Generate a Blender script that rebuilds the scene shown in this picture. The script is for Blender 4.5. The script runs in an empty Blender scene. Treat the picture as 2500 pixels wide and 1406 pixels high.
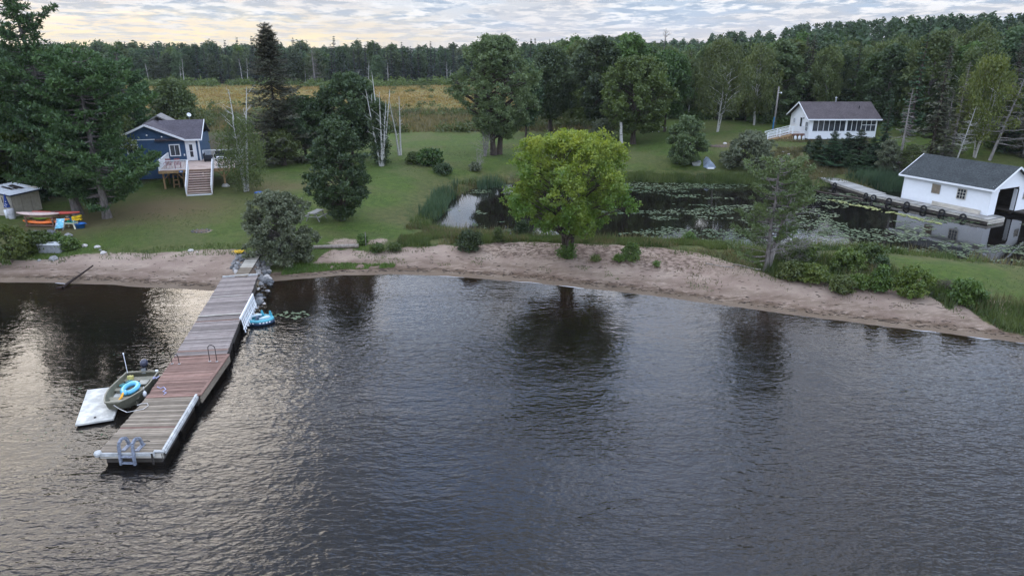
import bpy, math, random
import numpy as np
from mathutils import Vector, Matrix

# ------------------------------------------------------------------ camera, world, sun, exposure
scene = bpy.context.scene
COL = scene.collection
PITCH = math.radians(19.4)
FPX, CAMH = 1700.0, 15.5
cam_d = bpy.data.cameras.new('camera')
cam = bpy.data.objects.new('camera', cam_d)
COL.objects.link(cam)
scene.camera = cam
cam.location = (0, 0, CAMH)
cam.rotation_euler = (math.radians(90) - PITCH, 0, 0)
cam_d.sensor_width = 36.0
cam_d.lens = 36.0 * FPX / 2500.0
cam_d.clip_start = 0.5
cam_d.clip_end = 6000

SUN_AZ = math.radians(-35)      # measured from +Y towards +X
SUN_EL = math.radians(25)
sun_dir = Vector((math.sin(SUN_AZ) * math.cos(SUN_EL), math.cos(SUN_AZ) * math.cos(SUN_EL), math.sin(SUN_EL)))

world = bpy.data.worlds.new("World")
scene.world = world
world.use_nodes = True
wn, wl = world.node_tree.nodes, world.node_tree.links
wn.clear()


def N(nodes, typ, **kw):
    n = nodes.new(typ)
    for k, v in kw.items():
        setattr(n, k, v)
    return n


def build_world():
    out = N(wn, 'ShaderNodeOutputWorld')
    bg = N(wn, 'ShaderNodeBackground')
    bg.inputs['Strength'].default_value = 0.10
    wl.new(bg.outputs[0], out.inputs[0])
    sky = N(wn, 'ShaderNodeTexSky', sky_type='NISHITA')
    sky.sun_disc = False
    sky.sun_elevation = SUN_EL
    sky.sun_rotation = SUN_AZ
    sky.air_density = 1.2
    sky.dust_density = 1.5
    tc = N(wn, 'ShaderNodeTexCoord')
    sep = N(wn, 'ShaderNodeSeparateXYZ')
    wl.new(tc.outputs['Generated'], sep.inputs[0])

    def math_(op, a, b=None, c=None, clamp=False):
        m = N(wn, 'ShaderNodeMath', operation=op, use_clamp=clamp)
        for i, v in enumerate((a, b, c)):
            if v is None:
                continue
            if isinstance(v, (int, float)):
                m.inputs[i].default_value = v
            else:
                wl.new(v, m.inputs[i])
        return m.outputs[0]

    def rng_(v, a, b, c, d, smooth=True):
        m = N(wn, 'ShaderNodeMapRange', interpolation_type='SMOOTHSTEP' if smooth else 'LINEAR')
        wl.new(v, m.inputs[0])
        for i, q in enumerate((a, b, c, d)):
            m.inputs[i + 1].default_value = q
        return m.outputs[0]

    def mixc(f, a, b):
        m = N(wn, 'ShaderNodeMix', data_type='RGBA')
        if isinstance(f, (int, float)):
            m.inputs[0].default_value = f
        else:
            wl.new(f, m.inputs[0])
        for s, v in ((6, a), (7, b)):
            if isinstance(v, tuple):
                m.inputs[s].default_value = (*v, 1)
            else:
                wl.new(v, m.inputs[s])
        return m.outputs[2]

    z = math_('MAXIMUM', sep.outputs[2], 0.0)
    zz = math_('ADD', z, 0.105)
    px = math_('DIVIDE', sep.outputs[0], zz)
    py = math_('DIVIDE', sep.outputs[1], zz)
    comb = N(wn, 'ShaderNodeCombineXYZ')
    wl.new(px, comb.inputs[0])
    wl.new(py, comb.inputs[1])

    def noise(scale, detail, rough, off, dist=0.0, sx=1.0, sy=1.0):
        mp = N(wn, 'ShaderNodeMapping')
        mp.inputs['Location'].default_value = off
        mp.inputs['Scale'].default_value = (sx, sy, 1)
        wl.new(comb.outputs[0], mp.inputs[0])
        n = N(wn, 'ShaderNodeTexNoise')
        n.inputs['Scale'].default_value = scale
        n.inputs['Detail'].default_value = detail
        n.inputs['Roughness'].default_value = rough
        n.inputs['Distortion'].default_value = dist
        wl.new(mp.outputs[0], n.inputs[0])
        return n.outputs['Fac']

    big = noise(0.55, 3, 0.5, (3.1, 7.7, 0))
    mid = noise(1.7, 8, 0.60, (11.3, 2.2, 0), 0.15, 1.7, 1.35)
    lit = noise(2.3, 8, 0.62, (1.7, 21.2, 0), 0.15, 1.6, 1.3)
    dens = math_('ADD', math_('MULTIPLY', mid, 0.75), math_('MULTIPLY', big, 0.35))
    cover = rng_(dens, 0.46, 0.56, 0.0, 1.0)         # 0 = gap in the cloud, 1 = cloud
    thick = rng_(lit, 0.42, 0.57, 0.0, 1.0)           # thin bright cloud to thick grey cloud
    cloud = mixc(thick, (9.2, 9.3, 9.6), (4.1, 5.1, 6.5))
    # pale gaps: the clear sky behind, veiled
    veil = N(wn, 'ShaderNodeMix', data_type='RGBA', blend_type='ADD')
    veil.inputs[0].default_value = 1.0
    dim = N(wn, 'ShaderNodeVectorMath', operation='SCALE')
    dim.inputs['Scale'].default_value = 0.3
    wl.new(sky.outputs[0], dim.inputs[0])
    wl.new(dim.outputs[0], veil.inputs[6])
    veil.inputs[7].default_value = (3.0, 4.3, 6.4, 1)
    gap = veil.outputs[2]
    col = mixc(cover, gap, cloud)
    # overcast skies are brighter overhead
    up = rng_(sep.outputs[2], 0.06, 0.42, 1.0, 2.75, False)
    # glow of the low sun behind the cloud
    vd = N(wn, 'ShaderNodeVectorMath', operation='DOT_PRODUCT')
    wl.new(tc.outputs['Generated'], vd.inputs[0])
    vd.inputs[1].default_value = (math.sin(SUN_AZ), math.cos(SUN_AZ), 0.05)
    vs_ = N(wn, 'ShaderNodeVectorMath', operation='DOT_PRODUCT')
    wl.new(tc.outputs['Generated'], vs_.inputs[0])
    vs_.inputs[1].default_value = sun_dir
    glow = rng_(vd.outputs['Value'], 0.80, 0.98, 0.0, 1.0)
    low = rng_(sep.outputs[2], 0.002, 0.055, 1.0, 0.0)
    glow2 = math_('MULTIPLY', glow, low)
    warmlow = rng_(sep.outputs[2], 0.0, 0.035, 0.5, 0.0)
    col = mixc(warmlow, col, (7.2, 6.6, 6.3))
    streak = rng_(mid, 0.42, 0.60, 1.0, 0.35)
    g3 = math_('MULTIPLY', glow2, streak, None, True)
    col = mixc(g3, col, (11.0, 9.0, 5.3))
    # the cloud in front of the sun itself, seen only by its brightness
    halo = math_('MULTIPLY', rng_(vs_.outputs['Value'], 0.90, 0.997, 0.0, 0.5), rng_(mid, 0.36, 0.62, 1.0, 0.35))
    col = mixc(halo, col, (12.5, 10.4, 7.6))
    # broad banks of thicker and thinner cloud
    bank = noise(1.8, 3, 0.5, (6.1, 1.3, 0), 0.4)
    hi = rng_(sep.outputs[2], 0.05, 0.16, 0.0, 1.0)
    bk = math_('ADD', 1.0, math_('MULTIPLY', hi, math_('SUBTRACT', rng_(bank, 0.38, 0.62, 0.58, 1.42), 1.0)))
    up = math_('MULTIPLY', up, bk)
    tone = rng_(noise(0.9, 2, 0.5, (2.4, 9.3, 0)), 0.42, 0.60, 0.0, 0.35)
    col = mixc(tone, col, (7.4, 6.7, 6.2))
    cool = N(wn, 'ShaderNodeMix', data_type='RGBA', blend_type='MULTIPLY')
    wl.new(rng_(sep.outputs[2], 0.12, 0.55, 0.0, 1.0), cool.inputs[0])
    wl.new(col, cool.inputs[6])
    cool.inputs[7].default_value = (0.89, 0.945, 1.08, 1)
    col = cool.outputs[2]
    vm = N(wn, 'ShaderNodeVectorMath', operation='SCALE')
    wl.new(col, vm.inputs[0])
    wl.new(up, vm.inputs['Scale'])
    wl.new(vm.outputs[0], bg.inputs['Color'])


build_world()

sun_l = bpy.data.lights.new('sun', 'SUN')
sun_l.energy = 0.5
sun_l.angle = math.radians(30)
sun_l.color = (1.0, 0.86, 0.66)
sun = bpy.data.objects.new('sun', sun_l)
COL.objects.link(sun)
sun.rotation_euler = sun_dir.to_track_quat('Z', 'Y').to_euler()
sun.location = (-60, 120, 60)

vs = scene.view_settings
vs.view_transform = 'Standard'
vs.look = 'None'
vs.exposure = 0.10
vs.gamma = 1.0
vs.use_curve_mapping = False
scene.cycles.max_bounces = 6
scene.cycles.transparent_max_bounces = 6
scene.cycles.diffuse_bounces = 3
scene.cycles.glossy_bounces = 3
scene.cycles.use_denoising = True
scene.cycles.denoising_prefilter = 'ACCURATE'
scene.cycles.use_adaptive_sampling = True
scene.cycles.adaptive_threshold = 0.02


# ------------------------------------------------------------------ noise and terrain
def _hash(ix, iy, seed):
    n = (ix.astype(np.int64) * 374761393 + iy.astype(np.int64) * 668265263 + seed * 1442695041) & 0x7fffffff
    n = (n ^ (n >> 13)) * 1274126177 & 0x7fffffff
    return ((n ^ (n >> 16)) & 0xffff) / 65535.0


def vnoise(x, y, s, seed=0):
    x = np.asarray(x, float) / s
    y = np.asarray(y, float) / s
    ix, iy = np.floor(x), np.floor(y)
    fx, fy = x - ix, y - iy
    fx = fx * fx * (3 - 2 * fx)
    fy = fy * fy * (3 - 2 * fy)
    a, b = _hash(ix, iy, seed), _hash(ix + 1, iy, seed)
    c, d = _hash(ix, iy + 1, seed), _hash(ix + 1, iy + 1, seed)
    return (a * (1 - fx) + b * fx) * (1 - fy) + (c * (1 - fx) + d * fx) * fy


def fbm(x, y, s, seed=0, o=4):
    t, a, tot = 0, 1.0, 0
    for i in range(o):
        t = t + a * vnoise(x, y, s / 2 ** i, seed + i * 17)
        tot += a
        a *= 0.5
    return t / tot


def sstep(a, b, v):
    t = np.clip((np.asarray(v, float) - a) / (b - a), 0, 1)
    return t * t * (3 - 2 * t)


SH = np.array([(-600, 42), (-90, 43), (-60, 44.6), (-35.1, 45.3), (-27.1, 44.6), (-22, 43.7), (-19.7, 43.4), (-18, 45.2), (-16.6, 45.4),
               (-15.4, 45.6), (-12, 46.6), (-8.7, 46.95), (-4.3, 46.5), (1.4, 45.15), (6.8, 43.3), (11.7, 41.3), (16.2, 39.4), (20.4, 37.75),
               (24.4, 36.4), (28, 34.9), (34, 32.4), (45, 28.5), (80, 24), (600, 20)], float)
ST = np.array([(-600, 47), (-60, 47.5), (-37.4, 48.6), (-33.2, 49.2), (-29.2, 50.0), (-20.9, 50.2), (-18.6, 48.8), (-17.2, 46.4), (-14.8, 47.2),
               (-13.9, 50.7), (-7.9, 51.5), (-3, 52.0), (0, 52.2), (4, 51.8), (8, 51.3), (11, 50.6), (13.2, 49.6), (15, 47.8), (16.2, 45.8), (17.6, 44.0), (22.5, 42.6),
               (25.6, 41.3), (27.0, 40.0), (26.3, 38.4), (27.6, 36.1), (30, 34.9), (36, 32.3), (80, 25.5), (600, 21.5)], float)
ST = ST[np.argsort(ST[:, 0])]


def shore(x):
    x = np.asarray(x, float)
    return np.interp(x, SH[:, 0], SH[:, 1]) + (fbm(x, 0 * x, 2.5, 5, 3) - .5) * 0.35


def sandtop(x):
    x = np.asarray(x, float)
    return np.interp(x, ST[:, 0], ST[:, 1]) + (fbm(x, 0 * x + 9, 1.8, 8, 3) - .5) * 0.9


POND = np.array([(-7.5, 60.5), (-5.4, 58.6), (0, 56.6), (8.5, 55.7), (15, 54.7), (21.3, 53.4), (27.5, 52.7), (32.7, 50.6), (38, 47.8),
                 (50, 43), (66, 42), (70, 58), (62, 69), (52.5, 74.0), (45, 75.5), (38.5, 76.5), (34.5, 78.2), (32.4, 79.5), (25.8, 79.9), (14.3, 81.2), (6, 80.6),
                 (-0.5, 79.6), (-4.6, 76.2), (-6.6, 70), (-6.6, 65)], float)
PWZ = 0.16


def pond_sd(x, y):
    x = np.asarray(x, float)
    y = np.asarray(y, float)
    d = np.full(np.broadcast(x, y).shape, 1e9)
    s = np.ones_like(d)
    n = len(POND)
    for i in range(n):
        a, b = POND[i], POND[(i + 1) % n]
        e = b - a
        wx, wy = x - a[0], y - a[1]
        t = np.clip((wx * e[0] + wy * e[1]) / (e @ e), 0, 1)
        d = np.minimum(d, (wx - e[0] * t) ** 2 + (wy - e[1] * t) ** 2)
        c1, c2 = y >= a[1], y < b[1]
        c3 = e[0] * wy > e[1] * wx
        s = np.where((c1 & c2 & c3) | (~c1 & ~c2 & ~c3), -s, s)
    return s * np.sqrt(d)


def hgt(x, y):
    x = np.asarray(x, float)
    y = np.asarray(y, float)
    x, y = np.broadcast_arrays(x, y)
    d = y - shore(x)
    h = np.interp(d, [-40, -14, -5, -2, 0, 1.2, 3.0, 5.0, 7, 14, 24, 40, 80, 200, 900],
                  [-4, -3.2, -1.3, -.42, 0, .16, .42, .68, .82, 1.15, 1.55, 1.7, 1.8, 2.0, 3.0])
    # little sandy hump beneath the maple and dune strip
    h = h + 0.18 * np.exp(-((x - 4) ** 2 / 20 + (y - 49) ** 2 / 8))
    land = sstep(3, 9, d)
    h = h + land * (fbm(x, y, 9, 21, 3) - .5) * 0.28 + sstep(.8, 4, d) * (fbm(x, y, 1.6, 31, 3) - .5) * 0.05
    # right-hand knoll with the white cottage
    k = sstep(12, 34, x) * np.interp(y, [79, 83, 90, 96, 125, 160], [0, .25, .95, 1.35, 1.7, 1.5])
    h = h + k
    # wooded hill behind
    h = h + 8.5 * sstep(45, 135, x) * sstep(105, 190, y) + 2.0 * sstep(10, 60, x) * sstep(120, 210, y)
    h = h + 3.5 * sstep(40, 60, x - 0) * sstep(72, 100, y) * sstep(200, 100, y) * 0.35
    # pond hollow
    sd = pond_sd(x, y)
    hp = PWZ + np.interp(sd, [-6, -1.5, 0, 1.2, 3.2, 9, 30], [-1.3, -.55, 0.0, .30, .62, 1.2, 6])
    w = sstep(9, 2.5, sd)
    h = h * (1 - w) + np.minimum(h, hp) * w
    return h


def hz(x, y):
    return float(hgt(np.array([x]), np.array([y]))[0])


def ray(px, py):
    u, v = (px - 1250) / FPX, (703 - py) / FPX
    return np.array((u, math.cos(PITCH) + v * math.sin(PITCH), -math.sin(PITCH) + v * math.cos(PITCH)))


def W(px, py, z):
    """point of the photograph's pixel on a level of known height"""
    d = ray(px, py)
    t = (z - CAMH) / d[2]
    return (d[0] * t, d[1] * t, z)


def G(px, py):
    """point of the photograph's pixel on the terrain"""
    d = ray(px, py)
    ts = np.concatenate([np.linspace(20, 130, 1400), np.linspace(130, 400, 500)])
    zz = CAMH + d[2] * ts
    hh = hgt(d[0] * ts, d[1] * ts)
    i = np.argmax(zz < hh)
    t = ts[i]
    return (d[0] * t, d[1] * t, float(hh[i]))


def ztop(x, y, py):
    """height of what stands at x, y and reaches up to row py (for its own column)"""
    D = y
    v = (703 - py) / FPX
    d = np.array((0, math.cos(PITCH) + v * math.sin(PITCH), -math.sin(PITCH) + v * math.cos(PITCH)))
    return CAMH + d[2] * D / d[1]


def pxm(x, y, z=1.0):
    """photo pixels per metre at a point"""
    return FPX / (y * math.cos(PITCH) + (CAMH - z) * math.sin(PITCH))


# ------------------------------------------------------------------ materials
MATS = {}


def new_mat(name):
    m = bpy.data.materials.new(name)
    m.use_nodes = True
    m.node_tree.nodes.clear()
    return m


class NT:
    def __init__(s, m):
        s.n, s.l = m.node_tree.nodes, m.node_tree.links

    def add(s, t, **k):
        return N(s.n, t, **k)

    def link(s, a, b):
        s.l.new(a, b)

    def set(s, sock, v):
        if isinstance(v, bpy.types.NodeSocket):
            s.l.new(v, sock)
        elif isinstance(v, tuple) and len(v) == 3 and sock.type == 'RGBA':
            sock.default_value = (*v, 1)
        else:
            sock.default_value = v

    def noise(s, scale, detail=4, rough=.55, vec=None, dist=0., out='Fac'):
        n = s.add('ShaderNodeTexNoise')
        n.inputs['Scale'].default_value = scale
        n.inputs['Detail'].default_value = detail
        n.inputs['Roughness'].default_value = rough
        n.inputs['Distortion'].default_value = dist
        if vec is not None:
            s.link(vec, n.inputs['Vector'])
        return n.outputs[out]

    def mapping(s, vec, scale=(1, 1, 1), rot=(0, 0, 0), loc=(0, 0, 0)):
        m = s.add('ShaderNodeMapping')
        m.inputs['Scale'].default_value = scale
        m.inputs['Rotation'].default_value = rot
        m.inputs['Location'].default_value = loc
        s.link(vec, m.inputs[0])
        return m.outputs[0]

    def mix(s, f, a, b, blend='MIX'):
        m = s.add('ShaderNodeMix', data_type='RGBA', blend_type=blend)
        s.set(m.inputs[0], f)
        s.set(m.inputs[6], a)
        s.set(m.inputs[7], b)
        return m.outputs[2]

    def math(s, op, a, b=0.0, clamp=False):
        m = s.add('ShaderNodeMath', operation=op, use_clamp=clamp)
        s.set(m.inputs[0], a)
        s.set(m.inputs[1], b)
        return m.outputs[0]

    def rng(s, v, a, b, c=0., d=1.):
        m = s.add('ShaderNodeMapRange', interpolation_type='SMOOTHSTEP')
        s.link(v, m.inputs[0])
        for i, q in enumerate((a, b, c, d)):
            m.inputs[i + 1].default_value = q
        return m.outputs[0]

    def attr(s, name):
        a = s.add('ShaderNodeAttribute')
        a.attribute_name = name
        return a.outputs['Fac']

    def objrand(s):
        return s.add('ShaderNodeObjectInfo').outputs['Random']

    def co(s, which='Object'):
        return s.add('ShaderNodeTexCoord').outputs[which]

    def bump(s, h, strength=.3, dist=.05, normal=None):
        b = s.add('ShaderNodeBump')
        b.inputs['Strength'].default_value = strength
        b.inputs['Distance'].default_value = dist
        s.link(h, b.inputs['Height'])
        if normal is not None:
            s.link(normal, b.inputs['Normal'])
        return b.outputs[0]

    def out(s, sh):
        o = s.add('ShaderNodeOutputMaterial')
        s.link(sh, o.inputs[0])

    def principled(s, col, rough=.7, normal=None, spec=.3, metal=0.):
        p = s.add('ShaderNodeBsdfPrincipled')
        s.set(p.inputs['Base Color'], col)
        s.set(p.inputs['Roughness'], rough)
        s.set(p.inputs['Specular IOR Level'], spec)
        s.set(p.inputs['Metallic'], metal)
        if normal is not None:
            s.link(normal, p.inputs['Normal'])
        return p.outputs[0]


def plain(name, col, rough=.6, spec=.3, metal=0., var=.25, nscale=3., bump=.0):
    """painted / plastic / metal surface with slight uneven wear"""
    if name in MATS:
        return MATS[name]
    m = new_mat(name)
    t = NT(m)
    co = t.co()
    n = t.noise(nscale, 5, .6, co)
    dark = tuple(c * (1 - var) for c in col)
    lite = tuple(min(1, c * (1 + var * .6)) for c in col)
    c = t.mix(t.rng(n, .3, .7), dark, lite)
    nm = t.bump(t.noise(nscale * 12, 3, .6, co), bump, .01) if bump else None
    t.out(t.principled(c, rough, nm, spec, metal))
    MATS[name] = m
    return m


def wood(name, col, col2, rough=.8, axis=0, scale=1.):
    """weathered wood, grain along axis, each board its own tone"""
    m = new_mat(name)
    t = NT(m)
    co = t.co()
    sc = [22 * scale] * 3
    sc[axis] = 1.6 * scale
    v = t.mapping(co, tuple(sc))
    r = t.objrand()
    off = t.add('ShaderNodeVectorMath', operation='ADD')
    cx = t.add('ShaderNodeCombineXYZ')
    t.link(t.math('MULTIPLY', r, 80.), cx.inputs[0])
    t.link(t.math('MULTIPLY', r, 37.), cx.inputs[1])
    t.link(v, off.inputs[0])
    t.link(cx.outputs[0], off.inputs[1])
    g = t.noise(1.0, 5, .65, off.outputs[0])
    c = t.mix(t.rng(g, .32, .68), col, col2)
    stain = t.noise(.9, 4, .6, co)
    c = t.mix(t.math('MULTIPLY', t.rng(stain, .45, .7), .45), c, tuple(k * .5 for k in col))
    b = t.add('ShaderNodeBrightContrast')
    t.link(c, b.inputs[0])
    hs = t.add('ShaderNodeHueSaturation')
    t.link(c, hs.inputs['Color'])
    t.link(t.rng(r, 0, 1, .68, 1.28), hs.inputs['Value'])
    t.out(t.principled(hs.outputs[0], rough, t.bump(g, .35, .01), .25))
    MATS[name] = m
    return m


def leafmat(name, a, b, dead=None, trans=.3, hue=.02, val=.32):
    """leaf colour between a and b by each leaf's own tone; a tree's own shade by object"""
    m = new_mat(name)
    t = NT(m)
    ti = t.attr('tint')
    c = t.mix(ti, a, b)
    if dead is not None:
        c = t.mix(t.rng(ti, .93, .97), c, dead)
    hs = t.add('ShaderNodeHueSaturation')
    t.link(c, hs.inputs['Color'])
    r = t.objrand()
    t.link(t.rng(r, 0, 1, .5 - hue, .5 + hue), hs.inputs['Hue'])
    t.link(t.rng(t.math('FRACT', t.math('MULTIPLY', r, 7.31)), 0, 1, 1 - val, 1 + val), hs.inputs['Value'])
    d = t.add('ShaderNodeBsdfDiffuse')
    t.link(hs.outputs[0], d.inputs[0])
    tr = t.add('ShaderNodeBsdfTranslucent')
    t.link(hs.outputs[0], tr.inputs[0])
    mx = t.add('ShaderNodeMixShader')
    mx.inputs[0].default_value = trans
    t.link(d.outputs[0], mx.inputs[1])
    t.link(tr.outputs[0], mx.inputs[2])
    g = t.add('ShaderNodeBsdfGlossy')
    g.inputs['Roughness'].default_value = .45
    g.inputs['Color'].default_value = (.8, .85, .9, 1)
    m2 = t.add('ShaderNodeMixShader')
    m2.inputs[0].default_value = .035
    t.link(mx.outputs[0], m2.inputs[1])
    t.link(g.outputs[0], m2.inputs[2])
    t.out(m2.outputs[0])
    MATS[name] = m
    return m


def barkmat(name, a, b, birch=False):
    m = new_mat(name)
    t = NT(m)
    co = t.co()
    if birch:
        n = t.noise(1.0, 5, .6, t.mapping(co, (2.2, 2.2, 9)))
        c = t.mix(t.rng(n, .56, .66), a, b)
    else:
        n = t.noise(1.0, 5, .6, t.mapping(co, (9, 9, 2)))
        c = t.mix(t.rng(n, .35, .65), a, b)
    t.out(t.principled(c, .85, t.bump(n, .6, .03), .15))
    MATS[name] = m
    return m


def shingles(name, col, lite):
    m = new_mat(name)
    t = NT(m)
    co = t.co()
    n = t.noise(7, 3, .7, co)
    n2 = t.noise(.8, 4, .6, co)
    c = t.mix(t.rng(n, .35, .65), col, lite)
    c = t.mix(t.math('MULTIPLY', t.rng(n2, .4, .7), .35), c, tuple(k * .6 for k in col))
    wv = t.add('ShaderNodeTexWave', wave_type='BANDS', bands_direction='Z', wave_profile='SAW')
    wv.inputs['Scale'].default_value = 2.2
    t.link(co, wv.inputs[0])
    t.out(t.principled(c, .9, t.bump(wv.outputs['Fac'], .35, .02, t.bump(n, .5, .01)), .15))
    MATS[name] = m
    return m


def ground_material():
    m = new_mat('ground_cover')
    t = NT(m)
    co = t.co()
    sep = t.add('ShaderNodeSeparateXYZ')
    t.link(co, sep.inputs[0])
    # lawn
    n1 = t.noise(.16, 5, .6, co)
    n2 = t.noise(1.3, 6, .65, co)
    n3 = t.noise(14, 4, .7, co)
    mow = t.noise(.5, 4, .6, t.mapping(co, (.25, 1.3, 1), (0, 0, .25)))
    lawn = t.mix(t.rng(n2, .35, .65), (.050, .086, .012), (.090, .134, .020))
    lawn = t.mix(t.math('MULTIPLY', t.rng(n1, .44, .60), .62), lawn, (.125, .108, .048))
    lawn = t.mix(t.math('MULTIPLY', t.rng(mow, .45, .65), .35), lawn, (.085, .10, .035))
    lawn = t.mix(t.math('MULTIPLY', t.rng(n3, .3, .7), .55), lawn, (.040, .064, .022))
    lawn = t.mix(t.math('MULTIPLY', t.rng(t.noise(4.5, 5, .7, co), .5, .66), .5), lawn, (.11, .105, .045))
    lawn = t.mix(t.math('MULTIPLY', t.rng(t.noise(2.1, 6, .75, co), .42, .60), .45), lawn, (.034, .060, .012))
    lawn = t.mix(t.math('MULTIPLY', t.attr('bare'), .75), lawn, (.13, .088, .052))
    # marsh
    m1 = t.noise(.035, 6, .6, t.mapping(co, (.5, 1.6, 1)))
    m2 = t.noise(.6, 6, .7, t.mapping(co, (.5, 1.5, 1)))
    marsh = t.mix(t.rng(m1, .42, .58), (.235, .145, .038), (.17, .160, .050))
    marsh = t.mix(t.math('MULTIPLY', t.rng(m2, .35, .65), .55), marsh, (.085, .075, .028))
    marsh = t.mix(t.math('MULTIPLY', t.rng(t.noise(.09, 4, .6, t.mapping(co, (.4, 2, 1))), .5, .62), .5), marsh, (.07, .09, .03))
    # rough grass
    w = t.mix(t.rng(n2, .35, .65), (.045, .062, .020), (.11, .10, .04))
    # forest floor
    fo = t.mix(t.rng(n2, .4, .6), (.030, .032, .016), (.055, .045, .028))
    # sand
    s1 = t.noise(.45, 6, .6, co)
    s2 = t.noise(5., 6, .7, co)
    s3 = t.noise(1.0, 5, .62, t.mapping(co, (.9, 3.2, 1), (0, 0, -.28)), .6)
    sand = t.mix(t.rng(s1, .36, .64), (.245, .182, .140), (.355, .280, .215))
    sand = t.mix(t.math('MULTIPLY', t.rng(s2, .3, .7), .4), sand, (.26, .185, .16))
    sand = t.mix(t.math('MULTIPLY', t.rng(s3, .58, .66), .55), sand, (.13, .095, .065))
    grit = t.noise(26, 3, .7, co)
    sand = t.mix(t.math('MULTIPLY', t.rng(grit, .6, .7), .5), sand, (.16, .12, .10))
    sand = t.mix(t.math('MULTIPLY', t.attr('litter'), t.rng(t.noise(2.8, 5, .7, co), .45, .58)), sand, (.115, .080, .060))
    # wrack line of washed-up bark and weed
    wr = t.noise(1.6, 6, .7, t.mapping(co, (.8, 2.6, 1), (0, 0, -.3)))
    sand = t.mix(t.math('MULTIPLY', t.attr('wrack'), t.rng(wr, .36, .50)), sand, (.085, .055, .035))
    wet = t.rng(t.math('ADD', sep.outputs[2], t.math('MULTIPLY', s1, .10)), .08, .24, 1, 0)
    sand = t.mix(t.math('MULTIPLY', wet, .75), sand, (.12, .09, .06))
    bed = t.rng(sep.outputs[2], -1.3, -.12, 1, 0)
    sand = t.mix(bed, sand, (.022, .016, .008))  # bed colour darkened with depth, standing in for light absorbed by the water
    c = t.mix(t.attr('marsh'), lawn, marsh)
    c = t.mix(t.attr('rough'), c, w)
    c = t.mix(t.attr('forest'), c, fo)
    edge = t.math('ADD', t.attr('sand'), t.math('MULTIPLY', t.math('SUBTRACT', n2, .5), .8))
    e2 = t.math('ADD', edge, t.math('MULTIPLY', t.math('SUBTRACT', n3, .5), .5))
    c = t.mix(t.rng(e2, .38, .62), c, sand)
    mud = t.rng(t.attr('pondbed'), .2, .8)
    c = t.mix(mud, c, (.018, .014, .009))
    nb = t.bump(n3, .7, .05, t.bump(n2, .4, .05))
    t.out(t.principled(c, .92, nb, .12))
    MATS['ground'] = m
    return m


def water_material(name, calm):
    m = new_mat(name)
    t = NT(m)
    co = t.co()
    patch = t.noise(.055, 3, .5, co)
    if calm:
        n = t.noise(1.0, 3, .5, t.mapping(co, (1.2, 1.6, 1)))
        n2 = t.noise(5.5, 2, .5, co)
        nb = t.bump(n2, .12, .010, t.bump(n, .2, .012))
    else:
        # stretched wind ripples of several lengths, calmer in the lee of the jetty
        lee = t.attr('lee')
        r1 = t.noise(1.0, 1, .45, t.mapping(co, (.8, 1.7, 1), (0, 0, .10)), .35)
        r2 = t.noise(1.0, 1, .5, t.mapping(co, (1.7, 3.7, 1), (0, 0, -.16)), .6)
        r3 = t.noise(1.0, 1, .5, t.mapping(co, (4.2, 8.2, 1), (0, 0, .22)), .4)
        r0 = t.noise(1.0, 2, .5, t.mapping(co, (.22, .42, 1), (0, 0, -.3)))
        lane = t.noise(1.0, 3, .55, t.mapping(co, (.045, .17, 1), (0, 0, -.22)))
        gust = t.math('MULTIPLY', t.rng(patch, .38, .62, .75, 1.2), t.rng(lane, .40, .58, .62, 1.18))
        k2 = t.math('MULTIPLY', gust, t.math('SUBTRACT', 1.0, t.math('MULTIPLY', lee, .62)))
        h = t.math('ADD', t.math('MULTIPLY', t.math('MULTIPLY', r1, .030), k2), t.math('MULTIPLY', t.math('MULTIPLY', r2, .042), k2))
        h = t.math('ADD', h, t.math('MULTIPLY', t.math('MULTIPLY', r3, .020), k2))
        h = t.math('ADD', h, t.math('MULTIPLY', r0, .045))
        b = t.add('ShaderNodeBump')
        b.inputs['Strength'].default_value = 1.0
        b.inputs['Distance'].default_value = 1.0
        t.link(h, b.inputs['Height'])
        nb = b.outputs[0]
    gl = t.add('ShaderNodeBsdfGlossy')
    gl.inputs['Roughness'].default_value = .02
    gl.inputs['Color'].default_value = (1, 1, 1, 1)
    t.link(nb, gl.inputs['Normal'])
    tr = t.add('ShaderNodeBsdfTransparent')
    tr.inputs['Color'].default_value = (.62, .48, .30, 1)
    df = t.add('ShaderNodeBsdfDiffuse')
    df.inputs['Color'].default_value = (.012, .011, .010, 1)
    body = t.add('ShaderNodeMixShader')
    body.inputs[0].default_value = .45
    t.link(tr.outputs[0], body.inputs[1])
    t.link(df.outputs[0], body.inputs[2])
    fr = t.add('ShaderNodeFresnel')
    fr.inputs['IOR'].default_value = 1.34
    t.link(nb, fr.inputs['Normal'])
    mx = t.add('ShaderNodeMixShader')
    t.link(fr.outputs[0], mx.inputs[0])
    t.link(body.outputs[0], mx.inputs[1])
    t.link(gl.outputs[0], mx.inputs[2])
    t.out(mx.outputs[0])
    return m


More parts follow.
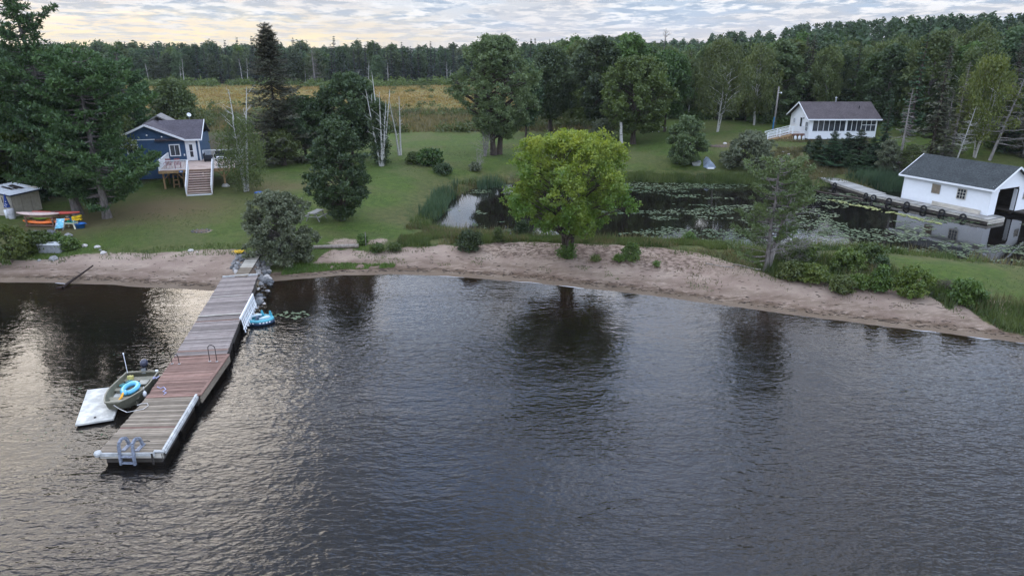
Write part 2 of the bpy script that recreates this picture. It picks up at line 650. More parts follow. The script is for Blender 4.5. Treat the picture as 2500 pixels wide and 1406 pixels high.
M_ground = ground_material()
M_lake = water_material('lake_water', False)
M_pond = water_material('pond_water', True)
barkmat('bark', (.085, .068, .055), (.045, .036, .030))
barkmat('bark_grey', (.20, .18, .165), (.10, .088, .08))
barkmat('bark_birch', (.46, .45, .42), (.07, .06, .055), True)
barkmat('bark_dead', (.30, .28, .26), (.17, .155, .145))
barkmat('driftwood', (.34, .30, .26), (.20, .17, .145))
leafmat('leaf_green', (0.048, 0.082, 0.020), (0.114, 0.177, 0.036))
leafmat('leaf_dark', (0.035, 0.062, 0.023), (0.078, 0.116, 0.038), val=.15)
leafmat('leaf_yellowgreen', (0.073, 0.108, 0.018), (0.133, 0.160, 0.029))
leafmat('leaf_maple', (.095, .180, .020), (.34, .375, .038), hue=.0, val=.0, trans=.42)
leafmat('leaf_fresh', (.055, .105, .018), (.130, .200, .036), trans=.35, hue=0, val=.05)
leafmat('leaf_willow', (0.075, 0.112, 0.038), (0.159, 0.207, 0.078), hue=.008, val=.08)
leafmat('leaf_greygreen', (.085, .105, .052), (.185, .205, .118), hue=.008, val=.08)
leafmat('leaf_birch', (0.067, 0.096, 0.025), (0.143, 0.177, 0.048), hue=.01, val=.12)
leafmat('leaf_far', (0.047, 0.075, 0.030), (0.095, 0.135, 0.049), hue=.025, val=.35)
leafmat('needle_spruce', (0.027, 0.055, 0.026), (0.059, 0.098, 0.041), trans=.1, val=.25)
leafmat('needle_brown', (0.062, 0.064, 0.038), (0.110, 0.108, 0.064), trans=.1, val=.15)
leafmat('needle_pine', (0.033, 0.071, 0.025), (0.090, 0.157, 0.044), trans=.15, hue=.005, val=.1)
leafmat('needle_far', (0.026, 0.040, 0.032), (0.052, 0.070, 0.050), trans=.1, val=.3)
leafmat('needle_dead', (0.130, 0.105, 0.090), (0.200, 0.170, 0.150), trans=.1, val=.1)
leafmat('needle_scraggly', (0.071, 0.105, 0.033), (0.138, 0.177, 0.057), trans=.15, hue=.0, val=.0)
leafmat('grass_green', (0.055, 0.088, 0.020), (0.130, 0.165, 0.045), trans=.4, hue=0, val=0)
leafmat('grass_bright', (0.075, 0.140, 0.022), (0.140, 0.220, 0.045), trans=.4, hue=0, val=0)
leafmat('grass_tawny', (0.090, 0.085, 0.030), (0.200, 0.170, 0.075), trans=.4, hue=0, val=0)
leafmat('grass_marsh', (.20, .135, .036), (.32, .235, .066), trans=.4, hue=0, val=0)
leafmat('reed_blue', (0.045, 0.085, 0.040), (0.085, 0.135, 0.065), trans=.4, hue=0, val=0)
leafmat('pad_leaf', (.060, .090, .042), (.150, .175, .100), trans=.0, hue=0, val=0)
leafmat('pad_yellow', (0.220, 0.240, 0.080), (0.300, 0.310, 0.130), trans=.0, hue=0, val=0)
wood('dock_red', (.17, .095, .072), (.29, .185, .15), axis=0)
wood('dock_grey', (.155, .125, .112), (.30, .262, .24), axis=0)
wood('dock_brown', (.155, .125, .092), (.285, .24, .185), axis=0)
wood('board_pale', (.34, .31, .26), (.50, .47, .41), axis=0)
wood('deck_pale', (.46, .34, .28), (.62, .50, .43), axis=0)
wood('post_wood', (.25, .16, .08), (.38, .26, .14), axis=2)
wood('dark_timber', (.045, .038, .032), (.09, .078, .066), axis=0)
wood('grey_timber', (.20, .19, .175), (.33, .32, .30), axis=0)
shingles('shingle_violet', (.062, .056, .068), (.108, .098, .114))
shingles('shingle_brown', (.066, .055, .058), (.112, .096, .098))
shingles('shingle_green', (.034, .040, .042), (.062, .070, .072))
P_white = plain('white_paint', (.78, .80, .82), .5, var=.025)
P_cream = plain('cream_siding', (.42, .38, .31), .8, var=.15)
P_blue = plain('blue_siding', (.038, .085, .165), .6, var=.12)
P_glass = plain('window_glass', (.035, .042, .05), .06, .8, var=.3, nscale=1)
P_alu = plain('aluminium', (.40, .42, .44), .45, .5, .6, .15)
P_black = plain('black_plastic', (.018, .018, .020), .5)
P_rubber = plain('tyre_rubber', (.020, .020, .021), .85, nscale=6)
P_rock = plain('rock_grey', (.28, .275, .27), .9, .2, var=.4, nscale=5, bump=.6)
P_rockp = plain('rock_pale', (.50, .47, .44), .9, .2, var=.3, nscale=5, bump=.6)
P_rockd = plain('rock_dark', (.13, .135, .14), .9, .2, var=.45, nscale=5, bump=.6)


# ------------------------------------------------------------------ mesh helpers
def np_mesh(name, V, F, mat=None, tint=None, smooth=False):
    me = bpy.data.meshes.new(name)
    V = np.ascontiguousarray(V, np.float32)
    Fs = F if isinstance(F, list) else [F]
    Fs = [np.ascontiguousarray(f, np.int32) for f in Fs if len(f)]
    me.vertices.add(len(V))
    me.vertices.foreach_set('co', V.ravel())
    nl = sum(f.size for f in Fs)
    me.loops.add(nl)
    me.loops.foreach_set('vertex_index', np.concatenate([f.ravel() for f in Fs]))
    starts, s = [], 0
    for f in Fs:
        starts.append(s + np.arange(len(f)) * f.shape[1])
        s += f.size
    starts = np.concatenate(starts).astype(np.int32)
    me.polygons.add(len(starts))
    me.polygons.foreach_set('loop_start', starts)
    if smooth:
        me.polygons.foreach_set('use_smooth', np.ones(len(starts), bool))
    me.update(calc_edges=True)
    if tint is not None:
        a = me.attributes.new('tint', 'FLOAT', 'POINT')
        a.data.foreach_set('value', np.ascontiguousarray(tint, np.float32))
    if mat is not None:
        for q in (mat if isinstance(mat, (list, tuple)) else [mat]):
            me.materials.append(q)
    return me


def link(name, me, parent=None, loc=(0, 0, 0), rotz=0., kind=None, label=None):
    o = bpy.data.objects.new(name, me)
    COL.objects.link(o)
    o.location = loc
    o.rotation_euler = (0, 0, rotz)
    if parent is not None:
        o.parent = parent
    if kind:
        o['kind'] = kind
    if label:
        o['label'] = label
    return o


def tag(o, label, cat, group=None):
    o['label'] = label
    o['category'] = cat
    if group:
        o['group'] = group
    return o


def thing(name, label, cat, loc=(0, 0, 0), rotz=0., group=None):
    o = bpy.data.objects.new(name, None)
    o.empty_display_size = .3
    COL.objects.link(o)
    o.location = loc
    o.rotation_euler = (0, 0, rotz)
    return tag(o, label, cat, group)


class MB:
    """collects boxes, bars, tubes, lathes into one mesh"""

    def __init__(s):
        s.v, s.f, s.m, s.c = [], [], [], 0

    def raw(s, V, F, mi=0):
        b = s.c
        for v in V:
            s.v.append(tuple(v))
        for f in F:
            s.f.append(tuple(i + b for i in f))
            s.m.append(mi)
        s.c += len(V)
        return s

    def box(s, x0, x1, y0, y1, z0, z1, mi=0):
        V = [(x0, y0, z0), (x1, y0, z0), (x1, y1, z0), (x0, y1, z0), (x0, y0, z1), (x1, y0, z1), (x1, y1, z1), (x0, y1, z1)]
        F = [(0, 3, 2, 1), (4, 5, 6, 7), (0, 1, 5, 4), (1, 2, 6, 5), (2, 3, 7, 6), (3, 0, 4, 7)]
        return s.raw(V, F, mi)

    def bar(s, a, b, w, h=None, mi=0, up=(0, 0, 1)):
        h = h or w
        a, b, up = Vector(a), Vector(b), Vector(up)
        d = (b - a).normalized()
        if abs(d.dot(up)) > .98:
            up = Vector((1, 0, 0))
        x = d.cross(up).normalized()
        y = x.cross(d).normalized()
        V = []
        for p in (a, b):
            for sx, sy in ((-1, -1), (1, -1), (1, 1), (-1, 1)):
                V.append(p + x * (sx * w / 2) + y * (sy * h / 2))
        return s.raw(V, [(0, 1, 2, 3), (7, 6, 5, 4), (0, 4, 5, 1), (1, 5, 6, 2), (2, 6, 7, 3), (3, 7, 4, 0)], mi)

    def tube(s, pts, r, k=8, mi=0, closed=False, cap=True):
        pts = [Vector(p) for p in pts]
        n = len(pts)
        R = r if isinstance(r, (list, tuple)) else [r] * n
        V, F = [], []
        for i, p in enumerate(pts):
            if closed:
                d = pts[(i + 1) % n] - pts[i - 1]
            else:
                d = pts[min(i + 1, n - 1)] - pts[max(i - 1, 0)]
            d.normalize()
            u = Vector((0, 0, 1)) if abs(d.z) < .9 else Vector((0, 1, 0))
            x = d.cross(u).normalized()
            y = x.cross(d)
            for j in range(k):
                a = 2 * math.pi * j / k
                V.append(p + x * (R[i] * math.cos(a)) + y * (R[i] * math.sin(a)))
        for i in range(n if closed else n - 1):
            q = (i + 1) % n
            for j in range(k):
                F.append((i * k + j, i * k + (j + 1) % k, q * k + (j + 1) % k, q * k + j))
        if not closed and cap:
            F.append(tuple(range(k))[::-1])
            F.append(tuple((n - 1) * k + j for j in range(k)))
        return s.raw(V, F, mi)

    def lathe(s, prof, k=16, c=(0, 0, 0), mi=0, sx=1., sy=1.):
        V, F = [], []
        for r, z in prof:
            for j in range(k):
                a = 2 * math.pi * j / k
                V.append((c[0] + r * math.cos(a) * sx, c[1] + r * math.sin(a) * sy, c[2] + z))
        for i in range(len(prof) - 1):
            for j in range(k):
                F.append((i * k + j, i * k + (j + 1) % k, (i + 1) * k + (j + 1) % k, (i + 1) * k + j))
        return s.raw(V, F, mi)

    def slab(s, q, th, mi=0):
        """quad q (four corners, counter-clockwise from above) with thickness below it"""
        q = [Vector(p) for p in q]
        n = (q[1] - q[0]).cross(q[2] - q[0]).normalized()
        V = q + [p - n * th for p in q]
        k = len(q)
        F = [tuple(range(k)), tuple(range(2 * k - 1, k - 1, -1))]
        for i in range(k):
            j = (i + 1) % k
            F.append((i, i + k, j + k, j))
        return s.raw(V, F, mi)

    def build(s, name, mats, parent=None, loc=(0, 0, 0), rotz=0., smooth=False, kind=None, label=None, bevel=0., mesh_only=False):
        me = bpy.data.meshes.new(name)
        me.from_pydata(s.v, [], s.f)
        mats = mats if isinstance(mats, (list, tuple)) else [mats]
        for m in mats:
            me.materials.append(MATS[m] if isinstance(m, str) else m)
        me.polygons.foreach_set('material_index', s.m)
        if smooth:
            me.polygons.foreach_set('use_smooth', [True] * len(s.f))
        me.update()
        if mesh_only:
            return me
        o = link(name, me, parent, loc, rotz, kind, label)
        if bevel:
            b = o.modifiers.new('bevel', 'BEVEL')
            b.width = bevel
            b.segments = 2
        return o


def siding(mb, span, z0, z1, y=0., dz=.13, mi=0):
    """lapped boards of a wall facing -y; span(z) -> list of (x0, x1)"""
    z = z0
    while z < z1 - 1e-4:
        ze = min(z + dz, z1)
        for x0, x1 in span((z + ze) / 2):
            if x1 - x0 < .03:
                continue
            V = [(x0, y - .045, z), (x1, y - .045, z), (x1, y, z), (x0, y, z), (x0, y - .022, ze), (x1, y - .022, ze), (x1, y, ze), (x0, y, ze)]
            mb.raw(V, [(0, 3, 2, 1), (4, 5, 6, 7), (0, 1, 5, 4), (1, 2, 6, 5), (2, 3, 7, 6), (3, 0, 4, 7)], mi)
        z = ze


def window(parent, name, x, z, w, h, y, nx=1, nz=1, frame='white_paint', glass='window_glass', fw=.09, rotz=0., origin=(0, 0, 0), bar=.035):
    """framed window on a wall facing -y (turned by rotz about origin)"""
    mb = MB()
    yo = y - .08
    mb.box(x, x + fw, yo, y, z, z + h)
    mb.box(x + w - fw, x + w, yo, y, z, z + h)
    mb.box(x + fw, x + w - fw, yo, y, z + h - fw, z + h)
    mb.box(x + fw, x + w - fw, yo - .02, y, z, z + fw)
    for i in range(1, nx):
        cx = x + fw + (w - 2 * fw) * i / nx
        mb.box(cx - bar / 2, cx + bar / 2, yo + .012, y - .01, z + fw, z + h - fw)
    for i in range(1, nz):
        cz = z + fw + (h - 2 * fw) * i / nz
        mb.box(x + fw, x + w - fw, yo + .016, y - .012, cz - bar / 2, cz + bar / 2)
    o = mb.build(name, frame, parent, origin, rotz)
    iw, ih = (w - 2 * fw) / nx, (h - 2 * fw) / nz
    g = MB().box(0, iw - .002, -.02, 0, 0, ih - .002).build('pane', glass, mesh_only=True)
    for i in range(nx):
        for k in range(nz):
            link('pane', g, o, (x + fw + i * iw + .001, y - .022, z + fw + k * ih + .001))
    return o


# ------------------------------------------------------------------ vegetation generators
def unit(a):
    return a / (np.linalg.norm(a, axis=1, keepdims=True) + 1e-9)


def kites(C, L, Wd, rng, out=None, bias=.6, T=None):
    n = len(C)
    Nn = unit(rng.normal(size=(n, 3)))
    if out is not None:
        Nn = unit(Nn + bias * out)
    if T is None:
        T = unit(np.cross(Nn, unit(rng.normal(size=(n, 3)))))
        B = np.cross(Nn, T)
    else:
        B = unit(np.cross(Nn, T))
    L = np.asarray(L).reshape(-1, 1) * np.ones((n, 1))
    Wd = np.asarray(Wd).reshape(-1, 1) * np.ones((n, 1))
    V = np.stack([C - T * L / 2, C + B * Wd / 2, C + T * L / 2, C - B * Wd / 2], 1).reshape(-1, 3)
    return V, np.arange(4 * n).reshape(n, 4)


def tubes_np(paths, k=5):
    """paths: list of (pts (n,3), radii (n,))"""
    Vs, Fs, b = [], [], 0
    ang = np.arange(k) * 2 * math.pi / k
    for P, R in paths:
        P = np.asarray(P, float)
        R = np.asarray(R, float)
        n = len(P)
        d = np.gradient(P, axis=0)
        d = unit(d)
        ref = np.where(np.abs(d[:, 2:3]) < .9, np.array([[0, 0, 1.]]), np.array([[0, 1., 0]]))
        x = unit(np.cross(d, ref))
        y = np.cross(x, d)
        V = P[:, None, :] + R[:, None, None] * (x[:, None, :] * np.cos(ang)[None, :, None] + y[:, None, :] * np.sin(ang)[None, :, None])
        Vs.append(V.reshape(-1, 3))
        i = np.arange(n - 1)[:, None] * k
        j = np.arange(k)[None, :]
        jn = (j + 1) % k
        F = np.stack([i + j, i + jn, i + k + jn, i + k + j], -1).reshape(-1, 4) + b
        Fs.append(F)
        b += n * k
    return np.concatenate(Vs), np.concatenate(Fs)


def wiggle(a, b, n, amp, rng, sag=0.):
    t = np.linspace(0, 1, n)[:, None]
    a, b = np.asarray(a, float), np.asarray(b, float)
    P = a + (b - a) * t
    off = rng.normal(size=(n, 3)) * amp
    off[0] = 0
    P = P + np.cumsum(off, 0) * np.minimum(1, t * 3) * .6
    P[:, 2] += sag * 4 * t[:, 0] * (1 - t[:, 0])
    return P


def deciduous(seed, H, R, prof, trunk_h, lobes, leaves, leaf, lobe_r=.30, stems=1, trunk_r=.2, droop=0., clump=.22, twigs=22, bias=.7,
              sparse=0., lean=(0, 0), tintfn=None, keep_branches=True, elong=1.6, flat=.85, jag=.13):
    """returns (trunk mesh arrays, crown mesh arrays). prof: [(t, r)] relative envelope from t=0 (crown base) to 1 (top)"""
    rng = np.random.default_rng(seed)
    if leaves > 3500:
        leaves, leaf = leaves * .60, leaf * 1.24
    pt, pr = zip(*prof)
    paths = []
    zc0, zc1 = trunk_h, H
    tops = []
    for s in range(stems):
        a0 = rng.uniform(0, 2 * math.pi)
        sp = 0 if stems == 1 else R * .32
        base = np.array([math.cos(a0) * trunk_r * .8 * (stems > 1), math.sin(a0) * trunk_r * .8 * (stems > 1), -.15])
        top = np.array([math.cos(a0) * sp + lean[0], math.sin(a0) * sp + lean[1], H * rng.uniform(.78, .9)])
        P = wiggle(base, top, 9, .07 * H / 9, rng)
        r0 = trunk_r / (stems ** .4)
        paths.append((P, r0 * np.linspace(1, .18, 9) ** 1.1 * np.array([1.35] + [1] * 8)))
        tops.append(P)
    # lobes
    i = np.arange(lobes)
    tt = (i + .5) / lobes
    tt = np.clip(tt + rng.uniform(-.04, .04, lobes), .03, .97)
    az = i * 2.39996 + rng.uniform(-.5, .5, lobes)
    rr = np.interp(tt, pt, pr) * R
    lr = R * lobe_r * rng.uniform(.75, 1.25, lobes)
    lr = np.minimum(lr, np.maximum(rr * .95, R * .12))
    rad = np.maximum(0, rr - lr * .9) * rng.uniform(.92 - jag, 1.02 + jag, lobes)
    inner = rng.random(lobes) < .18
    rad = np.where(inner, rad * .45, rad)
    zz = zc0 + (zc1 - zc0) * tt
    zz = np.minimum(zz, H - lr * .85)
    LC = np.stack([np.cos(az) * rad + lean[0] * tt, np.sin(az) * rad + lean[1] * tt, zz], 1)
    # limbs
    for k in range(lobes):
        P0 = tops[k % stems]
        f = np.clip((LC[k, 2] - rad[k] * .55 - .0) / P0[-1, 2], .18, .93)
        idx = f * 8
        j = int(idx)
        st = P0[j] + (P0[min(j + 1, 8)] - P0[j]) * (idx - j)
        P = wiggle(st, LC[k], 6, .05 * R / 3, rng, sag=rad[k] * .06)
        r1 = trunk_r * .36 * (1 - .55 * f)
        paths.append((P, np.linspace(r1, r1 * .25, 6)))
        if keep_branches:
            for q in range(2):
                e = LC[k] + unit(rng.normal(size=(1, 3)))[0] * lr[k] * .9
                paths.append((wiggle(P[3], e, 4, .04, rng), np.linspace(r1 * .4, r1 * .12, 4)))
    tv, tf = tubes_np(paths, 5)
    # leaves
    per = np.maximum(1, (leaves * (lr ** 2) / (lr ** 2).sum()).astype(int))
    Cs, Os, Ts = [], [], []
    for k in range(lobes):
        nt = max(4, int(twigs * (lr[k] / lr.mean()) ** 2))
        d = rng.normal(size=(nt, 3))
        d[:, 2] = d[:, 2] * .9 + .25
        d = unit(d)
        tw = d * lr[k] * rng.uniform(.62, 1.08, (nt, 1)) * np.array([[1, 1, flat]])
        tone = rng.uniform(.1, .8, nt) + rng.uniform(-.12, .12)
        n = per[k]
        w = rng.integers(0, nt, n)
        g = rng.normal(size=(n, 3)) * clump * np.array([[1, 1, .75 if droop == 0 else elong]])
        if droop:
            g[:, 2] -= droop * rng.random(n)
        C = LC[k] + tw[w] + g
        Cs.append(C)
        Os.append(d[w])
        Ts.append(tone[w] + rng.uniform(-.22, .22, n))
    C = np.concatenate(Cs)
    O = np.concatenate(Os)
    T = np.clip(np.concatenate(Ts), 0, .92)
    ok = C[:, 2] > .12
    C, O, T = C[ok], O[ok], T[ok]
    if tintfn is not None:
        T = tintfn(C, T, rng)
    O2 = unit(O + np.array([[0, 0, .45]]))
    Ld = None
    if droop:
        Ld = unit(np.stack([rng.normal(size=len(C)) * .5, rng.normal(size=len(C)) * .5, -np.ones(len(C))], 1))
    L = leaf * rng.uniform(.7, 1.35, len(C))
    lv, lf = kites(C, L, L * (.62 if not droop else .42), rng, O2, bias, Ld)
    return (tv, tf), (lv, lf, np.repeat(T, 4))


def spruce(seed, H, R, dens=1., needle=.28, gap=.42, base=.06, irregular=.2, power=.85, droop=.28, lw=.16, dead=False, fan=1.0, top_gap=0.):
    rng = np.random.default_rng(seed)
    paths = [(wiggle((0, 0, -.15), (rng.normal() * .1, rng.normal() * .1, H), 10, .02, rng), np.linspace(.028 * H ** .8 + .03, .015, 10))]
    z = H * base
    Cs, Ts, Ns, Ls, Tn = [], [], [], [], []
    lvl = 0
    while z < H * .985:
        t = z / H
        env = R * (1 - t) ** power + .10
        nb = max(4, int(round(rng.uniform(5.5, 8) * dens)))
        wob = 1 + irregular * math.sin(lvl * 1.7 + seed)
        for b in range(nb):
            if rng.random() < .12 * (1 if not dead else 2.5):
                continue
            az = rng.uniform(0, 2 * math.pi)
            ln = env * rng.uniform(.65, 1.12) * wob
            d = np.array([math.cos(az), math.sin(az), 0])
            side = np.array([-d[1], d[0], 0])
            s = np.linspace(0, 1, 7)
            rise = -droop * ln * np.sin(s * math.pi * .62) + .12 * ln * s ** 3 + (t > .8) * .35 * ln * s
            P = d[None] * (s * ln)[:, None] + np.array([[0, 0, z]])
            P[:, 2] += rise
            paths.append((P[[0, 2, 4, 6]], np.linspace(.018 + .006 * ln, .006, 4) * (1.3 if dead else 1)))
            m = max(5, int(ln / needle * 7 * dens * fan))
            q = rng.uniform(.10, 1.03, m) ** .85
            idx = np.clip(q * 6, 0, 5.999)
            j = idx.astype(int)
            base_p = P[j] + (P[j + 1] - P[j]) * (idx - j)[:, None]
            wdt = (ln * .30 + .08) * np.sqrt(np.clip(1.04 - q, 0, 1)) * 1.1
            sd = rng.uniform(-1, 1, m)
            C = base_p + side[None] * (sd * wdt)[:, None]
            C[:, 2] -= np.abs(sd) * wdt * .35 + rng.uniform(-.03, .10, m)
            Td = unit(d[None] * 1.0 + side[None] * (sd * .9)[:, None] + rng.normal(size=(m, 3)) * .25 + np.array([[0, 0, -.25]]))
            Cs.append(C)
            Ts.append(Td)
            Ns.append(np.tile([[0, 0, 1.]], (m, 1)))
            Ls.append(needle * rng.uniform(.8, 1.5, m) * (1 - .55 * t ** 1.5))
            Tn.append(np.clip(rng.uniform(.1, .7) + (q - .5) * .5 + rng.uniform(-.2, .2, m), 0, 1))
        z += gap * rng.uniform(.7, 1.3) * (1 - .45 * t)
        lvl += 1
    C = np.concatenate(Cs)
    T = np.concatenate(Ts)
    Nn = np.concatenate(Ns)
    L = np.concatenate(Ls)
    Tn = np.concatenate(Tn)
    tv, tf = tubes_np(paths, 5)
    lv, lf = kites(C, L, L * lw * 2.4, rng, Nn, 1.6, T)
    return (tv, tf), (lv, lf, np.repeat(Tn, 4))


def pine(seed, H, R, z0=.12, gap=.85, nb=5, tuft=.34, per=9, prof=None, trunk_r=.32, up=.18, dens=1., lean=(0, 0), arms=(), window_=None):
    """layered pine: long level boughs carrying plates of needle tufts"""
    rng = np.random.default_rng(seed)
    per, tuft = max(4, int(per * .62)), tuft * 1.12
    prof = prof or [(0, .55), (.2, .95), (.45, 1.), (.7, .72), (.88, .42), (1, .10)]
    pt, pr = zip(*prof)
    TP = wiggle((0, 0, -.2), (lean[0], lean[1], H), 12, .05, rng)
    paths = [(TP, np.linspace(trunk_r, .05, 12) * np.array([1.3] + [1] * 11))]
    Cs, Os, Tn = [], [], []
    z = H * z0
    boughs = []
    while z < H * .985:
        t = (z / H - z0) / (1 - z0)
        for b in range(nb if t < .9 else 4):
            boughs.append((z + rng.uniform(-.25, .25), rng.uniform(0, 2 * math.pi), R * np.interp(t, pt, pr) * rng.uniform(.55, 1.12)))
        z += gap * rng.uniform(.75, 1.25) * (1 - .45 * t)
    if window_:                                       # few boughs towards +x between two heights
        boughs = [(z_, a_, min(l_, window_[2]) if window_[0] < z_ < window_[1] and math.cos(a_) > .25 else l_) for z_, a_, l_ in boughs]
    boughs += list(arms)
    for (zb, az, ln) in boughs:
        zb = min(zb, H * .99)
        f = zb / H * 11
        j = min(int(f), 10)
        st = TP[j] + (TP[j + 1] - TP[j]) * (f - j)
        d = np.array([math.cos(az), math.sin(az), 0])
        side = np.array([-d[1], d[0], 0])
        t = zb / H
        s = np.linspace(0, 1, 8)
        P = st[None] + d[None] * (s * ln)[:, None]
        P[:, 2] += (up + .35 * max(0, t - .55)) * ln * s ** 1.3 - .10 * ln * np.sin(s * math.pi)
        P += np.cumsum(rng.normal(size=(8, 3)) * .03 * ln / 3, 0) * np.array([[1, 1, .5]])
        paths.append((P, np.linspace(.03 + .014 * ln, .012, 8)))
        m = max(4, int(ln * ln * 3.2 * dens + ln * 4 * dens))
        q = rng.uniform(.22, 1.03, m) ** .75
        idx = np.clip(q * 7, 0, 6.999)
        j = idx.astype(int)
        bp = P[j] + (P[j + 1] - P[j]) * (idx - j)[:, None]
        wd = ln * .30 * np.sqrt(np.clip(1.08 - q, 0, 1)) + .15
        sd = rng.uniform(-1, 1, m)
        C = bp + side[None] * (sd * wd)[:, None]
        C[:, 2] += rng.uniform(-.02, .16, m) + .05 * np.abs(sd)
        tone = np.clip(rng.uniform(.2, .6) + rng.uniform(-.25, .3, m), 0, 1)
        # each tuft: a burst of needle blades
        for i in range(per):
            Cs.append(C)
            o = unit(rng.normal(size=(m, 3)) * .8 + d[None] * .5 + np.array([[0, 0, .45]]))
            Os.append(o)
            Tn.append(np.clip(tone + rng.uniform(-.15, .15, m), 0, 1))
    C = np.concatenate(Cs)
    O = np.concatenate(Os)
    Tn = np.concatenate(Tn)
    L = tuft * rng.uniform(.7, 1.3, len(C))
    lv, lf = kites(C + O * (L * .5)[:, None], L, L * .34, rng, None, 0, O)
    tv, tf = tubes_np(paths, 6)
    return (tv, tf), (lv, lf, np.repeat(Tn, 4))


def bare_tree(seed, H, R, trunk_r=.12, n=16, sub=4, up=.8, z0=.3, lean=(0, 0), stems=1, spread=.8, wig=.06, k=5):
    rng = np.random.default_rng(seed)
    paths = []
    for s in range(stems):
        a = rng.uniform(0, 6.28)
        sp = spread if stems > 1 else 0
        top = (lean[0] + math.cos(a) * sp, lean[1] + math.sin(a) * sp, H * rng.uniform(.75, 1) if s else H)
        TP = wiggle((math.cos(a) * trunk_r * (stems > 1), math.sin(a) * trunk_r * (stems > 1), -.15), top, 10, wig * H / 12, rng)
        paths.append((TP, np.linspace(trunk_r, trunk_r * .15, 10)))
        for b in range(n):
            t = rng.uniform(z0, .96)
            f = t * 9
            j = min(int(f), 8)
            st = TP[j] + (TP[j + 1] - TP[j]) * (f - j)
            az = rng.uniform(0, 6.28)
            ln = R * rng.uniform(.4, 1.1) * (1.1 - t * .7)
            e = st + np.array([math.cos(az) * ln, math.sin(az) * ln, ln * up * rng.uniform(.3, 1.2)])
            P = wiggle(st, e, 6, wig * ln * .5, rng)
            r = trunk_r * (.42 - .28 * t)
            paths.append((P, np.linspace(r, r * .2, 6)))
            for q in range(sub):
                i = rng.integers(2, 6)
                l2 = ln * rng.uniform(.25, .5)
                e2 = P[i] + unit(rng.normal(size=(1, 3)) + np.array([[math.cos(az), math.sin(az), up]]))[0] * l2
                paths.append((wiggle(P[i], e2, 4, .03, rng), np.linspace(r * .38, r * .12, 4)))
    return tubes_np(paths, k)


def tree_meshes(name, tr, cr, bark, leaf):
    tm = np_mesh(name + '_trunk', tr[0], tr[1], MATS[bark], smooth=True)
    cm = np_mesh(name + '_crown', cr[0], cr[1], MATS[leaf], cr[2])
    return tm, cm


def place_tree(name, label, cat, loc, meshes, rotz=0., sc=(1, 1, 1), group=None, leaf=None, crown='crown'):
    r = thing(name, label, cat, loc, rotz, group)
    r.scale = sc
    t = link('trunk', meshes[0], r)
    if meshes[1] is not None:
        c = link(crown, meshes[1], r)
        if leaf:
            c.material_slots[0].link = 'OBJECT'
            c.material_slots[0].material = MATS[leaf]
    return r


def blades(P, h, w, rng, lean=.25, tint=None):
    """upright grass blades at P (n,3): one tall triangle each"""
    n = len(P)
    az = rng.uniform(0, 2 * math.pi, n)
    h = np.asarray(h) * np.ones(n)
    w = np.asarray(w) * np.ones(n)
    s = np.stack([np.cos(az), np.sin(az), np.zeros(n)], 1) * w[:, None] / 2
    la = rng.normal(size=(n, 2)) * lean
    top = P + np.stack([la[:, 0] * h, la[:, 1] * h, h], 1)
    V = np.stack([P - s, P + s, top], 1).reshape(-1, 3)
    t = rng.uniform(0, 1, n) if tint is None else np.clip(tint + rng.uniform(-.25, .25, n), 0, 1)
    return V, np.arange(3 * n).reshape(n, 3), np.repeat(t, 3)


def scatter(n, x0, x1, y0, y1, keep, rng):
    x = rng.uniform(x0, x1, n)
    y = rng.uniform(y0, y1, n)
    k = keep(x, y)
    k = rng.random(n) < k if k.dtype != bool else k
    return x[k], y[k]


def grass_patch(name, mat, n, box, keep, hr, w, seed, lean=.25, kind='stuff', z=None):
    rng = np.random.default_rng(seed)
    x, y = scatter(n, *box, keep, rng)
    zz = hgt(x, y) - .02 if z is None else np.full(len(x), z)
    P = np.stack([x, y, zz], 1)
    tone = fbm(x, y, 1.5, seed, 3)
    V, F, T = blades(P, rng.uniform(hr[0], hr[1], len(x)) * (.6 + .8 * fbm(x, y, 2.2, seed + 3, 2)), w, rng, lean, (tone - .5) * 2 + .5)
    return link(name, np_mesh(name, V, F, MATS[mat], T), kind=kind)


# ------------------------------------------------------------------ ground, lake, pond
def axis(fine0, fine1, step, lo, hi, g=1.09):
    a = list(np.arange(fine0, fine1 + 1e-6, step))
    s, v = step, fine0
    while v > lo:
        s *= g
        v -= s
        a.insert(0, v)
    s, v = step, fine1
    while v < hi:
        s *= g
        v += s
        a.append(v)
    return np.array(a)


def forest_edge(x):
    return np.interp(x, [-400, -70, -52, -46, -41, -38, -30, 0, 10, 16, 30, 40, 52, 57, 61, 66, 76, 110, 400],
                     [44, 51, 57, 60, 66, 260, 262, 258, 175, 132, 121, 114, 108, 95, 84, 77, 70, 58, 40])


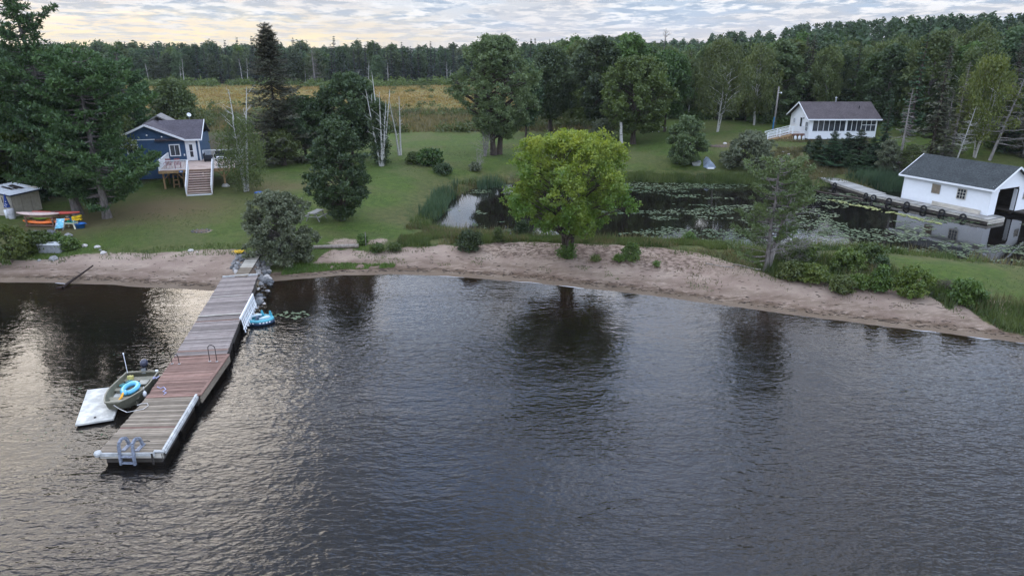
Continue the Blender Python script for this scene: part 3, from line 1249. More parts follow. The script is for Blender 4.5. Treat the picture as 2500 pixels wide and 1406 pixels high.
def build_ground():
    X = axis(-46, 58, .42, -900, 1000)
    Y = axis(33, 84, .42, -300, 1600)
    gx, gy = np.meshgrid(X, Y)
    x, y = gx.ravel(), gy.ravel()
    z = hgt(x, y)
    V = np.stack([x, y, z], 1)
    nx, ny = len(X), len(Y)
    i = (np.arange(ny - 1)[:, None] * nx + np.arange(nx - 1)[None, :]).ravel()
    F = np.stack([i, i + 1, i + 1 + nx, i + nx], 1)
    sh, stp = shore(x), sandtop(x)
    sd = pond_sd(x, y)
    sand = sstep(.9, -.9, y - stp)
    sand = np.where(y < sh, 1, sand)
    # bare patches: fire ring on the left lawn, sandy spots by the log, by the pond strip
    for cx, cy, r in ((-25.0, 55.0, .8), (-13.2, 52.4, 1.6), (-10.5, 52.8, 1.0), (26.2, 43.2, 1.3), (29.3, 38.9, 1.2)):
        sand = np.maximum(sand, .62 * sstep(1.6, .4, np.hypot((x - cx) / r, (y - cy) / r)))
    sand = np.where(sd < 3, 0, sand)
    marsh = sstep(112, 120, y + (fbm(x, y, 12, 3, 3) - .5) * 5) * sstep(24, 8, x)
    fe = forest_edge(x)
    forest = sstep(-2, 6, y - fe) * (1 - .0 * x)
    forest = np.where((x < -38), sstep(-2, 5, y - np.interp(x, [-400, -70, -52, -46, -41, -38], [44, 51, 57, 60, 66, 72])) * sstep(125, 105, y), forest)
    forest = np.maximum(forest, sstep(254, 262, y))
    rough = sstep(5.5, 2.0, sd) * .9
    rough = np.maximum(rough, sstep(3.6, 1.2, y - stp) * sstep(-12, -6, x) * .8)
    rough = np.maximum(rough, .8 * sstep(16, 19, x) * sstep(57, 52, y) * sstep(27, 24, x - (y - 40) * .1))
    bare = np.exp(-(((x + 31) / 7) ** 2 + ((y - 62) / 5) ** 2)) + .6 * np.exp(-(((x + 24) / 6) ** 2 + ((y - 71) / 3) ** 2)) \
        + .8 * np.exp(-(((x + 38) / 4) ** 2 + ((y - 56) / 4) ** 2)) + .9 * np.exp(-(((x - 29) / 2.4) ** 2 + ((y - 93) / 3) ** 2)) \
        + .8 * np.exp(-(((x - 35) / 3) ** 2 + ((y - 86) / 4) ** 2))
    wrack = np.exp(-((y - sh - 1.0) / .45) ** 2) + .55 * np.exp(-((y - sh - 2.2) / .5) ** 2)
    litter = sstep(-4, 0, x) * sstep(16, 12, x) * sstep(3.2, 4.8, y - sh) + .45 * np.exp(-(((x - 2) / 4) ** 2 + ((y - 50) / 2) ** 2))
    A = dict(sand=sand, marsh=marsh, forest=forest, rough=rough, bare=np.clip(bare, 0, 1), wrack=np.clip(wrack, 0, 1),
             litter=np.clip(litter, 0, 1), pondbed=sstep(.5, -.2, sd))
    c = F
    cs = sand[c].mean(1)
    cy = y[c].mean(1)
    cd = sd[c].mean(1)
    csh = sh[c].mean(1)
    cm = marsh[c].mean(1)
    cf = forest[c].mean(1)
    zone = np.zeros(len(F), int)                    # lawn
    zone[cm > .5] = 2
    zone[cf > .5] = 3
    zone[cs > .5] = 1
    zone[cd < 0] = 4
    zone[cy < csh] = 5
    for zi, nm in enumerate(('lawn', 'beach', 'marsh_field', 'forest_floor', 'pond_bed', 'lake_bed')):
        f = F[zone == zi]
        if not len(f):
            continue
        u, inv = np.unique(f, return_inverse=True)
        me = np_mesh(nm, V[u], inv.reshape(-1, 4), M_ground, smooth=True)
        for k, v in A.items():
            a = me.attributes.new(k, 'FLOAT', 'POINT')
            a.data.foreach_set('value', v[u].astype(np.float32))
        link(nm, me, kind='structure')


build_ground()


def build_water():
    X = axis(-46, 45, 1.0, -700, 700, 1.15)
    rows = [-300, -150, -80, -40, -15, 0, 8, 14, 18, 22, 25, 28, 30, 32, 34, 36, 38, 40, 42, 44, 46]
    V, F, lee = [], [], []
    ny = len(rows)
    for x in X:
        s = float(np.interp(x, SH[:, 0], SH[:, 1])) + 1.2
        for r in rows:
            yy = s if r == 46 else min(r, s - .4 - (46 - r) * .1)
            V.append((x, yy, 0.0))
            # sheltered cove between the jetty and the left shore
            lx = sstep(-15.5, -19.5, x) * sstep(22, 30, yy)
            near = sstep(17, 2.0, s - 1.2 - yy) * .75
            lee.append(float(max(lx, near)))
    n = len(X)
    i = (np.arange(n - 1)[:, None] * ny + np.arange(ny - 1)[None, :]).ravel()
    F = np.stack([i, i + ny, i + ny + 1, i + 1], 1)
    me = np_mesh('lake', np.array(V), F, M_lake)
    a = me.attributes.new('lee', 'FLOAT', 'POINT')
    a.data.foreach_set('value', np.array(lee, np.float32))
    link('lake', me, kind='structure')
    c = POND.mean(0)
    P = c + (POND - c) * 1.03
    mb = MB()
    mb.raw([(p[0], p[1], PWZ) for p in P], [tuple(range(len(P)))])
    mb.build('pond', M_pond, kind='structure')
    # thin line of foam where the ripples meet the sand
    rng = np.random.default_rng(5)
    mb = MB()
    x = -34.0
    while x < 29:
        ln = rng.uniform(.6, 2.2)
        keepit = (x < -20 or x > -9) and rng.random() < (.6 if -9 < x < 6 or x > 24 else .22)
        if keepit:
            xs = np.linspace(x, x + ln, 7)
            ys = shore(xs) - .06 + rng.normal(size=7) * .015
            w = .035 * np.sin(np.linspace(0.15, math.pi - .15, 7)) * rng.uniform(.5, 1.1)
            V = [(a, b - q, .012) for a, b, q in zip(xs, ys, w)] + [(a, b + q, .016) for a, b, q in zip(xs, ys, w)]
            mb.raw(V, [(k, k + 1, k + 8, k + 7) for k in range(6)])
        x += ln + rng.uniform(.1, 1.6)
    o = mb.build('foam', plain('foam', (.75, .75, .76), .6, var=.1), kind='stuff')


build_water()


# ------------------------------------------------------------------ buildings
def blue_cottage():
    ox, oy, fz = -33.61, 75.6, 3.5
    r = thing('blue_cottage', 'dark blue clapboard cottage with a white glazed door opening on its deck', 'cottage', (ox, oy, fz), math.radians(16))
    Wd, D, eh = 8.4, 8.5, 2.35
    gx, gr = -4.95, 1.55            # gable centre and rise
    gl, gq = -Wd, -1.5

    def span(z):
        if z < eh:
            return [(-Wd, 0)]
        t = (z - eh) / gr
        return [(gl + (gx - gl) * t, gx + (gq - gx) * (1 - t))]
    mb = MB()
    siding(mb, span, -1.75, eh - .02, dz=.14)
    siding(mb, span, eh + .06, eh + gr - .08, dz=.14)
    mb.build('front_wall', P_blue, r)
    MB().box(-Wd, 0, -.055, -.0, eh - .02, eh + .06).build('wall_trim', P_white, r)
    mb = MB()
    siding(mb, lambda z: [(.0, D - .1)], -1.75, eh, dz=.14)
    mb.build('side_wall', P_blue, r, (0.0, 0, 0), math.radians(90))
    mb = MB()
    siding(mb, lambda z: [(-D + .1, -.0)], -1.75, eh, dz=.14)
    mb.build('side_wall', P_blue, r, (-Wd, 0, 0), math.radians(-90))
    MB().box(-Wd, 0, D - .1, D, -1.75, eh).build('back_wall', P_blue, r)
    c = MB().box(-.09, .07, -.075, .05, -1.75, eh)
    c.build('corner_board', P_white, r)
    MB().box(-Wd - .06, -Wd + .09, -.075, .05, -1.75, eh).build('corner_board', P_white, r)
    # roofs: cross gable, ridge along x behind, and the front gable
    rz = eh + 1.62
    ry = 3.7
    e = .35
    mb = MB()
    mb.slab([(-4.2, -.35, eh - .05), (.35, -.35, eh - .05), (.35, ry, rz), (-4.2, ry, rz)], .14)
    mb.slab([(-4.2, ry + .001, rz), (.35, ry + .001, rz), (.35, 2 * ry + .35, eh - .05), (-4.2, 2 * ry + .35, eh - .05)], .14)
    mb.build('roof', MATS['shingle_violet'], r)
    mb = MB()
    gz = eh + gr + .06
    mb.slab([(gl - .4, -.4, eh - .12), (gx, -.4, gz), (gx, D + .3, gz), (gl - .4, D + .3, eh - .12)], .13)
    mb.slab([(gx, -.4, gz), (gq + .15, -.4, eh - .0), (gq + .15, 1.6, eh + .05), (gx, D + .3, gz)], .13)
    o = mb.build('gable_roof', MATS['shingle_violet'], r)
    # recalculated outward faces by giving both sides the same look
    mb = MB()
    mb.bar((gl - .45, -.44, eh - .22), (gx, -.44, gz - .08), .06, .2)
    mb.bar((gx, -.44, gz - .08), (gq + .2, -.44, eh - .08), .06, .2)
    mb.bar((gq + .15, -.41, eh - .12), (.4, -.41, eh - .12), .06, .16)
    mb.bar((.39, -.41, eh - .12), (.39, ry, rz - .07), .05, .18)
    mb.build('fascia', P_white, r)
    mb = MB()
    mb.tube([(-.02, -.2, eh - .3), (.02, -.14, eh - .7), (.02, -.14, -1.2)], .05, 6)
    mb.build('downpipe', P_white, r)
    # rear wing roof peeping over
    mb = MB()
    mb.slab([(-6.2, ry + 1.2, rz - .5), (-4.6, ry + 1.2, rz + .45), (-4.6, ry + 4.2, rz + .45), (-6.2, ry + 4.2, rz - .5)], .12)
    mb.slab([(-4.6, ry + 1.2, rz + .45), (-3.0, ry + 1.2, rz - .5), (-3.0, ry + 4.2, rz - .5), (-4.6, ry + 4.2, rz + .45)], .12)
    mb.build('rear_roof', MATS['shingles_grey'] if 'shingles_grey' in MATS else plain('roof_grey', (.20, .195, .19), .9, var=.25), r)
    window(r, 'window', -7.0, .75, 1.1, 1.15, -.045, 2, 1)
    window(r, 'window', -2.95, .55, 1.05, 1.25, -.045, 2, 1)
    # door
    d = MB()
    d.box(-1.35, -1.22, -.11, -.04, 0, 2.1)
    d.box(-.42, -.29, -.11, -.04, 0, 2.1)
    d.box(-1.22, -.42, -.11, -.04, 1.98, 2.1)
    d.build('door_frame', P_white, r)
    d = MB()
    d.box(-1.21, -.98, -.085, -.04, .03, 1.97)
    d.box(-.66, -.43, -.085, -.04, .03, 1.97)
    d.box(-.98, -.66, -.085, -.04, 1.72, 1.97)
    d.box(-.98, -.66, -.085, -.04, .03, .4)
    d.box(-.98, -.66, -.080, -.04, 1.0, 1.06)
    door = d.build('door', P_white, r)
    MB().box(-.98, -.66, -.055, -.045, .4, 1.72).build('pane', P_glass, door)
    MB().tube([(-1.1, -.09, .98), (-1.1, -.15, .98), (-1.04, -.15, .98)], .02, 6).build('handle', P_alu, door)
    lm = MB()
    lm.lathe([(.0, .1), (.05, .09), (.10, .0), (.05, -.05), (0, -.06)], 8)
    lm.bar((0, .09, 0), (0, 0, .04), .03)
    lp = lm.build('wall_lamp', P_white, r, (-4.9, -.15, eh + .45))
    link('wall_lamp', lp.data, r, (-3.5, -.15, eh - .25 + .5))
    MB().box(-1.62, -1.5, -.1, -.04, .55, .75).build('outlet_box', P_white, r)
    # satellite dish on the ridge
    s = thing('satellite_dish', 'small white satellite dish on the ridge of the blue cottage', 'satellite dish')
    s.location = r.matrix_basis @ Vector((0, 0, 0))
    M = Matrix.Translation((ox, oy, fz)) @ Matrix.Rotation(math.radians(16), 4, 'Z')
    p = M @ Vector((-1.1, ry, rz + .02))
    s.location = p
    s.rotation_euler = (0, 0, math.radians(25))
    dm = MB()
    dm.lathe([(0, .0), (.16, .02), (.3, .09), (.31, .09), (.17, .0), (0, -.02)], 14)
    dd = dm.build('dish', P_white, s, (0, -.1, .48), smooth=True)
    dd.rotation_euler = (math.radians(62), 0, math.radians(20))
    dd.scale = (.75, .75, .75)
    MB().tube([(0, 0, -.05), (0, 0, .3), (0, -.1, .45)], .022, 6).build('mast', P_alu, s)
    MB().bar((.0, -.12, .35), (.12, -.45, .52), .02).build('feed_arm', P_alu, s)
    return r, M


def railing(parent, a, b, h=.95, step=.125, post=True, name='railing'):
    """white rail with balusters between two points given in the parent's space"""
    a, b = Vector(a), Vector(b)
    L = (b - a).length
    up = Vector((0, 0, 1))
    f = MB()
    f.bar(a + up * h, b + up * h, .09, .06)
    f.bar(a + up * .1, b + up * .1, .05, .05)
    if post:
        f.bar(a, a + up * (h + .02), .1, .1)
        f.bar(b, b + up * (h + .02), .1, .1)
    o = f.build(name, P_white, parent)
    n = int(L / step)
    me = MB().box(-.018, .018, -.018, .018, .12, h - .03).build('baluster', P_white, mesh_only=True)
    for i in range(1, n):
        p = a + (b - a) * (i / n)
        link('baluster', me, o, p)
    return o


def cottage_deck(M):
    fz = 3.5
    r = thing('cottage_deck', 'raised timber deck with white railings and wide steps in front of the blue cottage', 'deck')
    r.matrix_basis = M.copy()
    r.rotation_euler = (0, 0, math.radians(16))
    x0, x1, y0 = -3.2, 4.4, -6.0
    mb = MB()
    y = y0
    rng = random.Random(4)
    while y < .75:
        xa = x0
        xb = x1
        if y > -.14:
            xa = .1
        mb.box(xa, xb, y, y + .132, -.045 - rng.random() * .004, -rng.random() * .005)
        y += .14
    mb.build('decking', MATS['deck_pale'], r, kind='stuff')
    f = MB()
    f.box(x0, x1, y0 - .05, y0 - .003, -.30, -.03)
    f.box(x0 - .05, x0 - .003, y0, -.1, -.30, -.03)
    f.box(x1 + .003, x1 + .05, y0, .8, -.30, -.03)
    for yy in (-4.6, -2.4):
        f.box(x0, x1, yy, yy + .1, -.28, -.05)
    f.build('rim_beam', MATS['post_wood'], r)

    def gz(x, y):
        p = M @ Vector((x, y, 0))
        return hz(p.x, p.y) - fz
    for (x, y) in ((x0 + .3, y0 + .3), (-1.05, y0 + .3), (2.75, y0 + .3), (x1 - .25, y0 + .3), (x0 + .3, -3), (.6, -3), (x1 - .25, -3)):
        g = gz(x, y)
        MB().bar((x, y, g - .1), (x, y, -.25), .16, .16).build('post', MATS['post_wood'], r)
        if y < -5:
            b = MB()
            for s in (-1, 1):
                if x0 < x + s * .6 < x1:
                    b.bar((x + s * .04, y - .02, -.95), (x + s * .62, y - .02, -.29), .09, .09)
            b.build('brace', MATS['post_wood'], r)
    MB().lathe([(.42, 0), (.36, .16), (.22, .3), (.12, .34)], 10).build('footing', plain('concrete_pale', (.45, .44, .42), .9, bump=.3), r, (2.75, y0 + .3, gz(2.75, y0 + .3) - .05))
    railing(r, (x0 + .06, y0 + .06, 0), (-.55, y0 + .06, 0))
    railing(r, (1.92, y0 + .06, 0), (x1 - .06, y0 + .06, 0))
    railing(r, (x0 + .06, y0 + .1, 0), (x0 + .06, -.15, 0))
    railing(r, (x1 - .06, y0 + .1, 0), (x1 - .06, .7, 0))
    railing(r, (.2, .7, 0), (x1 - .06, .7, 0))
    # stairs
    n = 11
    sx0, sx1 = -.45, 1.85
    run = .295
    g = gz((sx0 + sx1) / 2, y0 - run * n)
    rise = -g / n
    tr = MB().box(sx0 + .06, sx1 - .06, 0, run - .06, -.045, 0).build('stair_tread', MATS['deck_pale'], mesh_only=True)
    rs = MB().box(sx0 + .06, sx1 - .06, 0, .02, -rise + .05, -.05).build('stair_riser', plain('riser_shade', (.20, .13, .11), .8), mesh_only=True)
    for i in range(1, n):
        link('stair_tread', tr, r, (0, y0 - .05 - run * i, -rise * i))
        link('stair_riser', rs, r, (0, y0 - .05 - run * i + run - .03, -rise * (i - 1) - .0))
    for i in range(1, n, 2):
        MB().lathe([(0, .04), (.04, .03), (.05, -.02), (0, -.03)], 6).build('step_light', P_black, r, ((sx0 + sx1) / 2, y0 - .08 - run * i + run - .05, -rise * (i - .5)))
    for sx in (sx0, sx1):
        MB().bar((sx, y0 - .02, -.12), (sx, y0 - run * n - .1, g + .02), .07, .26).build('stringer', MATS['deck_pale'], r)
        b = MB()
        b.bar((sx, y0 - .0, .95), (sx, y0 - run * n, g + .95), .1, .06)
        b.bar((sx, y0 - run * n, g), (sx, y0 - run * n, g + .98), .1, .1)
        b.bar((sx, y0 - .02, -.1), (sx, y0 - .02, .98), .1, .1)
        b.bar((sx, y0 - .0, .14), (sx, y0 - run * n, g + .14), .05, .05)
        o = b.build('stair_rail', P_white, r)
        me = MB().box(-.016, .016, -.016, .016, .14, .93).build('baluster', P_white, mesh_only=True)
        for i in range(1, 26):
            t = i / 26
            link('baluster', me, o, (sx, y0 - run * n * t, g * t))
    MB().bar((sx0, y0 - run * n - .05, g + .06), (sx1, y0 - run * n - .05, g + .06), .1, .1).build('bottom_bar', P_white, r)
    # small blue plate on the rim
    pl = MB().box(-1.35, -1.0, y0 - .07, y0 - .052, -.24, -.06)
    o = pl.build('number_plate', plain('plate_blue', (.06, .20, .50), .4), r)
    MB().box(-1.25, -1.1, y0 - .078, y0 - .071, -.19, -.11).build('plate_mark', P_white, o)

    def at(x, y, z=0):
        return M @ Vector((x, y, z))
    # dark wicker sofas and a white table
    def sofa(x, y, rz, label, w=1.9):
        s = thing('patio_sofa', label, 'sofa', at(x, y), math.radians(16) + rz, 'dark patio seats on the cottage deck')
        wk = plain('wicker_dark', (.022, .026, .035), .7, bump=.6, nscale=8)
        m = MB()
        m.box(-w / 2, w / 2, -.38, .38, .10, .32)
        m.build('base', wk, s, bevel=.02)
        MB().box(-w / 2, w / 2, .28, .42, .32, .85).build('backrest', wk, s, bevel=.03)
        for sx in (-1, 1):
            MB().box(sx * w / 2 - .07, sx * w / 2 + .07, -.38, .28, .32, .6).build('armrest', wk, s, bevel=.02)
        for sx in (-1, 1):
            for sy in (-1, 1):
                MB().box(sx * (w / 2 - .08) - .03, sx * (w / 2 - .08) + .03, sy * .3 - .03, sy * .3 + .03, 0, .1).build('leg', P_black, s)
        cu = plain('cushion_navy', (.035, .045, .07), .9)
        nq = 2 if w > 1 else 1
        for i in range(nq):
            a = -w / 2 + .09 + i * (w - .18) / nq
            MB().box(a, a + (w - .18) / nq - .02, -.36, .26, .32, .44).build('cushion', cu, s, bevel=.03)
    sofa(2.4, .2, 0, 'long dark wicker sofa against the back railing of the cottage deck')
    sofa(.85, -.9, math.radians(90), 'dark wicker armchair beside the right wall of the blue cottage', .9)
    t = thing('patio_table', 'low white patio table in front of the dark wicker sofa on the deck', 'table', at(2.2, -1.0), math.radians(16))
    MB().box(-.5, .5, -.3, .3, .40, .44).build('tabletop', P_white, t)
    for sx in (-1, 1):
        for sy in (-1, 1):
            MB().box(sx * .45 - .025, sx * .45 + .025, sy * .25 - .025, sy * .25 + .025, 0, .4).build('leg', P_white, t)
    # two reddish garden chairs behind the front rail
    red = plain('faded_red', (.30, .10, .10), .7)
    for k, (x, lab) in enumerate(((-2.5, 'faded red slatted garden chair at the left corner of the cottage deck'),
                                  (-1.6, 'faded red slatted garden chair nearer the top of the deck stairs'))):
        s = thing('garden_chair', lab, 'chair', at(x, -4.7), math.radians(10 + 20 * k), 'red garden chairs on the deck')
        for i in range(5):
            MB().box(-.25 + i * .105, -.165 + i * .105, .18, .21, .3, .95).build('back_slat', red, s)
        for i in range(5):
            MB().box(-.27, .27, -.3 + i * .1, -.22 + i * .1, .34, .37).build('seat_slat', red, s)
        for sx in (-1, 1):
            m = MB()
            m.bar((sx * .27, -.32, 0), (sx * .27, -.3, .55), .06)
            m.bar((sx * .27, .25, 0), (sx * .27, .2, .55), .06)
            m.bar((sx * .3, -.36, .56), (sx * .3, .26, .56), .1, .03)
            m.build('side_frame', red, s)
    # black grill pot near the rail, plants on right
    o = MB().lathe([(0, .0), (.14, 0), (.18, .3), (.16, .32), (.12, .30), (0, .28)], 10).build('planter', P_black, None, at(2.35, -5.4))
    tag(o, 'small round black planter behind the front railing right of the deck stairs', 'planter')
    # beneath the deck: a wooden chair frame and a pale cabinet
    p = at(-1.9, -5.1)
    g = hz(p.x, p.y)
    s = thing('wooden_stool', 'tall wooden stool frame standing under the cottage deck', 'stool', (p.x, p.y, g), .3)
    for sx in (-1, 1):
        for sy in (-1, 1):
            MB().bar((sx * .26, sy * .2, 0), (sx * .2, sy * .15, 1.25), .07).build('leg', MATS['post_wood'], s)
    for zz in (.3, .75):
        for sy in (-1, 1):
            MB().bar((-.24, sy * .18, zz), (.24, sy * .18, zz), .06).build('rung', MATS['post_wood'], s)
    MB().box(-.25, .25, -.2, .2, 1.25, 1.3).build('seat', MATS['post_wood'], s)
    p = at(-.75, -5.0)
    g = hz(p.x, p.y)
    s = thing('storage_cabinet', 'weathered brown storage cabinet with pale sloping lid under the deck', 'cabinet', (p.x, p.y, g), .28)
    MB().box(-.35, .35, -.3, .3, 0, 1.0).build('body', MATS['dark_timber'], s)
    MB().slab([(-.38, -.34, 1.02), (.38, -.34, 1.02), (.38, .34, 1.2), (-.38, .34, 1.2)], .04).build('lid', MATS['board_pale'], s)
    for sx in (-.17, .17):
        MB().box(sx - .15, sx + .15, -.325, -.303, .06, .94).build('door', MATS['dark_timber'], s)


def white_cottage():
    ox, oy, fz = 39.75, 94.8, 3.85
    r = thing('white_cottage', 'white cottage with a violet brown shingle roof and long window porch on the knoll', 'cottage', (ox, oy, fz), 0)
    Wd, D, eh, rise = 8.9, 6.8, 2.2, 1.75
    gb = hz(ox + 3, oy) - fz - .4
    mb = MB()
    siding(mb, lambda z: [(0, Wd)], 0.0 - .55, .42, dz=.12)
    siding(mb, lambda z: [(0, .36), (4.72, 4.92), (Wd - .15, Wd)], .42, eh, dz=.12)
    mb.build('front_wall', P_white, r)
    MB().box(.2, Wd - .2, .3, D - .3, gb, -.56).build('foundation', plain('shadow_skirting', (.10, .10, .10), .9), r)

    def gspan(z):                                   # left gable end: local x runs along -y of the house
        if z < eh:
            return [(-D, 0)]
        t = (z - eh) / rise
        return [(-D + D / 2 * t, -D / 2 * t)]
    mb = MB()
    siding(mb, gspan, -.55, eh + rise - .05, dz=.12)
    mb.build('gable_wall', P_white, r, (0, 0, 0), math.radians(-90))
    MB().box(Wd - .05, Wd, 0, D, -.55, eh).build('side_wall', P_white, r)
    MB().box(0.05, Wd, D - .05, D, -.55, eh).build('back_wall', P_white, r)
    # porch windows along the front
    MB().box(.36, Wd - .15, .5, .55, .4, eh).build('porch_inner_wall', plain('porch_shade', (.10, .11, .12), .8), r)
    xs = [.36 + i * .727 for i in range(7)]
    fr = MB()
    for i in range(7):
        fr.box(xs[i] - .03, xs[i] + .03, -.05, .02, .42, eh)
    for i in range(7):
        fr.box(4.92 + i * .64 - .03, 4.92 + i * .64 + .03, -.05, .02, .42, eh)
    fr.box(.36, 4.72, -.06, .03, .42, .48)
    fr.box(4.92, Wd - .15, -.06, .03, .42, .48)
    fr.box(6.86, 8.74, -.06, .03, 1.25, 1.31)
    fo = fr.build('porch_frame', P_white, r)
    g1 = MB().box(.03, .697, -.012, -.004, .48, eh - .02).build('pane', P_glass, mesh_only=True)
    g2 = MB().box(.03, .61, -.012, -.004, .48, eh - .02).build('pane', P_glass, mesh_only=True)
    for i in range(6):
        link('pane', g1, fo, (xs[i], 0, 0))
    for i in range(6):
        link('pane', g2, fo, (4.92 + i * .64, 0, 0))
    cu = MB()
    for (a, b) in ((6.9, 7.45), (7.6, 8.3)):
        cu.box(a, b, -.03, -.018, .62, 1.15)
    # left-end windows and door on the gable wall
    window(r, 'window', -1.35, .3, 1.05, 1.35, -.045, 3, 2, rotz=math.radians(-90))
    window(r, 'window', -5.6, 1.0, .75, .75, -.045, 2, 1, frame='white_paint', rotz=math.radians(-90), bar=.12)
    d = MB()
    d.box(-3.4, -3.3, -.1, -.04, 0, 2.05)
    d.box(-2.5, -2.4, -.1, -.04, 0, 2.05)
    d.box(-3.3, -2.5, -.1, -.04, 1.97, 2.05)
    d.box(-3.3, -2.5, -.07, -.04, 0, .75)
    do = d.build('door', P_white, r, (0, 0, 0), math.radians(-90))
    MB().box(-3.25, -2.55, -.06, -.045, .75, 1.95).build('pane', P_glass, do)
    MB().tube([(-2.6, -.07, 1.0), (-2.6, -.12, 1.0), (-2.68, -.12, 1.0)], .02, 6).build('handle', P_black, do)
    MB().lathe([(0, .12), (.06, .1), (.08, -.05), (0, -.08)], 8).build('wall_lamp', P_black, r, (-.12, 2.05, 1.95))
    mb = MB()
    e = .45
    mb.slab([(-.5, -.42, eh - .16), (Wd + .4, -.42, eh - .16), (Wd + .4, D / 2, eh + rise + .08), (-.5, D / 2, eh + rise + .08)], .14)
    mb.slab([(-.5, D / 2 + .002, eh + rise + .08), (Wd + .4, D / 2 + .002, eh + rise + .08), (Wd + .4, D + .42, eh - .16), (-.5, D + .42, eh - .16)], .14)
    roof = mb.build('roof', MATS['shingle_brown'], r)
    MB().tube([(4.6, D / 2 + .25, eh + rise - .2), (4.6, D / 2 + .25, eh + rise + .5)], .09, 10).lathe(
        [(.09, .0), (.17, .02), (.17, .12), (0, .18)], 10, (4.6, D / 2 + .25, eh + rise + .5)).build('flue', P_alu, roof)
    MB().tube([(7.1, 1.9, eh + .9), (7.1, 1.9, eh + 1.42)], .06, 8).build('vent_pipe', P_black, roof)
    mb = MB()
    mb.bar((-.53, -.45, eh - .2), (Wd + .42, -.45, eh - .2), .05, .17)
    mb.bar((-.53, -.45, eh - .24), (-.53, D / 2, eh + rise), .05, .17)
    mb.bar((-.53, D / 2, eh + rise), (-.53, D + .45, eh - .24), .05, .17)
    mb.build('fascia', P_white, r)
    # side landing with stairs to the left
    lx0, lx1, ly0, ly1 = -1.75, -.06, 1.2, 3.9
    ld = MB()
    y = ly0
    while y < ly1 - .05:
        ld.box(lx0, lx1, y, y + .13, -.06, -.01)
        y += .14
    ld.build('landing_boards', MATS['deck_pale'], r, kind='stuff')
    MB().box(lx0 - .03, lx1, ly0 - .04, ly1 + .03, -.26, -.065).build('landing_beam', plain('beam_red_brown', (.17, .075, .05), .8), r)
    for (x, y) in ((lx0 + .12, ly0 + .1), (lx1 - .3, ly0 + .1), (lx0 + .12, ly1 - .1), (lx0 + .85, ly0 + .1)):
        g = hz(ox + x, oy + y) - fz
        MB().bar((x, y, g - .1), (x, y, -.26), .13).build('post', MATS['post_wood'], r)
    railing(r, (lx0 + .05, ly0 + .04, 0), (lx1, ly0 + .04, 0), .92)
    # stairs descending towards -x
    sy0, sy1 = ly0 + .05, ly0 + 1.25
    bx = -5.0
    g = hz(ox + bx, oy + ly0) - fz
    n = 7
    tr = MB().box(0, .34, sy0, sy1, -.04, 0).build('stair_tread', MATS['post_wood'], mesh_only=True)
    for i in range(1, n):
        link('stair_tread', tr, r, (lx0 + (bx - lx0) * i / n - .04, 0, g * i / n))
    for sy in (sy0, sy1):
        MB().bar((lx0, sy, -.15), (bx, sy, g - .02), .06, .26).build('stringer', MATS['post_wood'] if sy == sy0 else MATS['post_wood'], r)
        b = MB()
        for h in (.92, .5, .12):
            b.bar((lx0, sy, h), (bx, sy, g + h), .07, .06)
        for t in (0, .5, 1):
            b.bar((lx0 + (bx - lx0) * t, sy, g * t - .05), (lx0 + (bx - lx0) * t, sy, g * t + .98), .09, .09)
        o = b.build('stair_rail', P_white, r)
        me = MB().box(-.016, .016, -.016, .016, .12, .9).build('baluster', P_white, mesh_only=True)
        for i in range(1, 18):
            t = i / 18
            link('baluster', me, o, (lx0 + (bx - lx0) * t, sy, g * t))
    # lattice skirt beneath the stairs, weathered yellow-brown boards
    mb = MB()
    for i in range(10):
        t0, t1 = i / 10 + .01, (i + 1) / 10 - .01
        x0, x1 = lx0 + (bx - lx0) * t1, lx0 + (bx - lx0) * t0
        zt = g * t1 - .2
        gg = hz(ox + x0, oy + ly0) - fz - .05
        if zt > gg + .05:
            MB().box(x0, x1, sy0 + .06, sy0 + .09, gg, zt).build('skirt_board', MATS['post_wood'], r)
    # three white gas bottles below the landing
    for i, lab in enumerate(('leftmost of three white gas bottles under the white cottage landing', 'middle of three white gas bottles under the white cottage landing',
                             'rightmost of three white gas bottles under the white cottage landing')):
        p = (ox + lx0 + .35 + i * .55, oy + ly0 - .35)
        b = thing('gas_bottle', lab, 'gas bottle', (*p, hz(*p) - .02), 0, 'gas bottles under the landing')
        MB().lathe([(0, 0), (.15, .02), (.18, .1), (.18, .38), (.13, .5), (.05, .55), (0, .56)], 12).build('tank', P_white, b, smooth=True)
        MB().tube([(-.09, 0, .5), (-.09, 0, .64), (.09, 0, .64), (.09, 0, .5)], .015, 5).build('valve_guard', P_white, b)
    return r


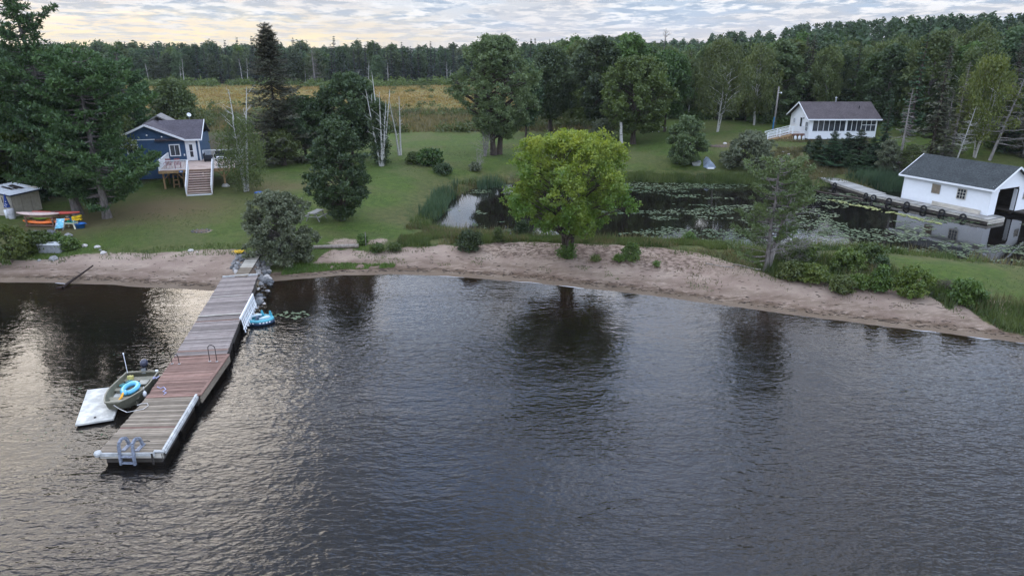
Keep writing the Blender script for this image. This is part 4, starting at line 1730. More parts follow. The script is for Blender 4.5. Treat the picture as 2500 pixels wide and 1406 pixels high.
def boathouse():
    A = Vector((39.55, 69.75, 0))       # far-left corner of the long wall
    B = Vector((43.35, 62.2, 0))        # near corner
    d = (B - A).normalized()
    L = (B - A).length
    ang = math.atan2(d.y, d.x)
    fz = .72
    r = thing('boathouse', 'white clapboard boathouse with dark roof and open doorway standing in the pond', 'boathouse', (A.x, A.y, fz), ang)
    Wd, eh, rise = 6.0, 2.45, 1.62
    mb = MB()
    siding(mb, lambda z: [(0, L)], -.12, eh, dz=.11)
    mb.build('long_wall', P_white, r)
    MB().box(0, L, Wd - .05, Wd, -.12, eh).build('far_wall', P_white, r)

    def gs(z):
        if z < 1.95:
            return [(0, 1.05), (4.3, Wd)]
        if z < 2.2:
            return [(0, 1.15), (4.2, Wd)]
        if z < eh:
            return [(0, Wd)]
        t = (z - eh) / rise
        return [(Wd / 2 * t, Wd - Wd / 2 * t)]
    mb = MB()
    siding(mb, gs, -.12, eh + rise - .04, dz=.11)
    mb.build('door_wall', P_white, r, (L, 0, 0), math.radians(90))
    mb = MB()

    def gs2(z):
        if z < 1.9:
            return [(-Wd, -4.6), (-1.2, 0)]
        if z < eh:
            return [(-Wd, 0)]
        t = (z - eh) / rise
        return [(-Wd + Wd / 2 * t, -Wd / 2 * t)]
    siding(mb, gs2, -.12, eh + rise - .04, dz=.11)
    mb.build('rear_wall', P_white, r, (0, 0, 0), math.radians(-90))
    mb = MB()
    mb.slab([(-.42, -.38, eh - .17), (L + .38, -.38, eh - .17), (L + .38, Wd / 2, eh + rise + .07), (-.42, Wd / 2, eh + rise + .07)], .12)
    mb.slab([(-.42, Wd / 2 + .002, eh + rise + .07), (L + .38, Wd / 2 + .002, eh + rise + .07), (L + .38, Wd + .38, eh - .17), (-.42, Wd + .38, eh - .17)], .12)
    mb.build('roof', MATS['shingle_green'], r)
    mb = MB()
    mb.bar((-.44, -.41, eh - .22), (L + .42, -.41, eh - .22), .05, .17)
    mb.bar((L + .41, -.41, eh - .24), (L + .41, Wd / 2, eh + rise), .05, .17)
    mb.bar((L + .41, Wd / 2, eh + rise), (L + .41, Wd + .41, eh - .24), .05, .17)
    mb.bar((-.44, -.41, eh - .24), (-.44, Wd / 2, eh + rise), .05, .17)
    mb.build('fascia', P_white, r)
    MB().box(-.02, .06, -.075, .02, -.12, eh - .05).build('corner_board', P_white, r)
    MB().box(L - .06, L + .07, -.075, .03, -.12, eh - .05).build('corner_board', P_white, r)
    # boarded window and glazed window
    mb = MB()
    b = MB()
    b.box(3.0 - .05, 3.75 + .05, -.09, -.046, .98, 1.03)
    b.box(3.0 - .05, 3.0, -.09, -.046, 1.03, 1.85)
    b.box(3.75, 3.8, -.09, -.046, 1.03, 1.85)
    b.box(3.0 - .05, 3.8, -.09, -.046, 1.85, 1.9)
    fr = b.build('window_frame', MATS['board_pale'], r)
    MB().box(3.0, 3.75, -.07, -.048, 1.03, 1.85).build('shutter_board', plain('brown_board', (.22, .18, .13), .85), fr)
    window(r, 'window', 5.45, .92, .86, .98, -.045, 3, 3, frame='board_pale', fw=.05)
    # leaves of the open door folded against the inside, dark interior wall
    MB().box(L - .42, L - .1, 4.25, 4.33, -.1, 1.9).build('door_leaf', P_white, r)
    MB().box(.05, L - .05, Wd - .2, Wd - .07, -.1, eh).build('inner_lining', MATS['dark_timber'], r)
    MB().box(.1, L - .1, .06, .16, -.1, eh).build('inner_lining', MATS['dark_timber'], r)
    MB().box(.1, L - .1, .2, Wd - .2, eh - .02, eh + .04).build('loft_floor', MATS['dark_timber'], r)
    MB().box(.3, L - .2, .17, 1.0, -.3, -.12).build('inner_walkway', MATS['dark_timber'], r)
    MB().box(.3, L - .2, 4.4, Wd - .2, -.3, -.12).build('inner_walkway', MATS['dark_timber'], r)
    window(r, 'window', 5.1, .95, .6, .7, -.045, 2, 2, frame='board_pale', fw=.05, rotz=math.radians(90), origin=(L, 0, 0))

    # boardwalk round the boathouse and along the far shore
    M = Matrix.Translation((A.x, A.y, fz)) @ Matrix.Rotation(ang, 4, 'Z')
    w = thing('boardwalk', 'long grey plank boardwalk running from the far bank past the boathouse', 'boardwalk')
    P = [Vector(W(1989, 430, .74)), Vector(W(2121, 474, .70)), M @ Vector((L + 1.0, -1.42, -.12))]
    # outer edge; the inner edge is a walkway's width away
    for s in range(2):
        a, b = P[s], P[s + 1]
        dd = (b - a)
        ln = dd.length
        dd.normalize()
        side = Vector((-dd.y, dd.x, 0))
        wd = 2.0 if s == 0 else 1.36
        n = int(ln / .165)
        for i in range(n):
            t0 = i / n
            c = a + (b - a) * (t0 + .5 / n)
            rr = random.Random(i + 100 * s)
            me = MB().box(-ln / n / 2 + .006, ln / n / 2 - .006, rr.uniform(-.04, 0), wd + rr.uniform(-.02, .03), -.05, 0)
            o = me.build('plank', MATS['grey_timber_cross'], w, (c.x, c.y, c.z + rr.uniform(-.004, .006)), math.atan2(dd.y, dd.x))
        MB().bar(a + side * .02 - Vector((0, 0, .15)), b + side * .02 - Vector((0, 0, .15)), .09, .17).build('edge_beam', MATS['board_pale'], w)
        MB().bar(a + side * .06 - Vector((0, 0, .42)), b + side * .06 - Vector((0, 0, .42)), .12, .16).build('lower_beam', MATS['dark_timber'], w)
        MB().bar(a + side * (wd - .1) - Vector((0, 0, .15)), b + side * (wd - .1) - Vector((0, 0, .15)), .09, .17).build('edge_beam', MATS['dark_timber'], w)
        k = max(2, int(ln / 2.4))
        for i in range(k):
            c = a + (b - a) * ((i + .5) / k)
            for q in (.12, wd - .15):
                pp = c + side * q
                MB().bar((pp.x, pp.y, -.9), (pp.x, pp.y, c.z - .06), .16).build('pile', MATS['dark_timber'], w)
    # front platform around the near end
    e0, e1 = L, L + 1.0
    n = 7
    for i in range(n):
        c = M @ Vector((e0 + (i + .5) * (1.0 / n), -1.36 + .02, -.125))
        MB().box(-.5 / n + .005, .5 / n - .005, 0, 2.35, -.05, 0).build('plank', MATS['grey_timber_cross'], w, c, ang)
    c1, c2 = M @ Vector((e1 + .03, -1.42, -.3)), M @ Vector((e1 + .03, 1.0, -.3))
    MB().bar(c1, c2, .08, .2).build('edge_beam', MATS['board_pale'], w)
    MB().bar(c1 - Vector((0, 0, .24)), c2 - Vector((0, 0, .24)), .08, .18).build('lower_beam', MATS['board_pale'], w)
    # far platform inside/right of the doorway
    MB().box(0, 1.0, 4.4, 6.4, -.3, -.16).build('side_platform', MATS['dark_timber'], w, M @ Vector((L, 0, 0)), ang)
    # long pale plank leaning along the wall
    mb = MB()
    mb.box(3.3, 7.9, -.17, -.11, -.1, .26)
    mb.box(3.3, 7.9, -.34, -.171, -.1, -.04)
    o = mb.build('plank_bench', MATS['board_pale'], None, (A.x, A.y, fz), ang)
    tag(o, 'long pale plank bench lying along the foot of the boathouse wall', 'bench')
    # tyre fenders
    ty = MB()
    prof = []
    for i in range(12):
        a = 2 * math.pi * i / 12
        prof.append((.25 + .085 * math.cos(a), .075 * math.sin(a)))
    prof.append(prof[0])
    ty.lathe(prof, 18)
    tm = ty.build('tyre', P_rubber, mesh_only=True, smooth=True)
    rm = MB()
    rm.lathe([(.175, -.05), (.185, -.05), (.185, .05), (.175, .05), (.175, -.05)], 18)
    spots = [(0, .42, 'leftmost tyre fender, alone near the far end of the boardwalk'),
             (0, .97, 'second tyre fender, a dark one just before the bend of the boardwalk'),
             (1, .055, 'third tyre fender with a pale inner ring, just past the boardwalk bend'),
             (1, .20, 'fourth tyre fender, below the far corner of the boathouse'),
             (1, .36, 'fifth tyre fender, left of the boarded boathouse window'),
             (1, .505, 'sixth tyre fender, below the boarded boathouse window'),
             (1, .655, 'seventh tyre fender, between the two boathouse windows'),
             (1, .82, 'eighth tyre fender, nearest the platform corner')]
    for s, t, lab in spots:
        a, b = P[s], P[s + 1]
        dd = (b - a).normalized()
        c = a + (b - a) * t - Vector((-dd.y, dd.x, 0)) * .10 - Vector((0, 0, .24))
        o = link('tyre_fender', tm, None, c)
        o.rotation_euler = (math.radians(80), 0, math.atan2(dd.y, dd.x))
        tag(o, lab, 'tyre', 'tyre fenders along the boardwalk')
        if 'third' in lab:
            q = rm.build('inner_ring', plain('pale_grey_ring', (.5, .5, .5), .6), o)
    for y, lab in ((4.75, 'dark tyre fender hanging right of the boathouse doorway'), (5.9, 'rightmost tyre fender beyond the boathouse doorway')):
        o = link('tyre_fender', tm, None, M @ Vector((L + 1.1, y, -.3)))
        o.rotation_euler = (math.radians(80), 0, ang + math.radians(90))
        tag(o, lab, 'tyre', 'tyre fenders along the boardwalk')


wood('grey_timber_cross', (.22, .215, .20), (.37, .365, .34), axis=1)
cott, MC = blue_cottage()
cottage_deck(MC)
white_cottage()
boathouse()


def garden_shed():
    # pixel corners: near vertical edge (38,520), right end (95,505), left end off the frame
    c = Vector(G(38, 530))
    b = Vector(G(98, 513))
    d = (b - c).normalized()
    ang = math.atan2(d.y, d.x)
    L, Wd = 2.7, 2.9
    r = thing('garden_shed', 'small beige plywood shed with a white metal roof at the left edge', 'shed', (c.x, c.y, c.z - .05), ang)
    w = MB().box(0, L, -.0, .06, 0, 1.95)
    w.build('side_wall', P_cream, r)
    mb = MB()
    mb.raw([(0, 0, 0), (0, Wd, 0), (0, Wd, 2.25), (0, 0, 1.95), (.06, 0, 0), (.06, Wd, 0), (.06, Wd, 2.25), (.06, 0, 1.95)],
           [(0, 3, 2, 1), (4, 5, 6, 7), (0, 1, 5, 4), (1, 2, 6, 5), (2, 3, 7, 6), (3, 0, 4, 7)])
    mb.build('front_wall', P_cream, r)
    MB().box(L - .06, L, .061, Wd, 0, 2.2).build('back_wall', P_cream, r)
    MB().box(.061, L - .061, Wd - .06, Wd, 0, 2.2).build('far_wall', P_cream, r)
    for i in range(1, 3):
        MB().box(i * L / 3 - .01, i * L / 3 + .01, -.012, 0, .05, 1.9).build('seam_strip', plain('seam', (.25, .22, .18), .9), r)
    # double door on the front wall (x=0 plane)
    for k in range(2):
        MB().box(-.03, -.003, 1.0 + k * .72, 1.69 + k * .72, .1, 1.75).build('door', P_cream, r)
    for y in (1.0, 1.71, 2.43):
        MB().box(-.05, -.031, y - .03, y + .03, 1.25, 1.7).build('hinge_strap', plain('dark_iron', (.06, .045, .035), .8), r)
    rf = MB()
    rf.slab([(-.25, -.2, 1.98), (L + .2, -.2, 1.98), (L + .2, Wd + .2, 2.38), (-.25, Wd + .2, 2.38)], .05)
    ro = rf.build('roof', plain('white_metal_roof', (.62, .65, .68), .4, var=.15), r)
    for i in range(9):
        x = -.25 + (L + .45) * i / 8
        MB().bar((x, -.2, 2.0), (x, Wd + .2, 2.4), .035, .03).build('roof_rib', MATS['white_metal_roof'], ro)
    rot = plain('rust_patch', (.06, .04, .035), .9)
    for (x, y, w2, l2) in ((1.0, 1.0, .25, 1.2), (1.35, .9, .3, .5), (1.75, .8, .35, 1.3), (1.5, 1.7, .5, .3)):
        MB().slab([(x, y, 2.0 + (y + .2) / 6 * 1.0 * 1.0 + .004), (x + w2, y, 2.0 + (y + .2) / 6 + .004), (x + w2, y + l2, 2.0 + (y + l2 + .2) / 6 + .004), (x, y + l2, 2.0 + (y + l2 + .2) / 6 + .004)], .0).build(
            'rust_patch', rot, ro)
    f = MB()
    f.bar((-.27, -.22, 1.93), (L + .22, -.22, 1.93), .04, .11)
    f.bar((-.27, -.22, 1.93), (-.27, Wd + .22, 2.33), .04, .11)
    f.build('fascia', plain('navy_trim', (.03, .04, .07), .6), r)
    # folded patio umbrella and pale barrel at the near corner
    u = thing('folded_parasol', 'folded blue parasol with white spots leaning on the shed corner', 'parasol', (c.x - .25, c.y - .35, c.z), .2)
    MB().tube([(0, 0, 0), (.02, .05, 2.1)], .025, 6).build('pole', P_alu, u)
    cv = MB().lathe([(.0, 2.05), (.06, 2.0), (.12, 1.6), (.19, 1.2), (.25, .95), (.20, .92), (0, .95)], 9)
    co = cv.build('canopy', plain('parasol_blue', (.02, .05, .22), .8), u)
    for (a, z) in ((-1.6, 1.25), (-1.3, 1.45), (-1.9, 1.12), (-1.5, 1.05), (-1.1, 1.2)):
        rr = .25 - (z - .95) * .2
        MB().box(-.03, .03, -.006, .0, -.03, .03).build('spot', P_white, co, (rr * math.cos(a), rr * math.sin(a) - .01, z), a + math.pi / 2)
    b1 = thing('barrel', 'pale plastic barrel standing at the foot of the shed corner', 'barrel', (c.x + .1, c.y - .55, hz(c.x, c.y - .5) - .02))
    MB().lathe([(0, .0), (.24, .0), (.28, .1), (.26, .4), (.28, .75), (.24, .9), (.0, .9)], 14).build('drum', plain('pale_plastic', (.5, .5, .52), .5), b1, smooth=True)
    MB().lathe([(.285, 0), (.29, .03), (.285, .06)], 14, (0, 0, .4)).build('hoop', P_alu, b1)
    b2 = thing('bucket', 'white bucket stacked left of the pale barrel by the shed', 'bucket', (c.x - .42, c.y - .38, hz(c.x - .4, c.y - .4) - .02))
    MB().lathe([(0, 0), (.13, 0), (.17, .75), (.15, .76), (0, .72)], 12).build('pail', P_white, b2, smooth=True)
    MB().tube([(.17, 0, .7), (.1, -.14, .62), (-.1, -.14, .62), (-.17, 0, .7)], .01, 5).build('bail', P_alu, b2)


garden_shed()


# ------------------------------------------------------------------ the jetty and what lies by it
def jetty():
    r = thing('jetty', 'long plank jetty of weathered grey and red sections reaching from the beach into the lake', 'jetty')
    # corner points of the sections, from the lake end to the shore: left, right, height, wood
    secs = [
        ((240, 1105, .55), (397, 1104, .55), (357, 970, .58), (481, 965, .58), 'dock_brown'),
        ((357, 970, .62), (483, 965, .62), (424, 874, .64), (553, 866, .64), 'dock_red'),
        ((424, 872, .66), (552, 866, .66), (484, 775, .72), (590, 768, .72), 'dock_grey'),
        ((484, 773, .74), (592, 766, .74), (513, 728, .78), (611, 722, .78), 'dock_brown2'),
        ((513, 727, .79), (611, 721, .79), (543, 678, .84), (629, 672, .84), 'dock_brown2'),
    ]
    MATS['dock_brown2'] = MATS['dock_grey']
    for s, (a, b, c, d, wd) in enumerate(secs):
        a, b, c, d = (Vector(W(*q)) for q in (a, b, c, d))
        L = ((c - a).length + (d - b).length) / 2
        n = max(3, int(L / .148))
        for i in range(n):
            t = (i + .5) / n
            p, q = a + (c - a) * t, b + (d - b) * t
            w = (q - p).length
            rr = random.Random(i * 7 + s)
            ex0, ex1 = rr.uniform(-.03, .02), rr.uniform(-.02, .03)
            m = MB().box(-w / 2 + ex0, w / 2 + ex1, -L / n / 2 + .007, L / n / 2 - .007, -.045, 0)
            e = (q - p).normalized()
            ce = (p + q) / 2
            use = MATS[wd]
            if rr.random() < .07:
                use = MATS['dock_red'] if s in (0, 2) else use
            m.build('deck_plank', use, r, (ce.x, ce.y, ce.z + rr.uniform(-.003, .004)), math.atan2(e.y, e.x))
        for (p, q, sg) in ((a, c, 1), (b, d, -1)):
            o = Vector((.03 * sg, 0, -.16))
            MB().bar(p + o, q + o, .07, .2).build('side_beam', MATS['dark_timber'] if s != 1 else MATS['dock_red'], r)
        MB().bar(a + Vector((0, .03, -.15)), b + Vector((0, .03, -.15)), .06, .2).build('end_beam', MATS['board_pale'] if s == 0 else MATS['dark_timber'], r)
        # floats / timber cribs under the deck
        k = 2 if s < 3 else 1
        for i in range(k):
            t0, t1 = (i + .08) / k, (i + .92) / k
            m = MB()
            V = []
            for z in (-.5, .27):
                for (u, v) in ((.06, t0), (.94, t0), (.94, t1), (.06, t1)):
                    p = (a + (c - a) * v) * (1 - u) + (b + (d - b) * v) * u
                    V.append((p.x, p.y, z if z < 0 else p.z - .27))
            m.raw(V, [(0, 3, 2, 1), (4, 5, 6, 7), (0, 1, 5, 4), (1, 2, 6, 5), (2, 3, 7, 6), (3, 0, 4, 7)])
            m.build('crib', MATS['dark_timber'], r)
    # white bumper rail along the right edge of the end section and on its corner
    a, b, c, d = (Vector(W(*q)) for q in secs[0][:4])
    wp = plain('worn_white_paint', (.46, .47, .46), .6, var=.3, nscale=4)
    MB().bar(b + Vector((-.02, .1, .03)), d + Vector((-.02, 0, .03)), .09, .09).build('bumper_rail', wp, r)
    MB().bar(b + Vector((.05, .1, -.05)), d + Vector((.05, 0, -.05)), .05, .13).build('bumper_rail', wp, r)
    MB().bar(a + Vector((0, -.035, -.06)), b + Vector((-.3, -.035, -.06)), .04, .15).build('end_fascia', wp, r)
    MB().lathe([(0, -.12), (.12, -.1), (.15, 0), (.12, .07), (0, .09)], 12).build('corner_bumper', wp, r, a + Vector((-.02, 0, -.02)))
    MB().bar(b + Vector((-.35, .05, .02)), b + Vector((.05, .02, .02)), .1, .07).build('corner_bumper', wp, r)
    for t in (.33, .84):
        p = a + (b - a) * t
        MB().box(-.035, .035, -.08, -.04, -.5, .0).build('mounting_post', MATS['dark_timber'], r, p)
    # raised kerb on the right of the red section
    a1, b1, c1, d1 = (Vector(W(*q)) for q in secs[1][:4])
    MB().bar(b1 + Vector((.1, 0, .02)), d1 + Vector((.1, 0, .02)), .13, .06).build('edge_kerb', MATS['dock_red'], r)
    MB().bar(b1 + Vector((.12, 0, -.22)), d1 + Vector((.12, 0, -.22)), .07, .3).build('side_beam', MATS['dock_brown'], r)
    # pale head beam at the shore end
    a4, b4, c4, d4 = (Vector(W(*q)) for q in secs[4][:4])
    MB().bar(c4 + Vector((0, .05, .05)), d4 + Vector((0, .05, .05)), .09, .09).build('head_beam', wp, r)
    # pale strips across the joints
    a3, b3 = (Vector(W(*q)) for q in secs[3][:2])
    MB().bar(a3 + Vector((0, 0, .02)), b3 + Vector((-.1, 0, .02)), .10, .03).build('joint_strip', MATS['board_pale'], r)
    a4_, b4_ = (Vector(W(*q)) for q in secs[4][:2])
    MB().bar(a4_ + Vector((0, 0, .012)), b4_ + Vector((-.5, 0, .012)), .07, .02).build('joint_strip', MATS['board_pale'], r)

    # gangplank up the bank
    g = thing('gangplank', 'narrow sloping plank walk between the rocks from bank to jetty', 'gangplank')
    p0, p1 = Vector(W(588, 674, .90)), Vector(W(619, 625, 1.25))
    dd = (p1 - p0).normalized()
    n = 26
    L = (p1 - p0).length
    for i in range(n):
        c = p0 + (p1 - p0) * ((i + .5) / n)
        MB().box(-.42, .42, -L / n / 2 + .006, L / n / 2 - .006, -.04, 0).build('plank', MATS['dock_brown'] if i < 11 else MATS['board_pale'], g, c, math.atan2(dd.y, dd.x) - math.pi / 2)
    for s in (-.34, .34):
        sd = Vector((dd.y, -dd.x, 0)) * s
        MB().bar(p0 + sd - Vector((0, 0, .1)), p1 + sd - Vector((0, 0, .1)), .06, .12).build('side_beam', MATS['dark_timber'], g)

    # hoop handrails
    def hoop(px, py, lab, w=.42, h=.95, k=0):
        p = Vector(W(px, py, .64))
        t = thing('hoop_handrail', lab, 'handrail', p, math.radians(-4), 'black hoop handrails on the jetty')
        pts = [(-w / 2, 0, 0)] + [(-w / 2 * math.cos(a), 0, h - w / 2 + w / 2 * math.sin(a)) for a in np.linspace(0, math.pi, 8)] + [(w / 2, 0, 0)]
        MB().tube(pts, .02, 6).build('hoop', P_black, t, smooth=True)
        for s in (-1, 1):
            MB().box(s * w / 2 - .05, s * w / 2 + .05, -.05, .05, 0, .02).build('foot_plate', P_alu, t)
    hoop(521, 882, 'black hoop handrail on the right side of the jetty', .36, .88)
    hoop(429, 888, 'black hoop handrail on the left side of the jetty above the boat', .36, .55)

    # grey-blue plastic swim ladder at the end
    p = a + (b - a) * .47
    t = thing('swim_ladder', 'mottled grey blue plastic swim ladder over the end of the jetty', 'ladder', (p.x, p.y, p.z), math.radians(-2))
    lb = plain('ladder_greyblue', (.21, .235, .29), .5, var=.4, nscale=9)
    for s in (-1, 1):
        pts = [(s * .27, .55, .02), (s * .27, .42, .38), (s * .27, .15, .52), (s * .27, -.08, .42), (s * .27, -.14, 0), (s * .27, -.16, -.45)]
        m = MB()
        for i in range(len(pts) - 1):
            m.bar(pts[i], pts[i + 1], .12, .09, up=(1, 0, 0))
        m.build('side_rail', lb, t, bevel=.02)
        MB().box(s * .27 - .08, s * .27 + .08, .1, .62, 0, .04).build('foot_plate', lb, t)
    for z in (-.06, -.34):
        MB().box(-.22, .22, -.22, -.1, z - .04, z).build('step', lb, t)
    MB().tube([(-.2, .75, .01), (-.05, .82, .02), (.12, .78, .01), (.3, .84, .02), (.42, .8, .01)], .018, 5).build('anchor_chain', P_black, t)

    # slatted white panel hung beside the jetty
    t = thing('slatted_panel', 'white slatted wooden panel hanging from the right side of the jetty', 'panel')
    q0, q1 = Vector(W(586, 778, 1.02)), Vector(W(617, 718, 1.02))
    out = Vector((.94, -.3, 0))
    MB().bar(q0, q1, .07, .1).build('top_rail', P_white, t)
    MB().bar(q0 + out * .16 + Vector((0, 0, -.6)), q1 + out * .16 + Vector((0, 0, -.6)), .05, .06).build('lower_rail', P_white, t)
    n = 13
    for i in range(n):
        c = q0 + (q1 - q0) * ((i + .5) / n)
        MB().bar(c + out * .04 + Vector((0, 0, .02)), c + out * .22 + Vector((0, 0, -.85 + .06 * (i % 3))), .035, .11, up=tuple((q1 - q0).normalized())).build('slat', P_white, t)


jetty()


def sweep_hull(st, name, mat, parent, th=.03, flat=True):
    """st: list of (x, halfwidth_top, halfwidth_bottom, z_bottom, z_top); open hull with thickness"""
    V, F = [], []
    prof = lambda q, i: [(q[0], -q[1] + i, q[4]), (q[0], -(q[1] * .55 + q[2] * .45) + i, q[3] + (q[4] - q[3]) * .45), (q[0], -q[2] + i, q[3] + .02 + i),
                         (q[0], 0, q[3] + i), (q[0], q[2] - i, q[3] + .02 + i), (q[0], (q[1] * .55 + q[2] * .45) - i, q[3] + (q[4] - q[3]) * .45), (q[0], q[1] - i, q[4])]
    n = len(st)
    for i in (0, th):
        for q in st:
            V += prof(q, i)
    for l in range(2):
        b = l * n * 7
        for a in range(n - 1):
            for j in range(6):
                f = (b + a * 7 + j, b + a * 7 + j + 1, b + (a + 1) * 7 + j + 1, b + (a + 1) * 7 + j)
                F.append(f if l else f[::-1])
    o2 = n * 7
    for a in range(n - 1):
        for j in (0, 6):
            F.append((a * 7 + j, (a + 1) * 7 + j, o2 + (a + 1) * 7 + j, o2 + a * 7 + j))
    for a in (0, n - 1):
        F.append(tuple(a * 7 + j for j in range(7)))
        F.append(tuple(o2 + a * 7 + j for j in range(7)))
        for j in range(6):
            F.append((a * 7 + j, a * 7 + j + 1, o2 + a * 7 + j + 1, o2 + a * 7 + j))
    mb = MB().raw(V, F)
    return mb.build(name, mat, parent)


def boats():
    olive = plain('olive_hull', (.19, .185, .135), .5, .4, .3, var=.18)
    olive2 = plain('olive_inside', (.24, .225, .17), .6, .3, 0, var=.2)
    stern = Vector((-17.84, 30.38, 0))
    bow = Vector((-17.50, 27.15, 0))
    d = (bow - stern).normalized()
    ang = math.atan2(d.y, d.x) + math.radians(0)
    t = thing('motor_boat', 'olive flat-bottomed motor boat moored on the left of the jetty', 'boat', (stern.x, stern.y, 0.02), ang)
    L = 3.3
    st = []
    for s in np.linspace(0, 1, 13):
        wt = .74 + .06 * math.sin(s * math.pi) - .42 * max(0, (s - .45) / .55) ** 2.0
        wb = wt * (.84 - .32 * max(0, s - .5) * 1.2)
        zb = -.06 + .34 * max(0, (s - .62) / .38) ** 1.8
        zt = .50 + .14 * s ** 2
        st.append((s * L, wt, wb, zb, zt))
    hull = sweep_hull(st, 'hull', olive, t, .035)
    m = MB()
    for sg in (-1, 1):
        for i in range(12):
            m.bar((st[i][0], sg * st[i][1], st[i][4] + .01), (st[i + 1][0], sg * st[i + 1][1], st[i + 1][4] + .01), .06, .035)
    m.bar((L, -st[-1][1], st[-1][4]), (L, st[-1][1], st[-1][4]), .08, .06)
    m.bar((0, -st[0][1], st[0][4]), (0, st[0][1], st[0][4]), .08, .06)
    m.build('gunwale', olive2, t)
    for x0, x1 in ((.12, .55), (1.25, 1.52), (2.15, 2.42)):
        i = int((x0 + x1) / 2 / L * 12)
        w = st[i][1] - .06
        MB().box(x0, x1, -w, w, .27, .31).box(x0 + .02, x1 - .02, -w * .86, w * .86, -.02, .27).build('bench', olive2, t)
    MB().box(2.85, 3.22, -.3, .3, .48, .52).build('bow_deck', olive2, t)
    MB().box(.62, 1.05, .12, .52, .312, .36).build('seat_pad', plain('pad_beige', (.38, .36, .30), .8), t, bevel=.02)
    for i in range(4):
        x = .75 + i * .62
        w = np.interp(x, [q[0] for q in st], [q[2] for q in st]) - .05
        MB().box(x, x + .04, -w, w, -.02, .01).build('rib', olive, t)
    # outboard motor
    o = MB()
    o.lathe([(0, .27), (.09, .26), (.15, .18), (.17, .06), (.14, -.04), (.0, -.06)], 12, (-.2, .05, .78), sx=1.25)
    mo = o.build('outboard_motor', plain('motor_navy', (.035, .04, .07), .3, .6), t, smooth=True)
    MB().box(-.27, -.13, .0, .1, -.5, .74).box(-.42, -.05, .02, .08, -.32, -.28).build('motor_leg', P_black, mo)
    MB().bar((-.05, .05, .72), (.35, .05, .8), .045).build('tiller', P_black, mo)
    MB().box(-.08, .03, -.04, .14, .42, .66).build('clamp', P_alu, mo)
    MB().box(-.3, -.16, -.115, -.09, .82, .94).build('cowl_panel', plain('panel_pale', (.5, .52, .58), .4), mo)
    MB().tube([(.08, -.66, .5), (.08, -.68, 1.5)], .014, 5).lathe([(0, 0), (.03, .0), (.035, .07), (0, .08)], 8, (.08, -.68, 1.48)).build('stern_light_pole', P_white, t)
    MB().box(.0, .1, .62, .72, .52, .58).build('corner_cap', P_white, t)
    Mb = Matrix.Translation((stern.x, stern.y, 0.02)) @ Matrix.Rotation(ang, 4, 'Z')

    def at(*p):
        return Mb @ Vector(p)
    # things in the boat
    def torus(R, r_, n=20, k=10):
        m = MB()
        pr = [(R + r_ * math.cos(2 * math.pi * i / k), r_ * math.sin(2 * math.pi * i / k)) for i in range(k)]
        m.lathe(pr + [pr[0]], n)
        return m
    blue = plain('pool_blue', (.11, .42, .62), .25, .5, var=.12)
    blue2 = plain('pool_blue_pale', (.30, .62, .80), .25, .5, var=.1)
    s = thing('swim_ring', 'large light blue inflatable swim ring lying in the olive motor boat', 'swim ring', at(1.60, .05, .44), .3)
    torus(.34, .115).build('tube', blue, s, smooth=True).rotation_euler = (math.radians(10), math.radians(-14), 0)
    torus(.345, .06, 20, 8).build('pale_stripe', blue2, s, (0, 0, .062), smooth=True).rotation_euler = (math.radians(10), math.radians(-14), 0)
    s = thing('arm_float', 'small light blue inflatable float leaning beside the large ring in the boat', 'float', at(2.0, -.02, .40), .3)
    MB().tube([(-.0, -.17, 0), (0, -.09, .03), (0, .09, .03), (0, .17, 0)], [.06, .095, .095, .06], 10).build('tube', blue, s, smooth=True)
    MB().lathe([(.016, 0), (.016, .03), (0, .03)], 6, (0.02, 0, .12)).build('valve', P_white, s)
    s = thing('life_vest', 'teal and black patterned life vest on the stern bench of the motor boat', 'life vest', at(1.0, -.32, .33), 1.2)
    tl = plain('teal_cloth', (.06, .30, .33), .8, var=.5, nscale=14)
    for x in (-.17, .17):
        MB().box(x - .13, x + .13, -.2, .2, 0, .09).build('panel', tl, s, bevel=.03)
    for y in (-.1, .08):
        MB().box(-.28, .28, y - .02, y + .02, .091, .1).build('strap', P_black, s)
    s = thing('fuel_can', 'yellow fuel can in the far stern corner of the motor boat', 'fuel can', at(.40, -.42, .31), .1)
    MB().box(-.13, .13, -.09, .09, 0, .2).build('tank', plain('can_yellow', (.55, .50, .18), .5), s, bevel=.03)
    MB().tube([(-.08, 0, .2), (-.05, 0, .25), (.06, 0, .25), (.09, 0, .2)], .015, 5).build('handle', P_black, s)
    s = thing('pool_noodle', 'orange yellow foam noodle lying in the bow of the motor boat', 'pool noodle', at(2.55, -.12, .27), 0)
    MB().tube([(-.1, -.30, .0), (.02, -.05, .05), (.06, .18, .12), (.02, .44, .2)], .05, 8).build('foam_tube', plain('noodle_orange', (.75, .36, .03), .6), s, smooth=True)
    s2 = MB().lathe([(0, 0), (.08, .02), (.09, .06), (.05, .1), (0, .1)], 8).build('bailer', tl, None, at(2.7, -.32, .16))
    tag(s2, 'small teal bailer cup beneath the orange noodle in the boat', 'bailer')
    fd = MB().lathe([(0, -.14), (.07, -.12), (.09, 0), (.07, .1), (.02, .15), (0, .16)], 10).tube([(0, 0, .15), (.03, -.04, .4)], .01, 4)
    o = fd.build('boat_fender', P_white, None, at(2.1, .86, .36), smooth=True)
    tag(o, 'white teardrop boat fender hanging between boat bow and jetty', 'fender')
    o = MB().tube([at(.9, .78, .50), at(.95, .9, .66), at(1.1, .92, .62), at(1.0, 1.0, .66), at(1.15, 1.05, .65), at(.9, 1.1, .655)], .025, 5).build('mooring_rope', plain('rope_violet', (.42, .42, .60), .8))
    tag(o, 'pale violet mooring rope tied between boat gunwale and red jetty planks', 'rope')
    pts = [at(3.28, 0, .5)]
